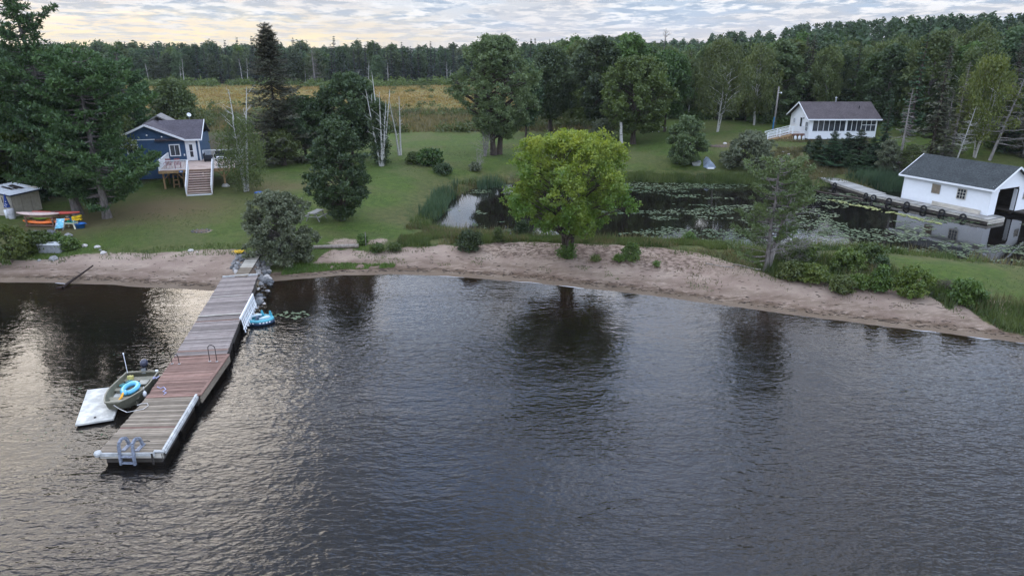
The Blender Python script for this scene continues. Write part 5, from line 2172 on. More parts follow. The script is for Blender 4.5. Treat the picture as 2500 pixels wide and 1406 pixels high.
    A = Vector(W(292, 998, .4)), Vector(W(310, 1006, .45)), Vector(W(325, 1003, .60)), Vector(W(350, 998, .61)), Vector(W(362, 990, .61)), Vector(W(360, 984, .61)), Vector(W(345, 985, .61)), Vector(W(335, 989, .61))
    o = MB().tube(pts + list(A), .014, 5).build('bow_rope', plain('rope_pale', (.6, .58, .55), .8))
    tag(o, 'thin pale bow rope looping from the motor boat onto the end jetty section', 'rope')
    o = MB().tube([Vector(W(x, y, .66)) for x, y in ((384, 944), (392, 948), (399, 944), (405, 950), (398, 955), (406, 958), (400, 962))], .02, 5).build('coiled_rope', MATS['rope_violet'])
    tag(o, 'pale violet rope end coiled on the red jetty planks', 'rope')

    # white float platform
    c = [Vector(W(*q)) for q in ((183, 1036, .17), (277, 1021, .17), (306, 940, .17), (213, 951, .17))]
    fp = thing('floating_mat', 'flat white floating platform on the water left of the motor boat', 'platform')
    MB().slab(c, .10).build('deck', plain('platform_white', (.56, .55, .50), .6, var=.34, nscale=2.2), fp, bevel=.02)
    m = MB()
    k = sum(c, Vector()) / 4
    m.slab([(k + (q - k) * .94) - Vector((0, 0, .11)) for q in c], .12).build('float_base', P_black, fp)
    MB().lathe([(0, .03), (.05, .03), (.05, .0)], 8).build('drain_cap', P_black, fp, Vector(W(232, 1019, .175)))

    # inflatable towable
    p = Vector(W(634, 787, .0))
    s = thing('inflatable_raft', 'teal and white inflatable towable with two fins floating right of the jetty', 'raft', p, math.radians(8))
    navy = plain('raft_navy', (.02, .045, .09), .3, .5)
    teal = plain('raft_teal', (.07, .34, .42), .3, .5, var=.15)
    pale = plain('raft_pale', (.52, .64, .70), .3, .5, var=.15)

    def oval(R1, R2, r_, z, mat, nm, k=9, n=26, par=s):
        m = MB()
        m.tube([(R1 * math.cos(2 * math.pi * i / n), R2 * math.sin(2 * math.pi * i / n), z) for i in range(n)], r_, k, closed=True)
        return m.build(nm, mat, par, smooth=True)
    oval(.74, .50, .14, .10, navy, 'lower_tube')
    up = oval(.73, .49, .11, .22, teal, 'upper_tube')
    MB().box(-.6, .6, -.4, .4, .12, .17).build('floor', teal, s, bevel=.03)
    MB().tube([(-.55, .12, .32), (-.1, .30, .36), (.1, .30, .36)], [.07, .10, .06], 8).build('seat_bolster', pale, s, smooth=True)
    MB().tube([(.02, -.12, .25), (.45, -.02, .30), (.6, .1, .3)], [.08, .12, .07], 8).build('seat_bolster', pale, s, smooth=True)
    MB().tube([(-.15, -.3, .25), (-.1, .0, .28), (-.05, .28, .3)], [.07, .09, .07], 8).build('divider', navy, s, smooth=True)
    for x, y in ((.12, .38), (.62, .22)):
        MB().raw([(x - .1, y - .04, .28), (x + .12, y - .04, .28), (x + .03, y - .02, .62), (x - .06, y - .02, .64), (x - .1, y + .04, .28), (x + .12, y + .04, .28), (x + .03, y + .02, .62), (x - .06, y + .02, .64)],
                 [(0, 1, 2, 3), (7, 6, 5, 4), (0, 4, 5, 1), (1, 5, 6, 2), (2, 6, 7, 3), (3, 7, 4, 0)]).build('fin', teal, s, bevel=.02)
    for i in range(9):
        a = math.radians(215 + i * 13)
        if i == 4:
            continue
        MB().box(-.05, .05, -.006, .006, -.035, .035).build('letter_block', P_white, up, (.87 * math.cos(a), .62 * math.sin(a), .17), a + math.pi / 2)


boats()


# ------------------------------------------------------------------ trees near the lake, each built for its place
def base(px, py):
    x, y, z = G(px, py)
    return x, y, z


ROUND = [(0, .45), (.15, .8), (.4, 1.), (.65, .92), (.85, .62), (1, .22)]
OVAL = [(0, .35), (.2, .8), (.5, 1.), (.75, .8), (.9, .5), (1, .15)]
UMBR = [(0, .62), (.2, .95), (.45, 1.), (.7, .90), (.88, .62), (1, .25)]
CONE = [(0, .9), (.3, 1.), (.6, .75), (.85, .4), (1, .1)]


def hero(px, py, ptop, wpx, name, label, cat, bark, leafm, crown='crown', group=None, rot=0., H=None, dx=0., **kw):
    x, y, z = base(px, py)
    x += dx
    H = H or (ztop(x, y, ptop) - z)
    R = wpx / 2 / pxm(x, y, z + H * .6)
    a = dict(seed=int(px * 7 + py), H=H, R=R, prof=ROUND, trunk_h=H * .2, lobes=26, leaves=22000, leaf=.19)
    a.update(kw)
    a['trunk_h'] = a['trunk_h'] if a['trunk_h'] > 1.01 else a['trunk_h']
    tr, cr = deciduous(**a)
    m = tree_meshes(name, tr, cr, bark, leafm)
    return place_tree(name, label, cat, (x, y, z - .03), m, rot, crown=crown)


# bright maple standing on the beach
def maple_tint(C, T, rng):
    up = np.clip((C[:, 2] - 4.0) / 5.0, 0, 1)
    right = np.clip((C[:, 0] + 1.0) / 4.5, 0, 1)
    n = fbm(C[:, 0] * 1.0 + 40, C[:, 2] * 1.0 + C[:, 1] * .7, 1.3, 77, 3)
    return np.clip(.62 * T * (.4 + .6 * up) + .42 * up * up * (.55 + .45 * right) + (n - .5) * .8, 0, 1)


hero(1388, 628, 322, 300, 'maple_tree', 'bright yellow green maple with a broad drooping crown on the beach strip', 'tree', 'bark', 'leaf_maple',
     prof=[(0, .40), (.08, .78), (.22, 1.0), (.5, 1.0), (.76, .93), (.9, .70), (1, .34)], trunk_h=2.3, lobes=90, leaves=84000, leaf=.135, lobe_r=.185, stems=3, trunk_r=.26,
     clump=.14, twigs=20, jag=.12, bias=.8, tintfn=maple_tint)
# shoots at its foot
hero(1385, 632, 596, 46, 'maple_sprout', 'tuft of green maple shoots around the foot of the bright maple', 'shrub', 'bark', 'leaf_fresh', trunk_h=.1, lobes=14, leaves=2200,
     leaf=.13, lobe_r=.4, trunk_r=.04, clump=.12)
# dark round tree on the left lawn
hero(835, 538, 290, 158, 'dark_oak', 'dark green leafy tree standing alone in the middle of the left lawn', 'tree', 'bark', 'leaf_dark',
     prof=[(0, .28), (.08, .42), (.2, .95), (.4, 1.0), (.6, .9), (.8, .68), (1, .25)], trunk_h=.35, lobes=86, leaves=52000, leaf=.16, lobe_r=.205, clump=.13, twigs=12, jag=.2)
# willow bush by the gangplank
hero(688, 640, 468, 172, 'willow_bush', 'large grey green willow bush beside the top of the gangplank', 'bush', 'bark_grey', 'leaf_greygreen',
     prof=[(0, .72), (.2, .95), (.5, 1.), (.75, .85), (1, .35)], trunk_h=.2, lobes=100, leaves=60000, leaf=.13, lobe_r=.17, stems=6, trunk_r=.14, clump=.10, twigs=12, jag=.2)
# big willow by the pond
hero(1212, 378, 86, 205, 'big_willow', 'tall broad pale green willow standing on the lawn behind the pond', 'tree', 'bark', 'leaf_willow',
     prof=[(0, .30), (.12, .62), (.3, .92), (.5, 1.), (.7, .92), (.88, .62), (1, .25)], trunk_h=2.4, lobes=130, leaves=80000, leaf=.21, lobe_r=.16, stems=2, trunk_r=.55, clump=.20, twigs=13, jag=.2)
# dark trees right behind it
hero(1343, 322, 118, 128, 'dark_poplar', 'dark leafy tree just right of the broad willow behind the maple', 'tree', 'bark', 'leaf_dark',
     prof=OVAL, trunk_h=2.5, lobes=60, leaves=34000, leaf=.30, lobe_r=.27, trunk_r=.4, clump=.36)
hero(1285, 335, 150, 80, 'dark_alder', 'slim dark tree half hidden behind the right side of the broad willow', 'tree', 'bark', 'leaf_dark', prof=OVAL, trunk_h=2.2, lobes=30, leaves=16000,
     leaf=.30, lobe_r=.32, clump=.36)
hero(1406, 306, 212, 80, 'pale_alder', 'pale yellowish green bushy tree standing in the gap above the maple', 'tree', 'bark', 'leaf_yellowgreen',
     prof=[(0, .8), (.4, 1.), (.7, .75), (1, .2)], trunk_h=.5, lobes=34, leaves=16000, leaf=.27, lobe_r=.3, clump=.34)
hero(1470, 345, 293, 66, 'lawn_bush', 'rounded green bush just above the top right of the maple crown', 'bush', 'bark', 'leaf_greygreen', trunk_h=.3, lobes=24, leaves=9000,
     leaf=.2, lobe_r=.34, trunk_r=.08, stems=3)
hero(1545, 352, 140, 190, 'lawn_ash', 'large green leafy tree with lighter top left of the white picnic bench', 'tree', 'bark', 'leaf_green',
     prof=ROUND, trunk_h=2.0, lobes=90, leaves=56000, leaf=.26, lobe_r=.19, trunk_r=.4, clump=.24, twigs=13, jag=.2)
hero(1455, 330, 92, 130, 'tall_ash', 'tall dark leafy tree behind the bushy pale alder with crown on the skyline', 'tree', 'bark', 'leaf_dark',
     prof=OVAL, trunk_h=2.5, lobes=56, leaves=36000, leaf=.30, lobe_r=.21, clump=.26, twigs=12, jag=.2)
hero(1530, 322, 84, 130, 'tall_poplar', 'tall leafy tree with a feathery top on the skyline left of the bare crown', 'tree', 'bark', 'leaf_green',
     prof=OVAL, trunk_h=3, lobes=56, leaves=36000, leaf=.32, lobe_r=.21, clump=.26, twigs=12, jag=.2)
hero(1622, 322, 128, 120, 'shade_tree', 'dark leafy tree standing behind the white picnic bench', 'tree', 'bark', 'leaf_green', prof=ROUND, trunk_h=3.2, lobes=46, leaves=30000, leaf=.30, lobe_r=.27, clump=.36)
hero(1672, 403, 284, 98, 'grey_willow_bush', 'big rounded grey green willow bush beside the covered boats', 'bush', 'bark', 'leaf_willow',
     prof=[(0, .62), (.3, .98), (.6, 1.), (.82, .75), (1, .35)], trunk_h=.3, lobes=50, leaves=30000, leaf=.2, lobe_r=.2, stems=4, trunk_r=.12, clump=.15, twigs=12, jag=.18)
hero(1824, 412, 322, 128, 'spreading_willow_bush', 'wide low grey green bush right of the silver covered boat', 'bush', 'bark', 'leaf_greygreen',
     prof=[(0, .8), (.3, 1.), (.6, .88), (.85, .55), (1, .2)], trunk_h=.2, lobes=54, leaves=30000, leaf=.19, lobe_r=.19, stems=4, trunk_r=.1, clump=.14, twigs=12, jag=.2)
# marsh-edge tree and dark pair left of centre
hero(430, 300, 194, 102, 'marsh_willow', 'lone bushy olive green tree at the marsh edge behind the blue cottage', 'tree', 'bark', 'leaf_birch',
     prof=[(0, .8), (.3, 1.), (.6, .85), (1, .3)], trunk_h=.5, lobes=50, leaves=24000, leaf=.32, lobe_r=.27, clump=.34)
hero(862, 386, 180, 160, 'dark_elm', 'broad dark leafy tree left of the white dead birches', 'tree', 'bark', 'leaf_dark',
     prof=[(0, .5), (.2, .9), (.5, 1.), (.8, .75), (1, .3)], trunk_h=1.6, lobes=90, leaves=50000, leaf=.25, lobe_r=.2, clump=.22, twigs=12, jag=.2)
hero(748, 388, 238, 140, 'dark_maple', 'dark leafy tree immediately right of the tall spruce', 'tree', 'bark', 'leaf_dark', prof=ROUND, trunk_h=1.8, lobes=70, leaves=38000, leaf=.25, lobe_r=.21, clump=.22, twigs=12, jag=.2)
hero(694, 404, 318, 84, 'small_lawn_tree', 'small tree with short trunk on the lawn right of the dead-topped birch', 'tree', 'bark', 'leaf_birch', prof=UMBR, trunk_h=1.2, lobes=26, leaves=10000, leaf=.19,
     lobe_r=.33, trunk_r=.32)


def birch(px, py, ptop, wpx, name, label, leafy, top_bare=True, seed=1, leaves=14000, stems=1, lean=(0, 0), group=None, leaf='leaf_birch', bare_n=14, size=.18, low=.12, hi=.62, tr=.16):
    x, y, z = base(px, py)
    H = ztop(x, y, ptop) - z
    R = wpx / 2 / pxm(x, y, z + H * .6)
    t1 = bare_tree(seed, H, R * (.8 if leafy else .9), trunk_r=tr, n=bare_n, sub=3, up=1.0, z0=.42 if leafy else .35, lean=lean, stems=stems, spread=R * (.5 if leafy else .95))
    r = thing(name, label, 'tree', (x, y, z - .03), 0, group)
    link('trunk', np_mesh(name + '_trunk', t1[0], t1[1], MATS['bark_birch'], smooth=True), r)
    if leafy:
        tr2, cr = deciduous(seed + 5, H * hi, R, [(0, .65), (.3, 1.), (.7, .85), (1, .35)], H * low, 34, leaves, size, lobe_r=.3, trunk_r=.07, clump=.26, droop=.8, twigs=14, elong=1.5)
        link('crown', np_mesh(name + '_crown', cr[0], cr[1], MATS[leaf], cr[2]), r)
        link('branches', np_mesh(name + '_branches', tr2[0], tr2[1], MATS['bark_birch']), r)
    return r


birch(600, 467, 214, 128, 'dead_topped_birch', 'birch with bare white upper limbs standing at the right end of the cottage deck', True, seed=3, leaves=17000, stems=3, hi=.72, low=.12, size=.155, bare_n=9)
birch(932, 406, 178, 60, 'dead_birch_clump', 'clump of dead white birch stems with dark leaves at its foot', False, seed=8, stems=6, bare_n=6, tr=.15)
hero(930, 404, 250, 66, 'birch_regrowth', 'dark green regrowth around the foot of the white dead birch clump', 'shrub', 'bark_birch', 'leaf_dark', prof=[(0, .5), (.5, .8), (1, .4)], trunk_h=.4, lobes=30, leaves=12000,
     leaf=.2, lobe_r=.3, trunk_r=.06, stems=3)
birch(978, 380, 236, 44, 'bare_birch_pair', 'pair of bare white birch trunks right of the dead birch clump', False, seed=12, stems=2, bare_n=5)
# broken birch stump trunk and dead small tree by the big willow
x, y, z = base(1518, 361)
r = thing('birch_stub', 'broken off white birch trunk standing alone on the lawn above the maple', 'tree stump', (x, y, z))
tv, tf = tubes_np([(wiggle((0, 0, -.1), (-.35, 0, ztop(x, y, 299) - z), 7, .03, np.random.default_rng(4)), np.linspace(.24, .17, 7))], 8)
link('trunk', np_mesh('birch_stub', tv, tf, MATS['bark_birch'], smooth=True), r)
MB().lathe([(0, .03), (.12, .02), (.17, -.02)], 8).build('broken_top', MATS['bark_dead'], r, (-.35, 0, ztop(x, y, 299) - z))
x, y, z = base(1185, 382)
V, F = bare_tree(21, ztop(x, y, 308) - z, 1.6, .11, 22, 6, .5, .15, (.6, 0), 3, .9)
o = link('dead_shrub', np_mesh('dead_shrub', V, F, MATS['bark_dead']), None, (x, y, z))
tag(o, 'grey leafless dead tree leaning in front of the big willow trunk', 'dead tree')
x, y, z = base(1168, 410)
V, F = bare_tree(22, 2.2, .8, .05, 14, 5, .7, .1, (.1, 0), 3, .5)
o = link('dead_shrub', np_mesh('dead_shrub', V, F, MATS['bark_dead']), None, (x, y, z))
tag(o, 'small grey leafless shrub at the pond side left of the leaning dead tree', 'dead shrub')

# tall spruce with the dense head
x, y, z = base(684, 400)
H = ztop(x, y, 60) - z
tr, cr = spruce(31, H, 4.3, 1.3, .34, .40, .10, .20, .52, .36, .18)
m = tree_meshes('tall_spruce', tr, cr, 'bark', 'needle_brown')
sp = place_tree('tall_spruce', 'tallest dark spruce with brownish cones at its head behind the blue cottage', 'tree', (x, y, z), m)
tr, cr = spruce(33, 3.4, 1.3, 1.7, .26, .22, .02, .1, .35, .05, .2)
link('cone_laden_top', np_mesh('spruce_head', cr[0], cr[1], MATS['needle_brown'], cr[2]), sp, (0, 0, H - 3.3))

# the big white pines on the left
def big_pine(px, py, H, R, seed, label, arms=(), leaf='needle_pine', **kw):
    x, y, z = base(px, py)
    tr, cr = pine(seed, H, R, arms=arms, **kw)
    m = tree_meshes('white_pine', tr, cr, 'bark_grey', leaf)
    return place_tree('white_pine', label, 'tree', (x, y, z), m, group='white pines on the left shore')


big_pine(192, 524, 19.2, 4.5, 41, 'tallest white pine with a ragged top against the bright sky, left of its twin trunk', lean=(-2.0, 0),
         arms=((16.9, math.pi * .97, 3.6), (16.2, math.pi * .03, 3.0), (15.6, math.pi * 1.02, 2.6), (17.6, .1, 2.0), (14.9, 2.8, 4.2)),
         z0=.115, gap=.72, nb=6, prof=[(0, .8), (.15, .95), (.4, 1.), (.58, .85), (.66, .42), (.85, .24), (1, .08)], tuft=.32, per=8, trunk_r=.42, dens=1.5)
big_pine(262, 532, 13.8, 4.6, 42, 'white pine with the right-hand grey trunk spreading over the blue cottage roof', lean=(-.6, .6),
         arms=((3.9, -.25, 5.6), (3.2, -.5, 4.4), (9.0, .25, 5.4), (9.8, .0, 5.0), (4.3, .1, 5.0)),
         z0=.10, gap=.72, nb=6, prof=[(0, .62), (.2, .95), (.5, 1.), (.8, .8), (1, .2)], tuft=.32, per=8, trunk_r=.38, dens=1.5, window_=(5.0, 8.3, 2.0))
big_pine(112, 440, 12.6, 3.5, 43, 'shorter white pine left of the tallest one, behind the shed', z0=.16, gap=.8, nb=6, tuft=.36, per=7, trunk_r=.3, dens=1.4)
big_pine(228, 470, 13.6, 4.0, 44, 'white pine directly behind the two front pine trunks', z0=.12, gap=.8, nb=6, tuft=.36, per=7, trunk_r=.3, dens=1.4,
         prof=[(0, .7), (.3, 1.), (.6, .9), (.85, .6), (1, .15)])
big_pine(326, 366, 12.8, 3.6, 45, 'rearmost white pine reaching over the ridge of the blue cottage', z0=.12, gap=.8, nb=6, tuft=.36, per=7, trunk_r=.28, dens=1.4)

# scraggly two-stemmed pine at the right end of the beach
x, y, z = base(1868, 662)
H = ztop(x, y, 388) - z
rng = np.random.default_rng(9)
arms = [(H * t, a, l) for t, a, l in ((.16, 2.9, 2.6), (.12, 3.3, 2.2), (.20, .2, 1.6), (.34, 3.0, 2.6), (.38, -.3, 1.6), (.46, 2.6, 2.3), (.3, 3.5, 1.8))]
tr, cr = pine(51, H, 2.6, .30, .50, 4, .20, 8, [(0, .62), (.25, .7), (.5, .95), (.7, 1.), (.86, .75), (1, .2)], .17, .22, 2.3, (.3, .2), arms)
m = tree_meshes('scraggly_pine', tr, cr, 'bark_grey', 'needle_scraggly')
sp2 = place_tree('scraggly_pine', 'sparse olive pine with forked grey trunk at the right end of the beach', 'tree', (x, y, z), m)
P = wiggle((.15, .05, -.1), (1.3, .3, H * .82), 9, .08, np.random.default_rng(3))
V, F = tubes_np([(P, np.linspace(.2, .05, 9))] + [(wiggle(P[k], P[k] + np.array([.4 + k * .16, .1 * k - .4, .25]), 5, .05, rng), np.linspace(.05, .01, 5)) for k in range(2, 8)], 7)
link('trunk', np_mesh('second_trunk', V, F, MATS['bark_grey'], smooth=True), sp2)
tr, cr = pine(52, H * .72, 1.5, .35, .45, 4, .20, 7, None, .1, .2, .9)
link('crown', np_mesh('second_crown', cr[0], cr[1], MATS['needle_scraggly'], cr[2]), sp2, (1.0, .2, H * .12))
V, F = bare_tree(54, H * .8, 2.6, .10, 26, 7, .25, .2, (1.2, .2), 2, .6)
link('dead_branches', np_mesh('dead_branches', V, F, MATS['bark_dead']), sp2, (.3, .1, 0))
x, y, z = base(1915, 640)
V, F = bare_tree(55, 2.6, 1.9, .05, 24, 7, .5, .05, (.6, 0), 5, 1.4)
o = link('dead_brush', np_mesh('dead_brush', V, F, MATS['bark_dead']), None, (x, y, z))
tag(o, 'grey leafless brush spreading right of the forked pine trunk', 'dead shrub')


# ------------------------------------------------------------------ shrubs along the beach strip
def shrub(px, py, ptop, wpx, label, leaf='leaf_green', name='shrub', leaves=5000, size=.12, lobes=22, cat='shrub', bark='bark', prof=None, lobe_r=.34, droop=0., group=None, clump=.13):
    x, y, z = base(px, py)
    H = max(.3, ztop(x, y, ptop) - z)
    R = wpx / 2 / pxm(x, y, z)
    tr, cr = deciduous(int(px * 3 + py), H, R, prof or [(0, .7), (.35, 1.), (.7, .85), (1, .35)], .06, int(lobes * 1.5), leaves, size, lobe_r * .68, stems=4, trunk_r=.035, clump=clump * .75, twigs=9, droop=droop, jag=.24)
    m = tree_meshes(name, tr, cr, bark, leaf)
    return place_tree(name, label, cat, (x, y, z - .02), m, crown='foliage', group=group)


shrub(1146, 613, 565, 62, 'dense dark green round bush at the grassy edge of the beach', 'leaf_dark', 'round_bush', 9000, .12, 26)
shrub(1272, 578, 538, 34, 'young dark shrub at the pond edge left of the maple', 'leaf_dark', 'young_shrub', 3500)
shrub(1540, 636, 592, 44, 'loose green shrub on the sand right of the maple', 'leaf_green', 'beach_shrub', 3500)
shrub(1510, 640, 622, 26, 'low bright green tuft on the sand left of the loose shrub', 'grass_bright', 'low_tuft', 900, .1, 10)
shrub(1453, 640, 624, 22, 'small brownish green tuft on the sand between maple and loose shrub', 'leaf_birch', 'low_tuft', 700, .1, 10)
shrub(1603, 653, 638, 18, 'tiny lime green tuft alone on the bare sand', 'grass_bright', 'low_tuft', 500, .09, 8)
shrub(885, 598, 572, 24, 'small green sapling behind the border log', 'leaf_green', 'sapling', 1200)
shrub(922, 617, 596, 38, 'low green weedy shrub at the right end of the border log', 'leaf_yellowgreen', 'weedy_shrub', 1800)
shrub(964, 614, 594, 34, 'low olive weedy shrub between border log and round dark bush', 'leaf_birch', 'weedy_shrub', 1500)
shrub(1215, 592, 556, 30, 'wispy olive weed clump left of the young dark shrub', 'leaf_birch', 'weed_clump', 1500)
shrub(1664, 583, 560, 26, 'rust tinted weed clump on the pond strip right of the maple', 'leaf_birch', 'weed_clump', 1000)
shrub(1682, 592, 568, 30, 'lime green weed clump next to the rust tinted clump', 'grass_bright', 'weed_clump', 1300)
shrub(2220, 722, 652, 92, 'feathery yellow green willow shrub fanned out on the upper beach', 'leaf_yellowgreen', 'fan_willow_shrub', 12000, .11, 30, clump=.1)
shrub(2146, 712, 648, 42, 'bright green upright shrub left of the feathery willow shrub', 'leaf_fresh', 'bright_shrub', 5000)
shrub(2098, 705, 672, 56, 'low yellowish shrub left of the bright upright shrub', 'leaf_yellowgreen', 'low_yellow_shrub', 3500)
shrub(2360, 742, 684, 90, 'fresh green spreading shrub beside the brush pile', 'leaf_fresh', 'spreading_shrub', 9000, .13, 28)
shrub(2052, 716, 676, 56, 'dark olive shrub with bright tips on the sand edge', 'leaf_birch', 'olive_shrub', 5000)
shrub(2066, 664, 610, 78, 'dark green shrub thicket at the middle of the right strip', 'leaf_green', 'thicket_shrub', 9000, .14)
shrub(1985, 688, 648, 84, 'tawny green shrub mass right of the forked pine foot', 'leaf_yellowgreen', 'tawny_shrub', 9000, .12)
shrub(1930, 682, 640, 60, 'low rusty green shrub at the forked pine foot', 'leaf_birch', 'rusty_shrub', 4500, .12)
shrub(2148, 660, 628, 38, 'small dark upright shrub at the lawn edge', 'leaf_dark', 'upright_shrub', 2500)
shrub(1950, 642, 588, 90, 'dark bush behind the grey dead brush', 'leaf_green', 'backing_bush', 8000, .14)
shrub(2010, 600, 566, 60, 'pale seedy bush on the pond bank', 'leaf_greygreen', 'seedy_bush', 4000, .12)
shrub(2120, 640, 596, 80, 'light green leafy bush along the pond bank', 'leaf_green', 'bank_bush', 6000, .12)
# left shore
shrub(30, 640, 552, 110, 'yellow and green leafy bush at the left frame edge above the beach', 'leaf_yellowgreen', 'yellow_bush', 9000, .13)
shrub(90, 612, 566, 80, 'green leafy shrub left of the concrete box', 'leaf_green', 'leafy_shrub', 7000, .13)
shrub(168, 610, 580, 48, 'green shrub right of the concrete box', 'leaf_green', 'leafy_shrub', 4500, .12)
shrub(128, 596, 574, 60, 'low green shrub between boulders and concrete box', 'leaf_green', 'leafy_shrub', 4000, .12)
# around the pond's left arm
shrub(1050, 405, 362, 64, 'dark green bush on the lawn left of the pond head', 'leaf_green', 'lawn_edge_bush', 6000, .2)
shrub(1012, 400, 372, 44, 'brown olive bush beside the foot of the bare birch pair', 'leaf_birch', 'brownish_bush', 3500, .18)
shrub(1085, 425, 400, 50, 'low dark shrub at the upper left pond corner', 'leaf_dark', 'pond_corner_shrub', 3000, .16)
shrub(1160, 418, 396, 30, 'grey tufted shrub under the leaning dead tree', 'leaf_greygreen', 'tufted_shrub', 1500, .15)

# ------------------------------------------------------------------ small spruces in front of the white cottage
SPR = []
for i, (h, r_) in enumerate(((4.2, 1.6), (5.4, 1.9), (3.2, 1.3))):
    tr, cr = spruce(60 + i, h, r_, 1.5, .22, .24, .03, .1, .8, .12, .2)
    SPR.append((tree_meshes('young_spruce', tr, cr, 'bark', 'needle_spruce'), h))
for k, (px, py, pt, lab) in enumerate((
        (1992, 386, 332, 'young spruce at the left end of the row before the white cottage porch'),
        (2028, 402, 322, 'front young spruce second from left before the porch'),
        (2062, 388, 326, 'young spruce with three-pointed top before the middle of the porch'),
        (2092, 392, 318, 'young spruce before the right half of the porch'),
        (2125, 396, 336, 'young spruce at the right end of the porch row'),
        (1972, 372, 344, 'smallest young spruce just below the white cottage landing'),
        (2075, 412, 366, 'low front spruce below the middle of the row'),
        (2110, 418, 362, 'broad low front spruce above the boardwalk bank'),
        (2150, 405, 330, 'dark spruce where the porch row meets the dead spruce'))):
    x, y, z = base(px, py)
    H = ztop(x, y, pt) - z
    m, h0 = SPR[k % 3]
    s = H / h0
    place_tree('young_spruce', lab, 'tree', (x, y, z), m, k * 1.3, (s * 1.5, s * 1.5, s * 1.04), 'young spruces before the white cottage')

# ------------------------------------------------------------------ forest kinds, shared by the woods
def kind(fn, nm, bark, leaf):
    tr, cr = fn
    return tree_meshes(nm, tr, cr, bark, leaf)


MID = [kind(deciduous(s, 12, R, p, th, 56, 20000, .29, lobe_r=.22, clump=.25, trunk_r=.22, twigs=11, stems=st, jag=.22), 'forest_tree', 'bark_grey', 'leaf_green')
       for s, R, p, th, st in ((101, 3.4, ROUND, 1.6, 1), (102, 3.9, ROUND, 1.2, 1), (103, 3.0, OVAL, 1.0, 2), (104, 3.5, UMBR, 2.2, 1))]
BIR = [kind(deciduous(s, 12, R, p, th, 44, 17000, .26, lobe_r=.21, clump=.24, trunk_r=.15, twigs=11, stems=st, droop=.4, jag=.22), 'forest_birch', 'bark_birch', 'leaf_birch')
       for s, R, p, th, st in ((111, 3.1, ROUND, 2.6, 2), (112, 2.8, ROUND, 3.4, 1), (113, 3.5, UMBR, 2.6, 3))]
SPM = [kind(spruce(s, 12, R, 1., .42, .55, .08, .15, .85, .3, .2), 'forest_spruce', 'bark', 'needle_spruce') for s, R in ((121, 1.9), (122, 1.5), (123, 2.3))]
SPB = kind(spruce(124, 12, 1.9, .8, .42, .5, .08, .2, .8, .25, .12), 'brown_spruce', 'bark_dead', 'needle_brown')
SPD = kind(spruce(125, 12, 2.2, .75, .38, .45, .05, .2, .75, .2, .06, dead=True, fan=.7), 'dead_spruce', 'bark_dead', 'needle_dead')
FAR_D = [kind(deciduous(s, 12, R, p, th, 22, 3200, .62, lobe_r=.3, clump=.55, trunk_r=.2, twigs=8, keep_branches=False), 'far_tree', 'bark_grey', 'leaf_far')
         for s, R, p, th in ((131, 2.9, ROUND, 1.0), (132, 3.5, ROUND, .8), (133, 2.5, OVAL, 1.2))]
FAR_S = [kind(spruce(s, 12, R, .7, .85, .8, .05, .15, .8, .2, .22), 'far_spruce', 'bark', 'needle_far') for s, R in ((141, 1.6), (142, 1.25), (143, 2.0))]


def put(kindmesh, name, label, px, py, pt, rotz=0., wide=1., leaf=None, group=None, H0=12., cat='tree', xyz=None):
    x, y, z = xyz or base(px, py)
    H = ztop(x, y, pt) - z
    s = H / H0
    return place_tree(name, label, cat, (x, y, z - .05), kindmesh, rotz, (s * wide, s * wide, s), group, leaf)


put(BIR[2], 'forked_birch', 'forked white-trunked birch on the lawn above the covered boats', 1750, 322, 96, .4, 1.05)
put(BIR[0], 'forest_birch', 'birch with visible pale trunks at the wood edge left of the utility pole', 1842, 306, 108, 1.2)
put(BIR[1], 'forest_birch', 'yellow green birch behind the left gable of the white cottage', 1950, 262, 116, 2.2, 1.15, 'leaf_yellowgreen')
put(MID[0], 'forest_tree', 'green tree right behind the ridge of the white cottage', 2030, 262, 122, .5, 1.1)
put(BIR[0], 'forest_birch', 'pale birch above the right half of the white cottage roof', 2098, 262, 116, 4.2, 1.2)
put(SPD, 'dead_spruce', 'grey brown dead spruce between white cottage and boathouse', 2190, 428, 212, .3, 1.05)
put(SPM[0], 'forest_spruce', 'living spruce touching the right end of the white cottage roof', 2150, 400, 222, 1.0, .9)
put(SPM[1], 'forest_spruce', 'tall spire spruce on the skyline above the dead spruce', 2218, 330, 54, 1.9, .9)
put(SPM[2], 'forest_spruce', 'broad olive spruce with tiered boughs right of the dead spruce', 2268, 400, 110, .2, 1., 'needle_brown')
put(SPB, 'brown_spruce', 'thin brownish spruce behind the boathouse roof ridge', 2320, 385, 150, 2.)
put(BIR[2], 'yellow_birch', 'yellow green birch leaning above the boathouse roof', 2378, 385, 140, .9, 1.0, 'leaf_yellowgreen')
put(SPB, 'brown_spruce', 'sparse brown spruce left of the yellow green birch', 2296, 395, 218, 4., 1.2)
put(SPM[1], 'forest_spruce', 'spruce spire rising above the hill near the right frame edge', 2404, 300, 46, 2.2, .85)
put(SPM[0], 'forest_spruce', 'dark spruce behind the leaning dead trunk', 2450, 372, 170, .7, 1.1)
put(SPB, 'brown_spruce', 'dark brown spruce at the right frame edge above the boathouse gable', 2498, 385, 180, 3.3, 1.2)
put(MID[2], 'forest_tree', 'dull grey green tree at the left rear corner of the boathouse', 2160, 432, 340, .6, 1.3, 'leaf_greygreen')
put(MID[1], 'forest_tree', 'low olive tree pressed against the left end of the boathouse roof', 2215, 432, 352, 2.6, 1.2, 'leaf_birch')
x, y, z = base(2415, 392)
H = ztop(x, y, 150) - z
V, F = bare_tree(71, H, 3.6, .2, 46, 3, .12, .18, (2.6, .4), 1, .3, .05)
o = link('dead_pine', np_mesh('dead_pine', V, F, MATS['bark_dead']), None, (x, y, z))
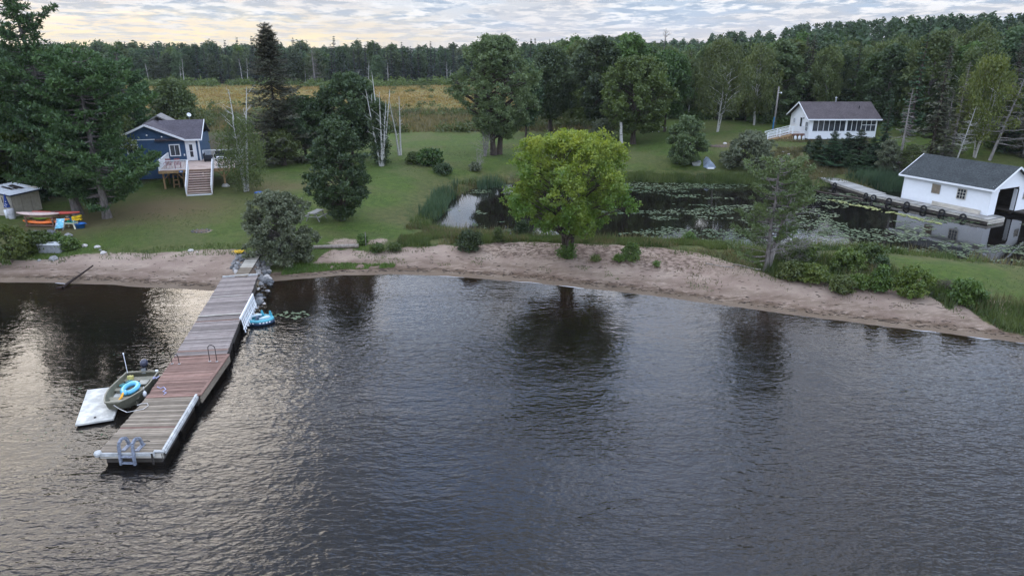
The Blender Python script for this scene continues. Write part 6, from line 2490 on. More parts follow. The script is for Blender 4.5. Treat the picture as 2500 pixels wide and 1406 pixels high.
tag(o, 'tall leaning grey dead pine with bare side branches behind the boathouse', 'dead tree')
x, y, z = base(2330, 398)
V, F = bare_tree(72, 6.5, 1.6, .1, 26, 3, .3, .2, (.3, 0), 2, .8)
o = link('bare_birch', np_mesh('bare_birch', V, F, MATS['bark_birch']), None, (x, y, z))
tag(o, 'thin white-stemmed bare birch behind the boathouse roof', 'dead tree')
# tall pine cut by the right frame edge, bare crown on the skyline
x, y = 72.0, 92.0
tr, cr = pine(81, ztop(x, y, -6) - hz(x, y), 3.4, .45, .9, 4, .4, 8, [(0, .9), (.4, .7), (.7, .6), (.9, .5), (1, .2)], .3, .1, .9)
m = tree_meshes('edge_pine', tr, cr, 'bark_grey', 'needle_brown')
place_tree('edge_pine', 'tall pine cut off by the upper right corner of the frame', 'tree', (x, y, hz(x, y)), m)
x, y = 31.0, 150.0
V, F = bare_tree(82, ztop(x, y, 68) - hz(x, y), 2.2, .22, 16, 6, .9, .78, (.2, 0), 1, .3)
o = link('bare_crowned_tree', np_mesh('bare_crowned_tree', V, F, MATS['bark_grey']), None, (x, y, hz(x, y)))
tag(o, 'tree with a bare spiky crown alone on the skyline above the white picnic bench', 'tree')
for k, (px, D, pt, lab) in enumerate(((1296, 190, 92, 'narrow spruce tip poking up right of the big willow crown'), (1340, 190, 94, 'broad spruce tip between willow and poplar on the skyline'),
                                      (1818, 170, 84, 'lone slim spruce tip on the skyline above the utility pole'), (1890, 150, 108, 'dark spruce spire left of the white cottage gable'))):
    x = (px - 1250) / FPX * (D * math.cos(PITCH) + 4)
    put(SPM[(k + 1) % 3], 'skyline_spruce', lab, 0, 0, pt, k, .8, xyz=(x, D, hz(x, D)))

# woods on the right and far side, left wood, and the far line beyond the marsh
rngF = np.random.default_rng(2024)
SKY = ([-400, 0, 300, 700, 1100, 1300, 1400, 1500, 1620, 1720, 1830, 1880, 1950, 2050, 2110, 2160, 2250, 2350, 2430, 2500, 2900],
       [108, 108, 104, 108, 112, 108, 92, 90, 112, 102, 106, 84, 74, 84, 98, 80, 66, 54, 60, 52, 50])


def pixcol(x, y):
    return 1250 + FPX * x / (y * math.cos(PITCH) + 6)


def mark(px, names):
    for lim, nm in names:
        if px < lim:
            return nm
    return names[-1][1]


FARM = [(140, 'left of the tallest white pine'), (330, 'behind the white pines'), (420, 'between the pines and the marsh willow'), (480, 'above the lone marsh willow'), (620, 'above the dead-topped birch'),
        (720, 'behind the tall spruce'), (780, 'just right of the tall spruce'), (860, 'left of the rusty dead spruce'), (940, 'above the dead birch clump'),
        (1010, 'right of the dead birch clump'), (1070, 'over the middle of the open marsh'), (1120, 'just left of the big willow crown'), (1200, 'behind the left of the big willow'), (1300, 'behind the right of the big willow'), (1400, 'right of the big willow')]
RIGHTM = [(1400, 'right of the big willow'), (1480, 'behind the pale bushy alder'), (1580, 'left of the bare skyline crown'), (1660, 'above the white picnic bench'), (1720, 'left of the forked birch'),
          (1800, 'behind the forked birch'), (1860, 'left of the utility pole'), (1920, 'behind the utility pole'), (1990, 'above the white cottage gable'), (2060, 'above the middle of the white cottage roof'),
          (2130, 'above the right end of the white cottage'), (2200, 'above the dead spruce'), (2270, 'right of the dead spruce'), (2340, 'above the left half of the boathouse'),
          (2420, 'above the right half of the boathouse'), (2700, 'at the right edge above the boathouse gable')]
LEFTM = [(0, 'at the very edge'), (60, 'behind the shed'), (130, 'left of the tallest pine'), (220, 'behind the pine trunks'), (400, 'right behind the white pines')]
SIZES = ('shorter', 'middling', 'tall')


placed = []
BLOCK = [(39, 93, 50, 103), (38, 60, 50, 71)]


def try_place(x, y, sep):
    for (a, b) in placed:
        if (a - x) ** 2 + (b - y) ** 2 < sep * sep:
            return False
    for (x0, y0, x1, y1) in BLOCK:
        if x0 - 2 < x < x1 + 2 and y0 - 2 < y < y1 + 2:
            return False
    placed.append((x, y))
    return True


n_right = 0
for depth, sep, cnt in ((0, 3.2, 500), (5, 3.6, 500), (12, 4.2, 500), (21, 4.8, 500), (33, 5.4, 500), (50, 6., 500), (72, 6.5, 500), (96, 7, 400)):
    for _ in range(cnt):
        x = rngF.uniform(9, 150)
        e = float(forest_edge(x))
        if x < 14 and depth < 6:
            continue
        y = e + depth + rngF.uniform(0, 6)
        if abs(x) > 1.0 * y + 14 or y > 235:
            continue
        pc = pixcol(x, y)
        if pc > 2960 or pc < 1290 or (pc > 2620 and depth > 25):
            continue
        if not try_place(x, y, sep):
            continue
        z = hz(x, y)
        top_py = np.interp(pc, *SKY)
        Hs = ztop(x, y, top_py) - z
        H = min(Hs * rngF.uniform(.80, 1.0), rngF.uniform(11, 16.5))
        H = max(H, 8.)
        conif = (.15 + .25 * (pc > 2150) + .06 * (pc > 1850)) * (.5 if y > 150 else 1)
        u = rngF.random()
        rz = rngF.uniform(0, 6.28)
        far = y > 165
        if u < conif:
            km = (FAR_S if far else SPM)[rngF.integers(0, 3)]
            lf = None if far else rngF.choice(['needle_spruce', 'needle_spruce', 'needle_brown'])
            H *= rngF.uniform(.98, 1.12)
            H = min(H, Hs * 1.02)
            nm, lab, grp, wd = 'forest_spruce', 'dark spruce standing among the leafy trees of the right-hand wood', 'spruces in the right-hand wood', 1.05
        elif u < conif + .16:
            km = BIR[rngF.integers(0, 3)]
            lf = None
            nm, lab, grp, wd = 'forest_birch', 'pale-stemmed birch within the right-hand wood', 'birches in the right-hand wood', rngF.uniform(.95, 1.2)
        else:
            km = (FAR_D if far else MID)[rngF.integers(0, 3 if far else 4)]
            lf = rngF.choice(['leaf_green', 'leaf_green', 'leaf_dark', 'leaf_birch', 'leaf_far', 'leaf_yellowgreen', 'leaf_willow'], p=[.26, .2, .14, .16, .08, .08, .08])
            nm, lab, grp, wd = 'forest_tree', 'green leafy tree within the right-hand wood', 'leafy trees in the right-hand wood', rngF.uniform(.95, 1.25)
        s = H / 12
        rank = 'front' if depth < 5 else 'second' if depth < 12 else 'third' if depth < 21 else 'rear' if depth < 60 else 'hilltop'
        hue = {'leaf_dark': 'dark', 'leaf_birch': 'olive', 'leaf_far': 'dull', 'needle_brown': 'brownish'}.get(lf, 'green')
        lab = f"{SIZES[int(H > 11) + int(H > 13.5)]} {hue} {'spruce' if 'spruce' in nm else 'birch' if 'birch' in nm else 'leafy tree'} in the {rank} rank {mark(pc, RIGHTM)}"
        place_tree(nm, lab, 'tree', (x, y, z - .1), km, rz, (s * wd, s * wd, s), grp, lf)
        n_right += 1

# left wood behind the shed and pines
n_left = 0
for _ in range(900):
    x = rngF.uniform(-98, -41)
    e = float(np.interp(x, [-100, -70, -52, -46, -41], [46, 54, 60, 64, 70]))
    y = rngF.uniform(e, 118)
    pc = pixcol(x, y)
    if pc < -420 or pc > 330:
        continue
    if y > 92 and pc > 290:
        continue
    if abs(x + 38) < 9 and 70 < y < 86:
        continue
    if not try_place(x, y, 3.4):
        continue
    z = hz(x, y)
    H = min(rngF.uniform(9, 14), (ztop(x, y, 120) - z))
    u = rngF.random()
    rz = rngF.uniform(0, 6.28)
    if u < .4:
        km, nm, lab, grp, lf = BIR[rngF.integers(0, 3)], 'forest_birch', 'white-stemmed birch in the wood at the left edge', 'birches in the left wood', rngF.choice(['leaf_birch', 'leaf_green'])
    elif u < .62:
        km, nm, lab, grp, lf = SPM[rngF.integers(0, 3)], 'forest_spruce', 'dark spruce in the wood at the left edge', 'spruces in the left wood', 'needle_spruce'
    else:
        km, nm, lab, grp, lf = MID[rngF.integers(0, 4)], 'forest_tree', 'leafy tree in the wood at the left edge', 'leafy trees in the left wood', rngF.choice(['leaf_green', 'leaf_dark', 'leaf_yellowgreen'])
    s = H / 12
    hue = {'leaf_dark': 'dark', 'leaf_birch': 'olive', 'leaf_yellowgreen': 'yellowish'}.get(lf, 'green')
    lab = f"{SIZES[int(H > 10.5) + int(H > 12.3)]} {hue} {'spruce' if 'spruce' in nm else 'birch' if 'birch' in nm else 'leafy tree'} {'at the front' if y < 75 else 'in the middle' if y < 92 else 'at the back'} of the left wood {mark(pc, LEFTM)}"
    place_tree(nm, lab, 'tree', (x, y, z - .1), km, rz, (s, s, s), grp, lf)
    n_left += 1

# far line beyond the marsh: front ranks tree by tree
placed_far = []


def far_ok(x, y, sep):
    for (a, b) in placed_far:
        if (a - x) ** 2 + (b - y) ** 2 < sep * sep:
            return False
    placed_far.append((x, y))
    return True


n_far = 0
for y0, y1, sep, cnt, top in ((250, 256, 2.6, 500, .80), (258, 265, 3.2, 400, .93), (268, 280, 4.0, 400, 1.0)):
    for _ in range(cnt):
        x = rngF.uniform(-205, 14)
        y = rngF.uniform(y0, y1)
        pc = pixcol(x, y)
        if pc < -60 or not far_ok(x, y, sep) or n_far > 420:
            continue
        z = hz(x, y)
        Hs = ztop(x, y, 108) - z
        H = Hs * top * rngF.uniform(.74, 1.06)
        cl = vnoise(np.array([x]), np.array([y]), 14, 3)[0]
        if rngF.random() < .30 + .4 * (cl > .5):
            km = FAR_S[rngF.integers(0, 3)]
            H *= rngF.uniform(.98, 1.26)
            nm, lab, grp, lf, w = 'far_spruce', 'dark pointed spruce in the far tree line beyond the marsh', 'spruces in the far tree line', None, rngF.uniform(.8, 1.1)
        else:
            km = FAR_D[rngF.integers(0, 3)]
            nm, lab, grp, lf, w = 'far_tree', 'rounded leafy tree in the far tree line beyond the marsh', 'leafy trees in the far tree line', rngF.choice(['leaf_far', 'leaf_far', 'leaf_dark', 'leaf_greygreen', 'leaf_green'], p=[.4, .25, .2, .05, .1]), rngF.uniform(.8, 1.15)
        s = H / 12
        hue = {'leaf_dark': 'dark', 'leaf_greygreen': 'greyish', 'leaf_green': 'fresh green'}.get(lf, 'dull green')
        lab = f"{SIZES[int(H > 12) + int(H > 14)]} {hue} far {'spruce' if 'spruce' in nm else 'tree'}, {'front' if y0 < 255 else 'second' if y0 < 265 else 'rear'} rank, {mark(pc, FARM)}"
        place_tree(nm, lab, 'tree', (x, y, z - .1), km, rngF.uniform(0, 6.28), (s * w, s * w, s), grp, lf)
        n_far += 1
x, y = -67.0, 247.0
put(SPD, 'rusty_spruce', 'rusty grey dead spruce standing in the far tree line above the marsh', 0, 0, 118, .5, 1.5, xyz=(x, y, hz(x, y)))
bb = None
for k, px in enumerate((366, 442, 450, 594, 606, 746, 758, 900, 948, 1092, 1098, 880)):
    y = 249.5
    x = (px - 1250) / FPX * (y * math.cos(PITCH) + 4.5)
    V, F = bare_tree(200 + k, rngF.uniform(4, 8.5), 1.8, .15, 6, 2, 1., .4, (rngF.uniform(-.8, .8), 0), 1, .3)
    o = link('far_dead_birch', np_mesh('far_dead_birch', V, F, MATS['bark_birch']), None, (x, y, hz(x, y)))
    tag(o, 'thin white dead birch stem before the far tree line', 'dead tree', 'white stems along the far tree line')

# the closed wood behind the ranks one can tell apart
def wood_mass(name, pts, label=None):
    rng = np.random.default_rng(len(pts))
    Vs, Fs, Ts, b = [], [], [], 0
    bases = []
    for km in (FAR_D[0], FAR_D[2], FAR_S[0], FAR_S[1]):
        me = km[1]
        v = np.zeros(len(me.vertices) * 3, np.float32)
        me.vertices.foreach_get('co', v)
        t = np.zeros(len(me.vertices), np.float32)
        me.attributes['tint'].data.foreach_get('value', t)
        v = v.reshape(-1, 4, 3)[::9]
        c = v.mean(1, keepdims=True)
        bases.append((c + (v - c) * 1.9, t.reshape(-1, 4)[::9]))
    for (x, y, H) in pts:
        v, t = bases[rng.integers(0, 4) if x < 0 or rng.random() < .15 else rng.integers(0, 2)]
        s = H / 12
        a = rng.uniform(0, 6.28)
        c = np.array([[math.cos(a), math.sin(a), 0], [-math.sin(a), math.cos(a), 0], [0, 0, 1]])
        vv = (v.reshape(-1, 3) @ c) * s * np.array([[1.15, 1.15, 1]]) + np.array([[x, y, hz(x, y)]])
        Vs.append(vv)
        Ts.append(np.clip(t.ravel() * .8 + rng.uniform(-.1, .2), 0, 1))
    V = np.concatenate(Vs)
    o = link(name, np_mesh(name, V, np.arange(len(V)).reshape(-1, 4), MATS['leaf_far'], np.concatenate(Ts)), kind='stuff')
    return o


pts = []
for _ in range(4200):
    x = rngF.uniform(-250, 230)
    y = rngF.uniform(284, 345) if x < 0 else rngF.uniform(min(240., float(forest_edge(x)) + 62), 330)
    if abs(x) > .98 * y + 10:
        continue
    pc = pixcol(x, y)
    if len(pts) > 760:
        break
    H = min(ztop(x, y, np.interp(pc, *SKY)) - hz(x, y), 19) * rngF.uniform(.80, .97)
    if pc > 2980:
        continue
    pts.append((x, y, max(9, H)))
wood_mass('distant_forest', pts)
print('trees: right', n_right, 'left', n_left, 'far', n_far)


# ------------------------------------------------------------------ undergrowth, marsh thickets, grasses, lily pads
def foliage_mass(name, mat, centres, leaf, per, seed, flat=1.):
    """many low bushes joined: centres = list of (x, y, radius, height)"""
    rng = np.random.default_rng(seed)
    Cs, Os, Ts = [], [], []
    for (x, y, r, h) in centres:
        n = int(per)
        d = rng.normal(size=(n, 3))
        d[:, 2] = np.abs(d[:, 2])
        d = unit(d)
        sub = rng.integers(0, 7, n)
        off = rng.normal(size=(7, 3)) * np.array([[r * .42, r * .42, h * .16]])
        C = d * np.array([[r * .62, r * .62, h * .72]]) * rng.uniform(.55, 1.05, (n, 1)) + off[sub]
        C[:, 2] = np.abs(C[:, 2]) + .05
        z = hz(x, y)
        Cs.append(C + np.array([[x, y, z]]))
        Os.append(d)
        tone = rng.uniform(.15, .7)
        Ts.append(np.clip(tone + (sub / 7 - .5) * .3 + rng.uniform(-.2, .2, n), 0, .92))
    C, O, T = np.concatenate(Cs), np.concatenate(Os), np.concatenate(Ts)
    L = leaf * rng.uniform(.7, 1.3, len(C))
    V, F = kites(C, L, L * .6, rng, O, .6)
    return link(name, np_mesh(name, V, F, MATS[mat], np.repeat(T, 4)), kind='stuff')


rg = np.random.default_rng(77)
cs = []
for _ in range(900):
    x = rg.uniform(12, 100)
    y = float(forest_edge(x)) + rg.uniform(-1.5, 16)
    if x > .95 * y + 8 or any(a - 2.2 < x < c + 1.5 and b - 2 < y < d + 1 for a, b, c, d in BLOCK) or pond_sd(np.array([x]), np.array([y]))[0] < 2.5:
        continue
    if 36 < x < 42 and y < 112:
        continue
    cs.append((x, y, rg.uniform(.8, 1.7), rg.uniform(.8, 2.6)))
    if len(cs) > 330:
        break
foliage_mass('forest_undergrowth', 'leaf_green', cs, .36, 190, 5)
cs = []
for _ in range(900):
    x = rg.uniform(-75, -36)
    y = float(np.interp(x, [-100, -70, -52, -46, -41, -36], [46, 54, 59, 63, 69, 74])) + rg.uniform(-1.5, 14)
    if abs(x + 40) < 8.5 and 70 < y < 88:
        continue
    if x > .0 - .78 * y - 30:
        cs.append((x, y, rg.uniform(.8, 1.6), rg.uniform(.7, 2.4)))
    if len(cs) > 200:
        break
foliage_mass('left_undergrowth', 'leaf_dark', cs, .32, 210, 6)
# thickets on the marsh: the brushy near edge, a loose belt before the tree line and scattered clumps
cs = []
for _ in range(1500):
    x = rg.uniform(-64, 22)
    y = 117 + 36 * rg.random() ** 1.9 + 2.5 * math.sin(x * .12) + max(0, -x - 30) * .12
    if vnoise(np.array([x]), np.array([y]), 7, 4)[0] < .36:
        continue
    cs.append((x, y, rg.uniform(.8, 1.8), rg.uniform(.8, 2.2)))
    if len(cs) > 480:
        break
foliage_mass('marsh_thicket', 'leaf_birch', cs, .40, 90, 7)
cs = []
for _ in range(400):
    x = rg.uniform(-190, 12)
    y = 246 + rg.uniform(-5, 4) - 6 * (vnoise(np.array([x]), np.array([0.]), 20, 6)[0] > .62)
    cs.append((x, y, rg.uniform(1.2, 3.2), rg.uniform(1.2, 3.4)))
foliage_mass('tree_line_brush', 'leaf_green', cs, .65, 90, 8)
cs = []
for _ in range(160):
    x, y = rg.uniform(-120, 10), rg.uniform(128, 240)
    if fbm(np.array([x]), np.array([y]), 30, 9, 2)[0] > .5 or rg.random() < .15:
        cs.append((x, y, rg.uniform(.6, 1.6), rg.uniform(.6, 1.7)))
foliage_mass('marsh_scrub', 'leaf_birch', cs, .42, 60, 9)

sdp = lambda x, y: pond_sd(x, y)
grass_patch('marsh_grass', 'grass_marsh', 60000, (-150, 20, 118, 246), lambda x, y: (np.abs(x) < .78 * y + 3) & (rg.random(len(x)) < (.35 + .65 * (fbm(x, y * .4, 9, 3, 3) > .48))), (.25, .55), .34, 11, .5)
grass_patch('marsh_sedge', 'grass_tawny', 26000, (-90, 20, 114, 150), lambda x, y: (np.abs(x) < .78 * y + 3) & (y > 115), (.6, 1.2), .2, 12, .3)
# bank grasses around the pond
grass_patch('pond_bank_grass', 'grass_green', 150000, (-14, 60, 42, 92), lambda x, y: (sdp(x, y) > -.1) & (sdp(x, y) < np.where(x < 0, .9, 1.6) + 1.8 * fbm(x, y, 3, 6, 2)) & (fbm(x, y, 1.7, 81, 3) > .40) & (y - sandtop(x) > .4)
            & ~((x > 36) & (x < 47) & (y > 60) & (y < 84) & (sdp(x, y) < 1)), (.2, .72), .075, 13)
grass_patch('pond_sedge', 'grass_tawny', 50000, (-12, 58, 42, 86), lambda x, y: (sdp(x, y) > -.3) & (sdp(x, y) < 1.2) & (fbm(x, y, 4, 16, 2) > .45) & (y - sandtop(x) > .3), (.5, 1.1), .07, 14)
grass_patch('cattails', 'reed_blue', 14000, (-9, 15, 74, 84), lambda x, y: (sdp(x, y) > -.9) & (sdp(x, y) < 1.2) & (fbm(x, y, 5, 26, 2) > .40) & (x < 2), (.9, 1.6), .10, 15, .12)
grass_patch('cattails', 'reed_blue', 3000, (-9, -4, 62, 75), lambda x, y: (sdp(x, y) > -.3) & (sdp(x, y) < 1.6) & (fbm(x, y, 5, 27, 2) > .42), (.7, 1.3), .09, 25, .15)
grass_patch('far_bank_reeds', 'grass_green', 60000, (8, 34, 78, 86), lambda x, y: (sdp(x, y) > -.6) & (sdp(x, y) < .6 + 1.6 * fbm(x, y, 3, 82, 2)), (.35, .9), .09, 16, .2)
grass_patch('boathouse_reeds', 'reed_blue', 30000, (34, 52, 70, 84), lambda x, y: (sdp(x, y) > -1.0) & (sdp(x, y) < 3.) & ((x - 35.5) * .876 + (y - 81) * .48 > 1.9) & ~((x > 38) & (y < 74)), (.8, 1.6), .10, 17, .15)
# tall weeds between sand and pond, rough grass on the right point
band = lambda x, y: (y - sandtop(x) > .1) & (sdp(x, y) > .8)
grass_patch('strip_grass', 'grass_green', 70000, (-9, 17, 50, 59), lambda x, y: band(x, y) & (fbm(x, y, 2.5, 36, 3) > .42), (.12, .42), .06, 18)
grass_patch('strip_tawny_grass', 'grass_tawny', 36000, (-9, 30, 42, 59), lambda x, y: band(x, y) & (fbm(x, y, 2.2, 37, 3) > .50) & (y - sandtop(x) < 6), (.2, .6), .055, 19)
grass_patch('point_grass', 'grass_green', 120000, (17, 50, 30, 56), lambda x, y: band(x, y) & (((y - sandtop(x) < 3.2) & (x < 30) & (x > 24)) | ((x > 17) & (x < 25) & (y - sandtop(x) < 5.5)) | ((x > 26) & (y < 40) & (y - sandtop(x) < 4))), (.25, .75), .055, 20)
grass_patch('point_tawny_grass', 'grass_tawny', 40000, (17, 50, 30, 56), lambda x, y: band(x, y) & (fbm(x, y, 2.6, 38, 2) > .52) & (y - sandtop(x) < 5), (.3, .8), .055, 21)
# thin grass growing on the sand behind the waterline and by the rocks
grass_patch('beach_grass', 'grass_green', 26000, (-15, 14, 42, 53), lambda x, y: (y - shore(x) > 1.7) & (y - shore(x) < 3.3) & (fbm(x, y, 1.2, 46, 3) > .52 + .010 * np.clip(x + 8, 0, 30)), (.05, .16), .05, 22)
grass_patch('rock_edge_grass', 'grass_bright', 26000, (-16.2, -8.5, 45.6, 50.8), lambda x, y: (y - shore(x) > .9 + .02 * (x + 16)) & (y - shore(x) < 2.5 - .12 * (x + 16)) & (fbm(x, y, 1.0, 47, 2) > .36), (.08, .25), .05, 23)
grass_patch('strip_weeds', 'grass_green', 14000, (-46, -18.4, 46, 54), lambda x, y: (np.abs(y - sandtop(x)) < 1.3) & (fbm(x, y, 1.5, 48, 3) > .48), (.06, .25), .05, 24)
grass_patch('sand_weeds', 'grass_tawny', 16000, (-14, 27, 37, 53), lambda x, y: (y - shore(x) > 2.6) & (y < sandtop(x) + .4) & (fbm(x, y, 1.5, 71, 3) > .60 - .05 * (y > sandtop(x) - 1.2)), (.05, .22), .05, 28)
grass_patch('sand_edge_grass', 'grass_green', 26000, (-14, 27, 37, 53.5), lambda x, y: (y - sandtop(x) > -1.1) & (y - sandtop(x) < .7) & (fbm(x, y, 1.3, 72, 3) > .50), (.08, .32), .05, 29)
# unmown fringe of the lawn and tufts through it
grass_patch('lawn_tufts', 'grass_green', 120000, (-42, 48, 34, 100), lambda x, y: (np.abs(x) < .74 * y + 2) & (y - sandtop(x) > .3) & (sdp(x, y) > 2) & (fbm(x, y, 3.2, 49, 3) > .46), (.04, .11), .07, 26, .5)
grass_patch('knoll_grass', 'grass_tawny', 26000, (31, 48, 80, 95), lambda x, y: (sdp(x, y) > 1.2) & (fbm(x, y, 3.2, 51, 2) > .40), (.15, .45), .08, 27)


def lily(name, n, box, keep, mat, seed, rr=(.10, .19), z=PWZ + .012):
    rng = np.random.default_rng(seed)
    x, y = scatter(n, *box, keep, rng)
    m = len(x)
    k = 7
    r = rr[0] * .7 + (rr[1] - rr[0] * .7) * rng.random(m) ** 1.3
    a0 = rng.uniform(0, 2 * math.pi, m)
    ang = a0[:, None] + np.linspace(.18, 2 * math.pi - .18, k)[None]
    tilt = rng.normal(size=(m, 2)) * .06
    X = x[:, None] + r[:, None] * np.cos(ang)
    Y = y[:, None] + r[:, None] * np.sin(ang)
    Z = z + rng.uniform(0, .012, m)[:, None] + np.abs(r[:, None] * (tilt[:, :1] * np.cos(ang) + tilt[:, 1:] * np.sin(ang)))
    V = np.concatenate([np.stack([x, y, np.full(m, z + .004)], 1)[:, None], np.stack([X, Y, Z], 2)], 1).reshape(-1, 3)
    base_ = (np.arange(m) * (k + 1))[:, None]
    F = np.concatenate([base_ + np.array([[0, i, i + 1]]) for i in range(1, k)], 0)
    t = np.repeat(np.clip(rng.uniform(0, .6, m) + (fbm(x, y, 5, seed, 3) - .5) * 1.6 + .2, 0, 1), k + 1)
    return link(name, np_mesh(name, V, F, MATS[mat], t), kind='stuff')


def pads_keep(x, y):
    s = pond_sd(x, y)
    n = fbm(x, y * 1.9, 4.6, 61, 4)
    thr = .60 + .0 * x
    thr = np.where((y > 77.2) & (x > 10) & (x < 31), .40, thr)           # belt along the far bank
    thr = np.where((x > 24) & (y < 62), .525, thr)                        # thick beds before the boathouse
    thr = np.where((x > 34) & (y < 53.5), .47, thr)
    thr = np.where((x > 36.5) & (x < 45.5) & (y > 53) & (y < 61), .68, thr)
    thr = np.where((y < 58.5) & (x > 14) & (x < 22), .40, thr)
    thr = np.where((x < 1) & (y > 60), .515, thr)
    thr = np.where((x > 5) & (x < 14) & (y < 62), .60, thr)
    thr = np.where((x < -3.5) & (y < 66), .64, thr)
    return (s < -.25) & (n > thr) & (fbm(x, y, .9, 62, 2) > .30) & ~((x > 37) & (y > 61) & (x - 39.5 + (y - 69.75) * .5 > -1.6))


lily('lily_pads', 42000, (-7, 56, 43, 81), pads_keep, 'pad_leaf', 31, (.07, .15))
lily('yellow_lily_pads', 2600, (30, 44, 60, 71), lambda x, y: (pond_sd(x, y) < -.2) & (x < 38.5) & (np.abs((x - 41.3) * .876 + (y - 62) * .48 + 2.9) < .5) & (fbm(x, y, 1.5, 64, 2) > .35), 'pad_yellow', 32)
lily('jetty_lily_pads', 190, (-15.2, -11.9, 37.2, 40.2), lambda x, y: (np.hypot((x + 13.1) / 1.15, (y - 39.1) / .75) + .6 * fbm(x, y, .8, 3, 2) < 1.15) | ((np.hypot((x + 14.6) / .5, (y - 38.8) / .7) < 1) & (x > -15)), 'pad_leaf', 33, (.07, .13), .015)
lily('floating_debris', 260, (-21, -16.6, 24, 34), lambda x, y: (fbm(x, y, 1.6, 66, 2) > .5) & ~((x > -20.2) & (y > 26) & (y < 31)), 'pad_leaf', 34, (.02, .05), .012)


# ------------------------------------------------------------------ rocks
def rock_mesh(seed, name='rock'):
    import bmesh
    bm = bmesh.new()
    bmesh.ops.create_icosphere(bm, subdivisions=2, radius=1)
    rng = random.Random(seed)
    pl = [(Vector((rng.gauss(0, 1), rng.gauss(0, 1), rng.gauss(0, 1))).normalized(), rng.uniform(.62, .92)) for _ in range(9)]
    for v in bm.verts:
        for n, d in pl:
            e = v.co.dot(n) - d
            if e > 0:
                v.co -= n * e * .9
        v.co += Vector((rng.uniform(-.04, .04), rng.uniform(-.04, .04), rng.uniform(-.04, .04)))
    me = bpy.data.meshes.new(name)
    bm.to_mesh(me)
    bm.free()
    me.materials.append(P_rock)
    return me


ROCKS = [rock_mesh(i) for i in range(6)]


def rock(x, y, s, label, group, mat=P_rock, z=None, sq=.7, k=0, name='boulder', rz=0):
    o = link(name, ROCKS[k % 6], None, (x, y, (hz(x, y) if z is None else z) + s * sq * .25), rz)
    o.scale = (s, s * .85, s * sq)
    o.material_slots[0].link = 'OBJECT'
    o.material_slots[0].material = mat
    tag(o, label, 'rock', group)
    return o


for k, (px, py, w, m, lab) in enumerate((
        (70, 580, 26, 'p', 'pale boulder at the left end of the row behind the concrete box'),
        (90, 572, 22, 'g', 'grey boulder second from left in the row below the kayak rack'),
        (108, 572, 18, 'p', 'small pale boulder in the middle of the boulder row'),
        (123, 573, 26, 'd', 'darkest boulder in the middle of the boulder row'),
        (168, 578, 22, 'g', 'brownish grey boulder on the lawn below the cream toy table'),
        (110, 586, 14, 'p', 'small pale stone among the shrubs behind the concrete box'),
        (134, 588, 14, 'p', 'flat pale stone above the right end of the concrete box'),
        (183, 592, 12, 'p', 'little white pointed stone right of the shrub by the concrete box'),
        (207, 602, 18, 'p', 'white block shaped stone on the lawn edge'),
        (238, 605, 16, 'p', 'flat pale stone on the lawn edge right of the white block stone'),
        (253, 619, 20, 'p', 'whitish flat stone at the top edge of the left sand'),
        (131, 634, 24, 'g', 'rounded grey stone on the sand below the concrete box'),
        (96, 638, 10, 'g', 'tiny grey stone on the sand left of the rounded stone'),
        (245, 612, 9, 'g', 'tiny grey stone just above the whitish flat stone'),
        (58, 584, 12, 'g', 'small grey stone half hidden left of the boulder row'),
        (466, 614, 15, 'p', 'pale flat stone at the sand edge left of the flower pot'),
        (482, 616, 6, 'p', 'pebble sized pale stone beside the flat sand edge stone'),
        (1770, 352, 12, 'p', 'white stone beside the old fire pit on the right lawn'))):
    x, y, z = G(px, py)
    rock(x, y, w / 2 / pxm(x, y, z), lab, 'boulders on the left shore' if px < 300 else None, {'p': P_rockp, 'g': P_rock, 'd': P_rockd}[m], sq=.75 if m != 'p' else .6, k=k, rz=k * 1.1)

rr = random.Random(8)
n = 0
ROCKPOS = []
for side in ((600, 640, 690, 760, 664), (566, 600, 640, 676, 0)):
    pass


def rip(n, poly, smin, smax, grp, lab, seed):
    r_ = random.Random(seed)
    c = 0
    done = []
    words1 = ('pale', 'grey', 'dark', 'mottled', 'bluish grey', 'rusty grey')
    words2 = ('angular', 'flat', 'rounded', 'blocky', 'wedge shaped', 'small')
    tries = 0
    while c < n and tries < 4000:
        tries += 1
        px = r_.uniform(min(p[0] for p in poly), max(p[0] for p in poly))
        py = r_.uniform(min(p[1] for p in poly), max(p[1] for p in poly))
        ins = False
        for i in range(len(poly)):
            (xa, ya), (xb, yb) = poly[i], poly[i - 1]
            if (ya > py) != (yb > py) and px < (xb - xa) * (py - ya) / (yb - ya) + xa:
                ins = not ins
        if not ins:
            continue
        x, y, z = W(px, py, 0.25)
        s = r_.uniform(smin, smax)
        if any((x - a) ** 2 + (y - b) ** 2 < ((s + q) * .62) ** 2 for a, b, q in done):
            continue
        done.append((x, y, s))
        h = max(hz(x, y), -.15)
        m = r_.choice([P_rock, P_rock, P_rockd, P_rockp])
        tone = 'pale' if m == P_rockp else 'dark' if m == P_rockd else 'grey'
        rowpos = 'near the waterline' if py > 700 else 'beside the jetty head' if py > 672 else 'beside the gangplank' if py > 650 else 'at the top of the bank'
        rock(x, y, s, f"{tone} {words2[c % 6]} rock {lab} {rowpos}", grp, m, z=h, k=c, name='riprap_rock', rz=r_.uniform(0, 6), sq=.8)
        c += 1


rip(64, [(634, 632), (664, 645), (660, 676), (652, 708), (642, 738), (628, 748), (624, 712), (636, 672), (620, 668), (622, 640)], .14, .34, 'rocks right of the jetty', 'right of the jetty', 3)
rip(26, [(566, 668), (574, 648), (596, 634), (606, 636), (588, 670)], .13, .30, 'rocks left of the gangplank', 'left of the gangplank', 4)
x, y, z = W(628, 742, 0)
rock(x, y, .42, 'large rounded brown rock in the water beside the slatted panel', None, P_rockd, z=-.05, k=2)


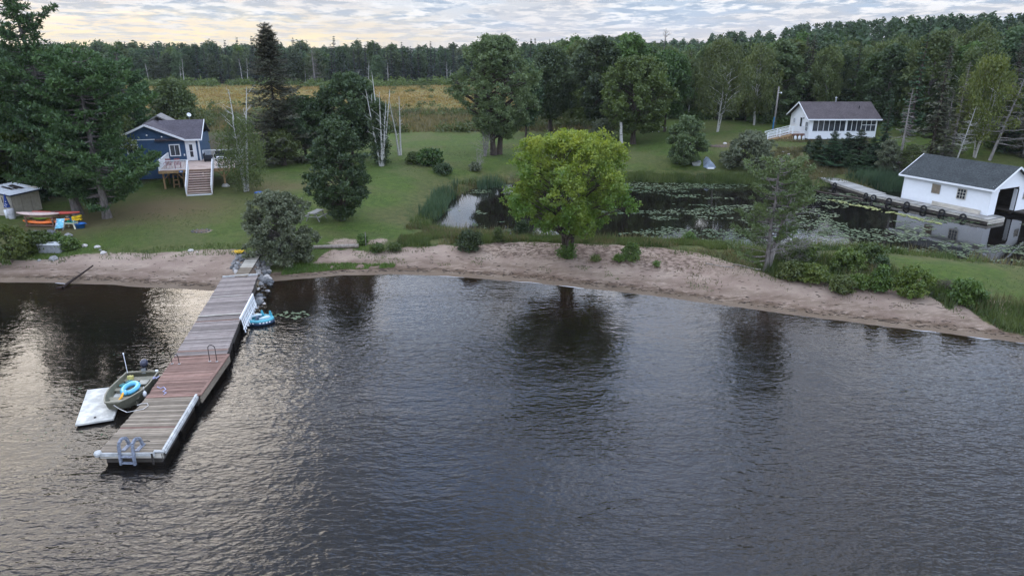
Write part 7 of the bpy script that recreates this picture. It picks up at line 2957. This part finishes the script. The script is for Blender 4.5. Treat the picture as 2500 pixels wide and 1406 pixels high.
# ------------------------------------------------------------------ things on the left shore
def kayak(name, label, c, ang, L, w, colr, mat2=None, z=0., tilt=0., group=None, flip=False):
    t = thing(name, label, 'kayak', (c[0], c[1], z), ang, group)
    mt = plain('kayak_' + name, colr, .35, .5, var=.12)
    V, F = [], []
    n = 13
    for i in range(n):
        s = i / (n - 1) * 2 - 1
        hw = w / 2 * (1 - abs(s) ** 2.2) + .01
        rise = .10 * s * s
        hgt_ = .16 * (1 - .55 * abs(s) ** 2)
        for k in range(8):
            a = 2 * math.pi * k / 8
            V.append((s * L / 2, hw * math.cos(a), rise + hgt_ * math.sin(a) * (1 if math.sin(a) > 0 else .8)))
    for i in range(n - 1):
        for k in range(8):
            F.append((i * 8 + k, i * 8 + (k + 1) % 8, (i + 1) * 8 + (k + 1) % 8, (i + 1) * 8 + k))
    F.append(tuple(range(7, -1, -1)))
    F.append(tuple((n - 1) * 8 + k for k in range(8)))
    h = MB().raw(V, F).build('hull', mt, t, smooth=True)
    h.rotation_euler = (tilt, 0, 0)
    if not flip:
        m = MB().tube([(.42 * math.cos(a), w * .30 * math.sin(a), .15) for a in np.linspace(0, 2 * math.pi, 14)[:-1]], .025, 6, closed=True)
        m.build('cockpit_rim', P_black, h)
        MB().box(-.32, .28, -w * .2, w * .2, .09, .15).build('seat', P_black, h)
    else:
        MB().bar((-L * .4, 0, .19), (L * .4, 0, .19), .03, .02).build('keel_strip', mt, h)
    return t


def left_shore():
    x, y, z = G(108, 552)
    a = math.radians(-4)
    t = thing('kayak_rack', 'low reddish timber rack holding kayaks beside the shed', 'rack', (x, y, z), a)
    tim = plain('rack_red_timber', (.20, .12, .09), .85, var=.3)
    for sx in (-1.15, 1.15):
        for sy in (-.4, .4):
            MB().bar((sx, sy, -.05), (sx, sy, .85), .09).build('post', tim, t)
        for zz in (.12, .55, .84):
            MB().bar((sx, -.55, zz), (sx, .55, zz), .08).build('crossbar', tim, t)
    for zz in (.14, .86):
        MB().bar((-1.25, -.42, zz), (1.25, -.42, zz), .08).build('long_rail', tim, t)
    M = Matrix.Translation((x, y, z)) @ Matrix.Rotation(a, 4, 'Z')
    P = lambda *q: M @ Vector(q)
    p = P(-.2, -.15, 1.02)
    kayak('pale_kayak', 'pale pink upturned kayak lying across the top of the rack', p, a + .02, 3.7, .62, (.62, .47, .42), z=p.z, flip=True)
    p = P(.95, .45, 1.0)
    kayak('red_kayak', 'red kayak lying behind the pale one on the rack, pointing at the pine', p, a + .03, 4.1, .6, (.50, .07, .05), z=p.z)
    p = P(-.05, -.15, .34)
    kayak('orange_kayak', 'orange kayak on the lower level of the rack', p, a, 3.2, .66, (.78, .17, .03), z=p.z)
    p = P(.9, .35, .42)
    kayak('amber_kayak', 'amber orange kayak end showing behind the right post of the rack', p, a, 2.4, .55, (.75, .28, .04), z=p.z)
    p = P(-.25, .2, .62)
    kayak('green_kayak', 'lime green kayak on the middle level of the rack', p, a, 1.9, .5, (.25, .48, .04), z=p.z)
    # play things
    x, y, z = G(150, 560)
    t = thing('beach_lounger', 'light blue folding beach chair leaning before the cream toy table', 'beach chair', (x, y, z), math.radians(12))
    bl = plain('lounger_blue', (.20, .52, .66), .7, var=.3, nscale=6)
    b = MB().slab([(-.28, -.18, .28), (.28, -.18, .28), (.28, .28, .82), (-.28, .28, .82)], .03).build('back_cloth', bl, t)
    MB().slab([(-.28, -.5, .22), (.28, -.5, .22), (.28, -.16, .26), (-.28, -.16, .26)], .03).build('seat_cloth', bl, t)
    for sx in (-.3, .3):
        m = MB()
        m.bar((sx, -.52, .02), (sx, .3, .86), .03)
        m.bar((sx, .2, .02), (sx, -.4, .25), .03)
        m.build('side_frame', P_alu, t)
    for (u, v) in ((-.12, .45), (.1, .6), (.0, .7)):
        MB().box(u - .06, u + .06, -.004, .004, -.04, .04).build('print_patch', P_white, b, ((u), (v - .28) / .54 * .46 - .2, v + .01)).rotation_euler = (math.radians(-40), 0, 0)
    x, y, z = G(176, 558)
    t = thing('toy_water_table', 'cream plastic toy table with splayed legs between beach chair and blue tub', 'toy table', (x, y, z), math.radians(-8))
    cr = plain('cream_plastic', (.56, .54, .38), .5)
    MB().box(-.48, .48, -.28, .28, .42, .50).build('tabletop', cr, t, bevel=.03)
    MB().box(-.40, .40, -.2, .2, .501, .54).build('tray', plain('tray_teal', (.05, .26, .22), .5, var=.5, nscale=9), t, bevel=.02)
    for sx in (-1, 1):
        for sy in (-1, 1):
            MB().bar((sx * .38, sy * .2, .44), (sx * .52, sy * .28, 0), .1, .07).build('leg', cr, t)
    for i, (dx, dy, r_, lab, c) in enumerate(((-.2, .02, .09, 'green toy bucket on the left of the cream toy table', (.04, .25, .12)), (.22, .05, .07, 'small white toy pot on the right of the cream toy table', (.6, .6, .55)),
                                              (.05, -.1, .06, 'dark green toy cup on the front of the cream toy table', (.02, .12, .08)))):
        o = MB().lathe([(0, 0), (r_ * .8, 0), (r_, r_ * 1.6), (r_ * .9, r_ * 1.6), (r_ * .7, .02)], 9).build('toy_bucket', plain('toy%d' % i, c, .5), None, (x + dx, y + dy, z + .545))
        tag(o, lab, 'toy bucket', 'toys on the cream table')
    x, y, z = G(190, 553)
    t = thing('toy_truck', 'bright yellow plastic toy truck on top of the blue toy tub', 'toy truck', (x, y + .1, z + .42), math.radians(15))
    ye = plain('toy_yellow', (.80, .52, .02), .4)
    MB().box(-.34, .34, -.2, .2, .08, .24).box(-.34, -.08, -.19, .19, .24, .42).build('body', ye, t, bevel=.03)
    m = MB()
    m.slab([(-.04, -.21, .44), (.34, -.21, .50), (.34, .21, .50), (-.04, .21, .44)], .16)
    m.build('dump_bed', ye, t, bevel=.02)
    for sx in (-.22, .22):
        for sy in (-.2, .2):
            w = MB().lathe([(0, -.04), (.09, -.04), (.09, .04), (0, .04)], 10).build('wheel', P_black, t, (sx, sy, .08))
            w.rotation_euler = (math.radians(90), 0, 0)
    x, y, z = G(196, 557)
    t = thing('toy_tub', 'deep blue plastic toy tub under the yellow truck', 'tub', (x, y, z), .2)
    bt = plain('tub_blue', (.03, .16, .48), .5)
    MB().lathe([(0, .02), (.34, .0), (.44, .42), (.47, .42), (.47, .38), (.46, .36)], 14, sy=.7).build('basin', bt, t, smooth=True)
    for sx in (-1, 1):
        MB().tube([(sx * .45, -.1, .36), (sx * .55, 0, .34), (sx * .45, .1, .36)], .02, 5).build('handle', bt, t)
    x, y, z = G(172, 548)
    t = thing('toy_slide', 'mid blue plastic toy behind the cream table', 'toy', (x, y + .2, z), .1)
    bt2 = plain('toy_midblue', (.06, .24, .46), .5)
    MB().slab([(-.4, -.3, .05), (.4, -.2, .05), (.4, .2, .55), (-.4, .3, .55)], .06).build('ramp', bt2, t)
    for sx in (-.36, .36):
        MB().bar((sx, .25, 0), (sx, .2, .55), .07).build('leg', bt2, t)
    o = MB().lathe([(0, .0), (.14, .01), (.17, .08), (.1, .15), (0, .17)], 10).build('toy_ball', plain('ball_beige', (.5, .42, .33), .6), None, G(163, 548), smooth=True)
    o.location.z += .55
    o.location.y += .3
    tag(o, 'beige cap like toy above the beach chair', 'toy')
    # concrete box
    x, y, z = G(122, 618)
    t = thing('concrete_box', 'pale grey concrete box with a flat lid above the left beach', 'concrete box', (x, y + .35, z - .05), math.radians(-2))
    gc = plain('concrete_grey', (.27, .28, .29), .9, .2, var=.2, nscale=4, bump=.4)
    MB().box(-.82, .82, -.4, .4, 0, .62).build('body', gc, t, bevel=.03)
    MB().box(-.86, .86, -.44, .44, .622, .70).build('lid', plain('lid_grey', (.50, .52, .53), .8, var=.15), t, bevel=.02)
    MB().box(-.16, .18, -.1, .1, .702, .73).build('hatch', plain('hatch_grey', (.16, .17, .17), .8), t)
    # log on the beach running into the water
    a, b = Vector(W(226, 648, .62)), Vector(W(152, 702, .05))
    rng = np.random.default_rng(3)
    V, F = tubes_np([(wiggle(tuple(b), tuple(a), 9, .012, rng), np.linspace(.10, .05, 9)), (wiggle(tuple(b), tuple(b + Vector((-.35, -.1, -.02))), 4, .02, rng), np.array([.1, .08, .06, .03]))], 8)
    o = link('sunken_log', np_mesh('sunken_log', V, F, plain('wet_log', (.035, .024, .020), .8, .2, var=.4, nscale=7), smooth=True))
    tag(o, 'dark log sloping across the left sand down into the lake', 'log')
    # border logs by the willow bush
    a, b = Vector(G(765, 607)), Vector(G(877, 605))
    V, F = tubes_np([(wiggle(tuple(a + Vector((0, 0, .1))), tuple(b + Vector((0, 0, .12))), 8, .012, rng), np.linspace(.14, .16, 8))], 9)
    o = link('border_log', np_mesh('border_log', V, F, MATS['driftwood'], smooth=True))
    tag(o, 'weathered grey log edging the lawn right of the willow bush', 'log')
    x, y, z = G(893, 600)
    V, F = tubes_np([(wiggle((0, 0, -.1), (.03, 0, 1.1), 6, .01, rng), np.linspace(.04, .02, 6))], 6)
    o = link('garden_stake', np_mesh('garden_stake', V, F, MATS['bark_dead']), None, (x, y, z))
    tag(o, 'thin dark stake standing right of the border log', 'stake')
    for k, (p, q, r_, lab) in enumerate((((1722, 645), (1792, 654), .07, 'pale driftwood branch lying on the sand left of the forked pine'), ((1790, 648), (1862, 662), .08, 'curved driftwood pole leading to the foot of the forked pine'))):
        a, b = Vector(G(*p)), Vector(G(*q))
        V, F = tubes_np([(wiggle(tuple(a + Vector((0, 0, .05))), tuple(b + Vector((0, 0, .07))), 8, .04, rng), np.linspace(r_ * .5, r_, 8))], 7)
        o = link('driftwood_branch', np_mesh('driftwood_branch', V, F, MATS['driftwood'], smooth=True))
        tag(o, lab, 'driftwood', 'driftwood on the right sand')
    # brush pile
    x, y, z = G(2310, 708)
    paths = []
    for i in range(90):
        aa, el = rng.uniform(0, 6.28), rng.uniform(-.1, .5)
        c = np.array([rng.normal() * .45, rng.normal() * .35, rng.uniform(.02, .45)])
        d = np.array([math.cos(aa) * math.cos(el), math.sin(aa) * math.cos(el), math.sin(el)]) * rng.uniform(.4, .9)
        p = wiggle(c - d * .5, c + d * .5, 5, .03, rng)
        p[:, 2] = np.maximum(p[:, 2], .0)
        paths.append((p, np.linspace(.022, .008, 5)))
    V, F = tubes_np(paths, 5)
    o = link('brush_pile', np_mesh('brush_pile', V, F, MATS['bark']), None, (x, y, z))
    tag(o, 'pile of dark cut branches on the grass behind the upper right beach', 'brush pile')
    x, y, z = G(2285, 718)
    o = MB().lathe([(.34, 0), (.36, .05), (.30, .07), (.27, .02), (0, .015)], 12, sx=1.2).build('sunken_ring', plain('ring_dark', (.12, .115, .12), .9), None, (x, y, z))
    tag(o, 'small grey ring lying in the sand before the brush pile', 'ring')
    # flower pot
    x, y, z = G(586, 628)
    t = thing('flower_pot', 'grey tub of yellow flowers at the top of the gangplank', 'flower pot', (x, y, z))
    MB().box(-.24, .24, -.2, .2, 0, .28).build('tub', plain('tub_grey', (.30, .30, .30), .8, bump=.3), t, bevel=.03)
    rng = np.random.default_rng(13)
    C = np.stack([rng.normal(0, .15, 260), rng.normal(0, .12, 260), rng.uniform(.27, .42, 260)], 1)
    V, F = kites(C, .09, .06, rng)
    link('leaves', np_mesh('leaves', V, F, MATS['leaf_green'], np.repeat(rng.random(260), 4)), t)
    C = np.stack([rng.normal(0, .16, 220), rng.normal(0, .13, 220), rng.uniform(.38, .50, 220)], 1)
    V, F = kites(C, .08, .075, rng, np.tile([[0, -.4, 1.]], (220, 1)), 2)
    link('blossoms', np_mesh('blossoms', V, F, plain('blossom_yellow', (.80, .50, .02), .6)), t)
    # picnic table half hidden behind the willow bush
    x, y, z = G(782, 538)
    t = thing('picnic_table', 'weathered grey picnic table half hidden right of the willow bush', 'picnic table', (x - .35, y + .1, z), math.radians(76))
    for i in range(5):
        MB().box(-.85, .85, -.36 + i * .145, -.36 + i * .145 + .135, .72, .76).build('top_plank', MATS['grey_timber'], t)
    for sy in (-.72, .60):
        MB().box(-.85, .85, sy, sy + .13, .42, .46).build('seat_plank', MATS['grey_timber'], t)
    for sx in (-.6, .6):
        m = MB()
        m.bar((sx, -.25, .72), (sx, -.62, 0), .09, .05)
        m.bar((sx, .25, .72), (sx, .62, 0), .09, .05)
        m.bar((sx, -.7, .4), (sx, .72, .4), .09, .05)
        m.build('a_frame', MATS['grey_timber'], t)
    # blue frisbee-like lid on the lawn
    x, y, z = G(632, 471)
    o = MB().lathe([(0, .10), (.3, .10), (.40, .06), (.42, .0), (.36, .02), (0, .05)], 18, sx=1.1).build('blue_sled', plain('sled_blue', (.03, .13, .45), .4), None, (x, y, z), smooth=True)
    tag(o, 'round blue plastic sled disc lying on the lawn', 'sled')
    # fire rings
    for (px, py, lab, r_) in ((490, 565, 'brown fire spot with a few small stones in the left lawn', .7), (1757, 357, 'old fire pit mound of brown earth on the right lawn', 1.3)):
        x, y, z = G(px, py)
        t = thing('fire_pit', lab, 'fire pit', (x, y, z))
        MB().lathe([(r_, -.03), (r_ * .8, .04), (r_ * .4, .07), (0, .08)], 16, sy=.8).build('ash_bed', plain('ash_brown', (.11, .08, .06), .95, var=.4, nscale=6, bump=.6), t)
        for i in range(11):
            a = i * 2 * math.pi / 11
            q = link('ring_stone', ROCKS[i % 6], t, (r_ * math.cos(a), r_ * .8 * math.sin(a), .03), a)
            q.scale = (.07 + .03 * (i % 3), .08, .05)
            q.material_slots[0].link = 'OBJECT'
            q.material_slots[0].material = P_rockd
    # gutter end / grey boards on the lawn left of the deck
    a, b = Vector(G(355, 428)), Vector(G(385, 424))
    o = MB().bar(a + Vector((0, 0, .35)), b + Vector((0, 0, .4)), .1, .1).build('downspout_pipe', P_white)
    tag(o, 'white drain pipe lying left of the cottage deck', 'pipe')


left_shore()


def right_shore():
    # white bench-like picnic table far on the lawn
    x, y, z = G(1608, 322)
    t = thing('white_bench', 'white plank bench table standing at the wood edge behind the lawn', 'bench', (x, y, z), 0)
    for i in range(4):
        MB().box(-1.15, 1.15, -.32 + i * .165, -.32 + i * .165 + .15, .78, .83).build('top_plank', MATS['board_pale'], t)
    for sx in (-1.0, 0, 1.0):
        for sy in (-.25, .25):
            MB().bar((sx, sy, 0), (sx, sy, .78), .10).build('leg', P_white, t)
    MB().bar((-1.1, -.3, .70), (1.1, -.3, .70), .05, .1).build('apron', P_white, t)
    # boats on the grass
    x, y, z = G(1735, 414)
    t = thing('covered_boat', 'boat under a crumpled silver blue cover on the grass', 'boat', (x, y, z), math.radians(88))
    cov = plain('cover_silver', (.30, .36, .44), .35, .5, .1, var=.25, nscale=3)
    V, F = [], []
    n = 11
    rngc = random.Random(2)
    for i in range(n):
        s = i / (n - 1)
        hw = .82 * math.sin(min(1, s * 3.2 + .45) * math.pi / 2) * (1 - max(0, s - .62) / .38 * .55)
        ridge = .62 + .55 * math.sin(s * math.pi) ** .7
        for k in range(7):
            u = k / 6 * 2 - 1
            zz = .12 + (ridge - .12) * (1 - abs(u)) ** .8 + rngc.uniform(-.03, .03)
            if k in (0, 6):
                zz = .16
            V.append((s * 3.9, u * hw * (1.0 if k not in (0, 6) else .96), zz))
    for i in range(n - 1):
        for k in range(6):
            F.append((i * 7 + k, (i + 1) * 7 + k, (i + 1) * 7 + k + 1, i * 7 + k + 1))
    F.append(tuple(range(7)))
    F.append(tuple((n - 1) * 7 + k for k in range(6, -1, -1)))
    co = MB().raw(V, F).build('cover', cov, t)
    m = MB()
    for i in (2, 5, 8):
        for k in range(6):
            m.bar(V[i * 7 + k], V[i * 7 + k + 1], .03, .02)
    m.build('strap', P_black, co)
    MB().box(.2, 3.4, -.5, .5, -.02, .14).build('hull_bottom', P_white, t)
    MB().box(-.12, .05, -.4, .4, .05, .24).build('transom_board', P_white, t)
    for k, (px, py, L, w, rz, lab) in enumerate(((1700, 407, 1.9, 1.1, 80, 'small white rowing boat with grey inside left of the covered boat'),
                                                 (1775, 410, 2.1, .7, 62, 'narrow pale canoe tip poking out of the bush right of the covered boat'))):
        x, y, z = G(px, py)
        t = thing('rowing_boat' if k == 0 else 'canoe', lab, 'boat' if k == 0 else 'canoe', (x, y, z + .05), math.radians(rz))
        st = []
        for s in np.linspace(0, 1, 9):
            wt = w / 2 * (1 - .75 * max(0, (s - .45) / .55) ** 2) * (1 if k == 0 else math.sin(math.pi * (s * .9 + .06)) ** .6)
            st.append((s * L, max(.05, wt), max(.03, wt * .75), .0 + .12 * max(0, s - .6), .42 + .1 * s))
        sweep_hull(st, 'hull', plain('boat_white', (.60, .62, .60), .5), t, .03)
        for xx in (.3, 1.0):
            MB().box(xx, xx + .22, -w * .36, w * .36, .26, .29).build('bench', MATS['board_pale'], t)
        if k == 0:
            MB().slab([(.02, -.5, .46), (1.5, -.34, .56), (1.5, .34, .56), (.02, .5, .46)], .02).build('inner_cover', plain('boat_grey', (.26, .27, .28), .7), t)
    # utility pole with blue base wrap
    x, y, z = G(1888, 318)
    H = ztop(x, y, 212) - z
    t = thing('utility_pole', 'grey wooden utility pole with a bright blue wrapped foot', 'utility pole', (x, y, z))
    MB().tube([(0, 0, -.2), (.02, 0, H * .5), (.05, 0, H)], [.15, .13, .10], 9).build('pole', MATS['bark_dead'], t, smooth=True)
    MB().tube([(-.12, -.06, .0), (-.10, -.06, 1.9)], .10, 8).build('blue_wrap', plain('wrap_blue', (.05, .20, .38), .6), t)
    m = MB().bar((0, -.1, H - .9), (.35, -.3, H - .75), .04)
    m.lathe([(0, .1), (.09, .08), (.12, -.08), (0, -.12)], 8, (.38, -.32, H - .85))
    m.build('yard_lamp', P_white, t)
    for a in (.3, .6):
        MB().lathe([(0, 0), (.05, 0), (.05, .12), (0, .14)], 7).build('insulator', P_alu, t, (.12, -.05, H - a))
    # half-sunken logs before the boardwalk
    rng = np.random.default_rng(9)
    a, b = Vector(W(1972, 462, .2)), Vector(W(2110, 492, .17))
    V, F = tubes_np([(wiggle(tuple(a), tuple(b), 10, .05, rng), np.linspace(.05, .11, 10))], 7)
    o = link('floating_log', np_mesh('floating_log', V, F, MATS['bark'], smooth=True))
    tag(o, 'long thin log floating in the pond before the boardwalk', 'log')
    # pale stones on the knoll path
    for k, (px, py, s, lab) in enumerate(((1982, 405, .3, 'pale stone on the yellow grass below the young spruces'), (1911, 372, .22, 'small pale stone on the bare path below the cottage stairs'),
                                          (1926, 378, .25, 'grey stone on the bare path right of the small pale stone'), (1905, 389, .3, 'flat pale stone on the bare path above the olive pine'),
                                          (2006, 420, .15, 'small pale stone on the grass above the boardwalk end'), (2380, 602, .12, 'tiny pale stone on the grass strip'))):
        x, y, z = G(px, py)
        rock(x, y, s, lab, None, P_rockp, sq=.4, k=k, name='path_stone')


right_shore()

# washed-up sticks and bark along the waterline
rng = np.random.default_rng(31)
paths = []
for _ in range(900):
    x = rng.uniform(-34, 30)
    if -20 < x < -15.5:
        continue
    d = abs(rng.normal(0, .35)) + .5 if rng.random() < .7 else rng.uniform(1.2, 4.5)
    y = float(shore(np.array([x]))[0]) + d
    a = rng.normal(-.25, .6)
    l = rng.uniform(.08, .38)
    z = hz(x, y) + .015
    e = np.array([math.cos(a) * l, math.sin(a) * l, 0])
    p0 = np.array([x, y, z])
    paths.append((np.array([p0, p0 + e * .5 + [0, 0, .015], p0 + e]), np.array([.012, .016, .007])))
V, F = tubes_np(paths, 4)
link('driftwood_litter', np_mesh('driftwood_litter', V, F, MATS['bark']), kind='stuff')


# look-alikes are told apart by their order from the left
ORD = ('leftmost', 'second from left', 'third from left', 'fourth from left', 'fifth from left', 'sixth from left', 'seventh from left', 'eighth from left', 'ninth from left', 'tenth from left', 'eleventh from left', 'twelfth from left')
same = {}
for o in scene.objects:
    if o.parent is None and o.get('label') and o.get('category'):
        same.setdefault(o['label'], []).append(o)
for lab, os_ in same.items():
    if 1 < len(os_) <= 12:
        os_.sort(key=lambda o: pixcol(o.location.x, o.location.y))
        for k, o in enumerate(os_):
            q = 'rightmost' if k == len(os_) - 1 else ORD[k]
            if len((q + ' ' + lab).split()) <= 16:
                o['label'] = q + ' ' + lab


# ------------------------------------------------------------------ morning air between here and the far trees
hm = new_mat('haze_air')
ht = NT(hm)
pv = ht.add('ShaderNodeVolumePrincipled')
pv.inputs['Color'].default_value = (.86, .92, 1.0, 1)
pv.inputs['Density'].default_value = .0001
pv.inputs['Anisotropy'].default_value = .1
ho = ht.add('ShaderNodeOutputMaterial')
ht.link(pv.outputs[0], ho.inputs['Volume'])
MB().box(-1200, 1200, -350, 1900, -6, 60).build('haze', hm, kind='stuff')
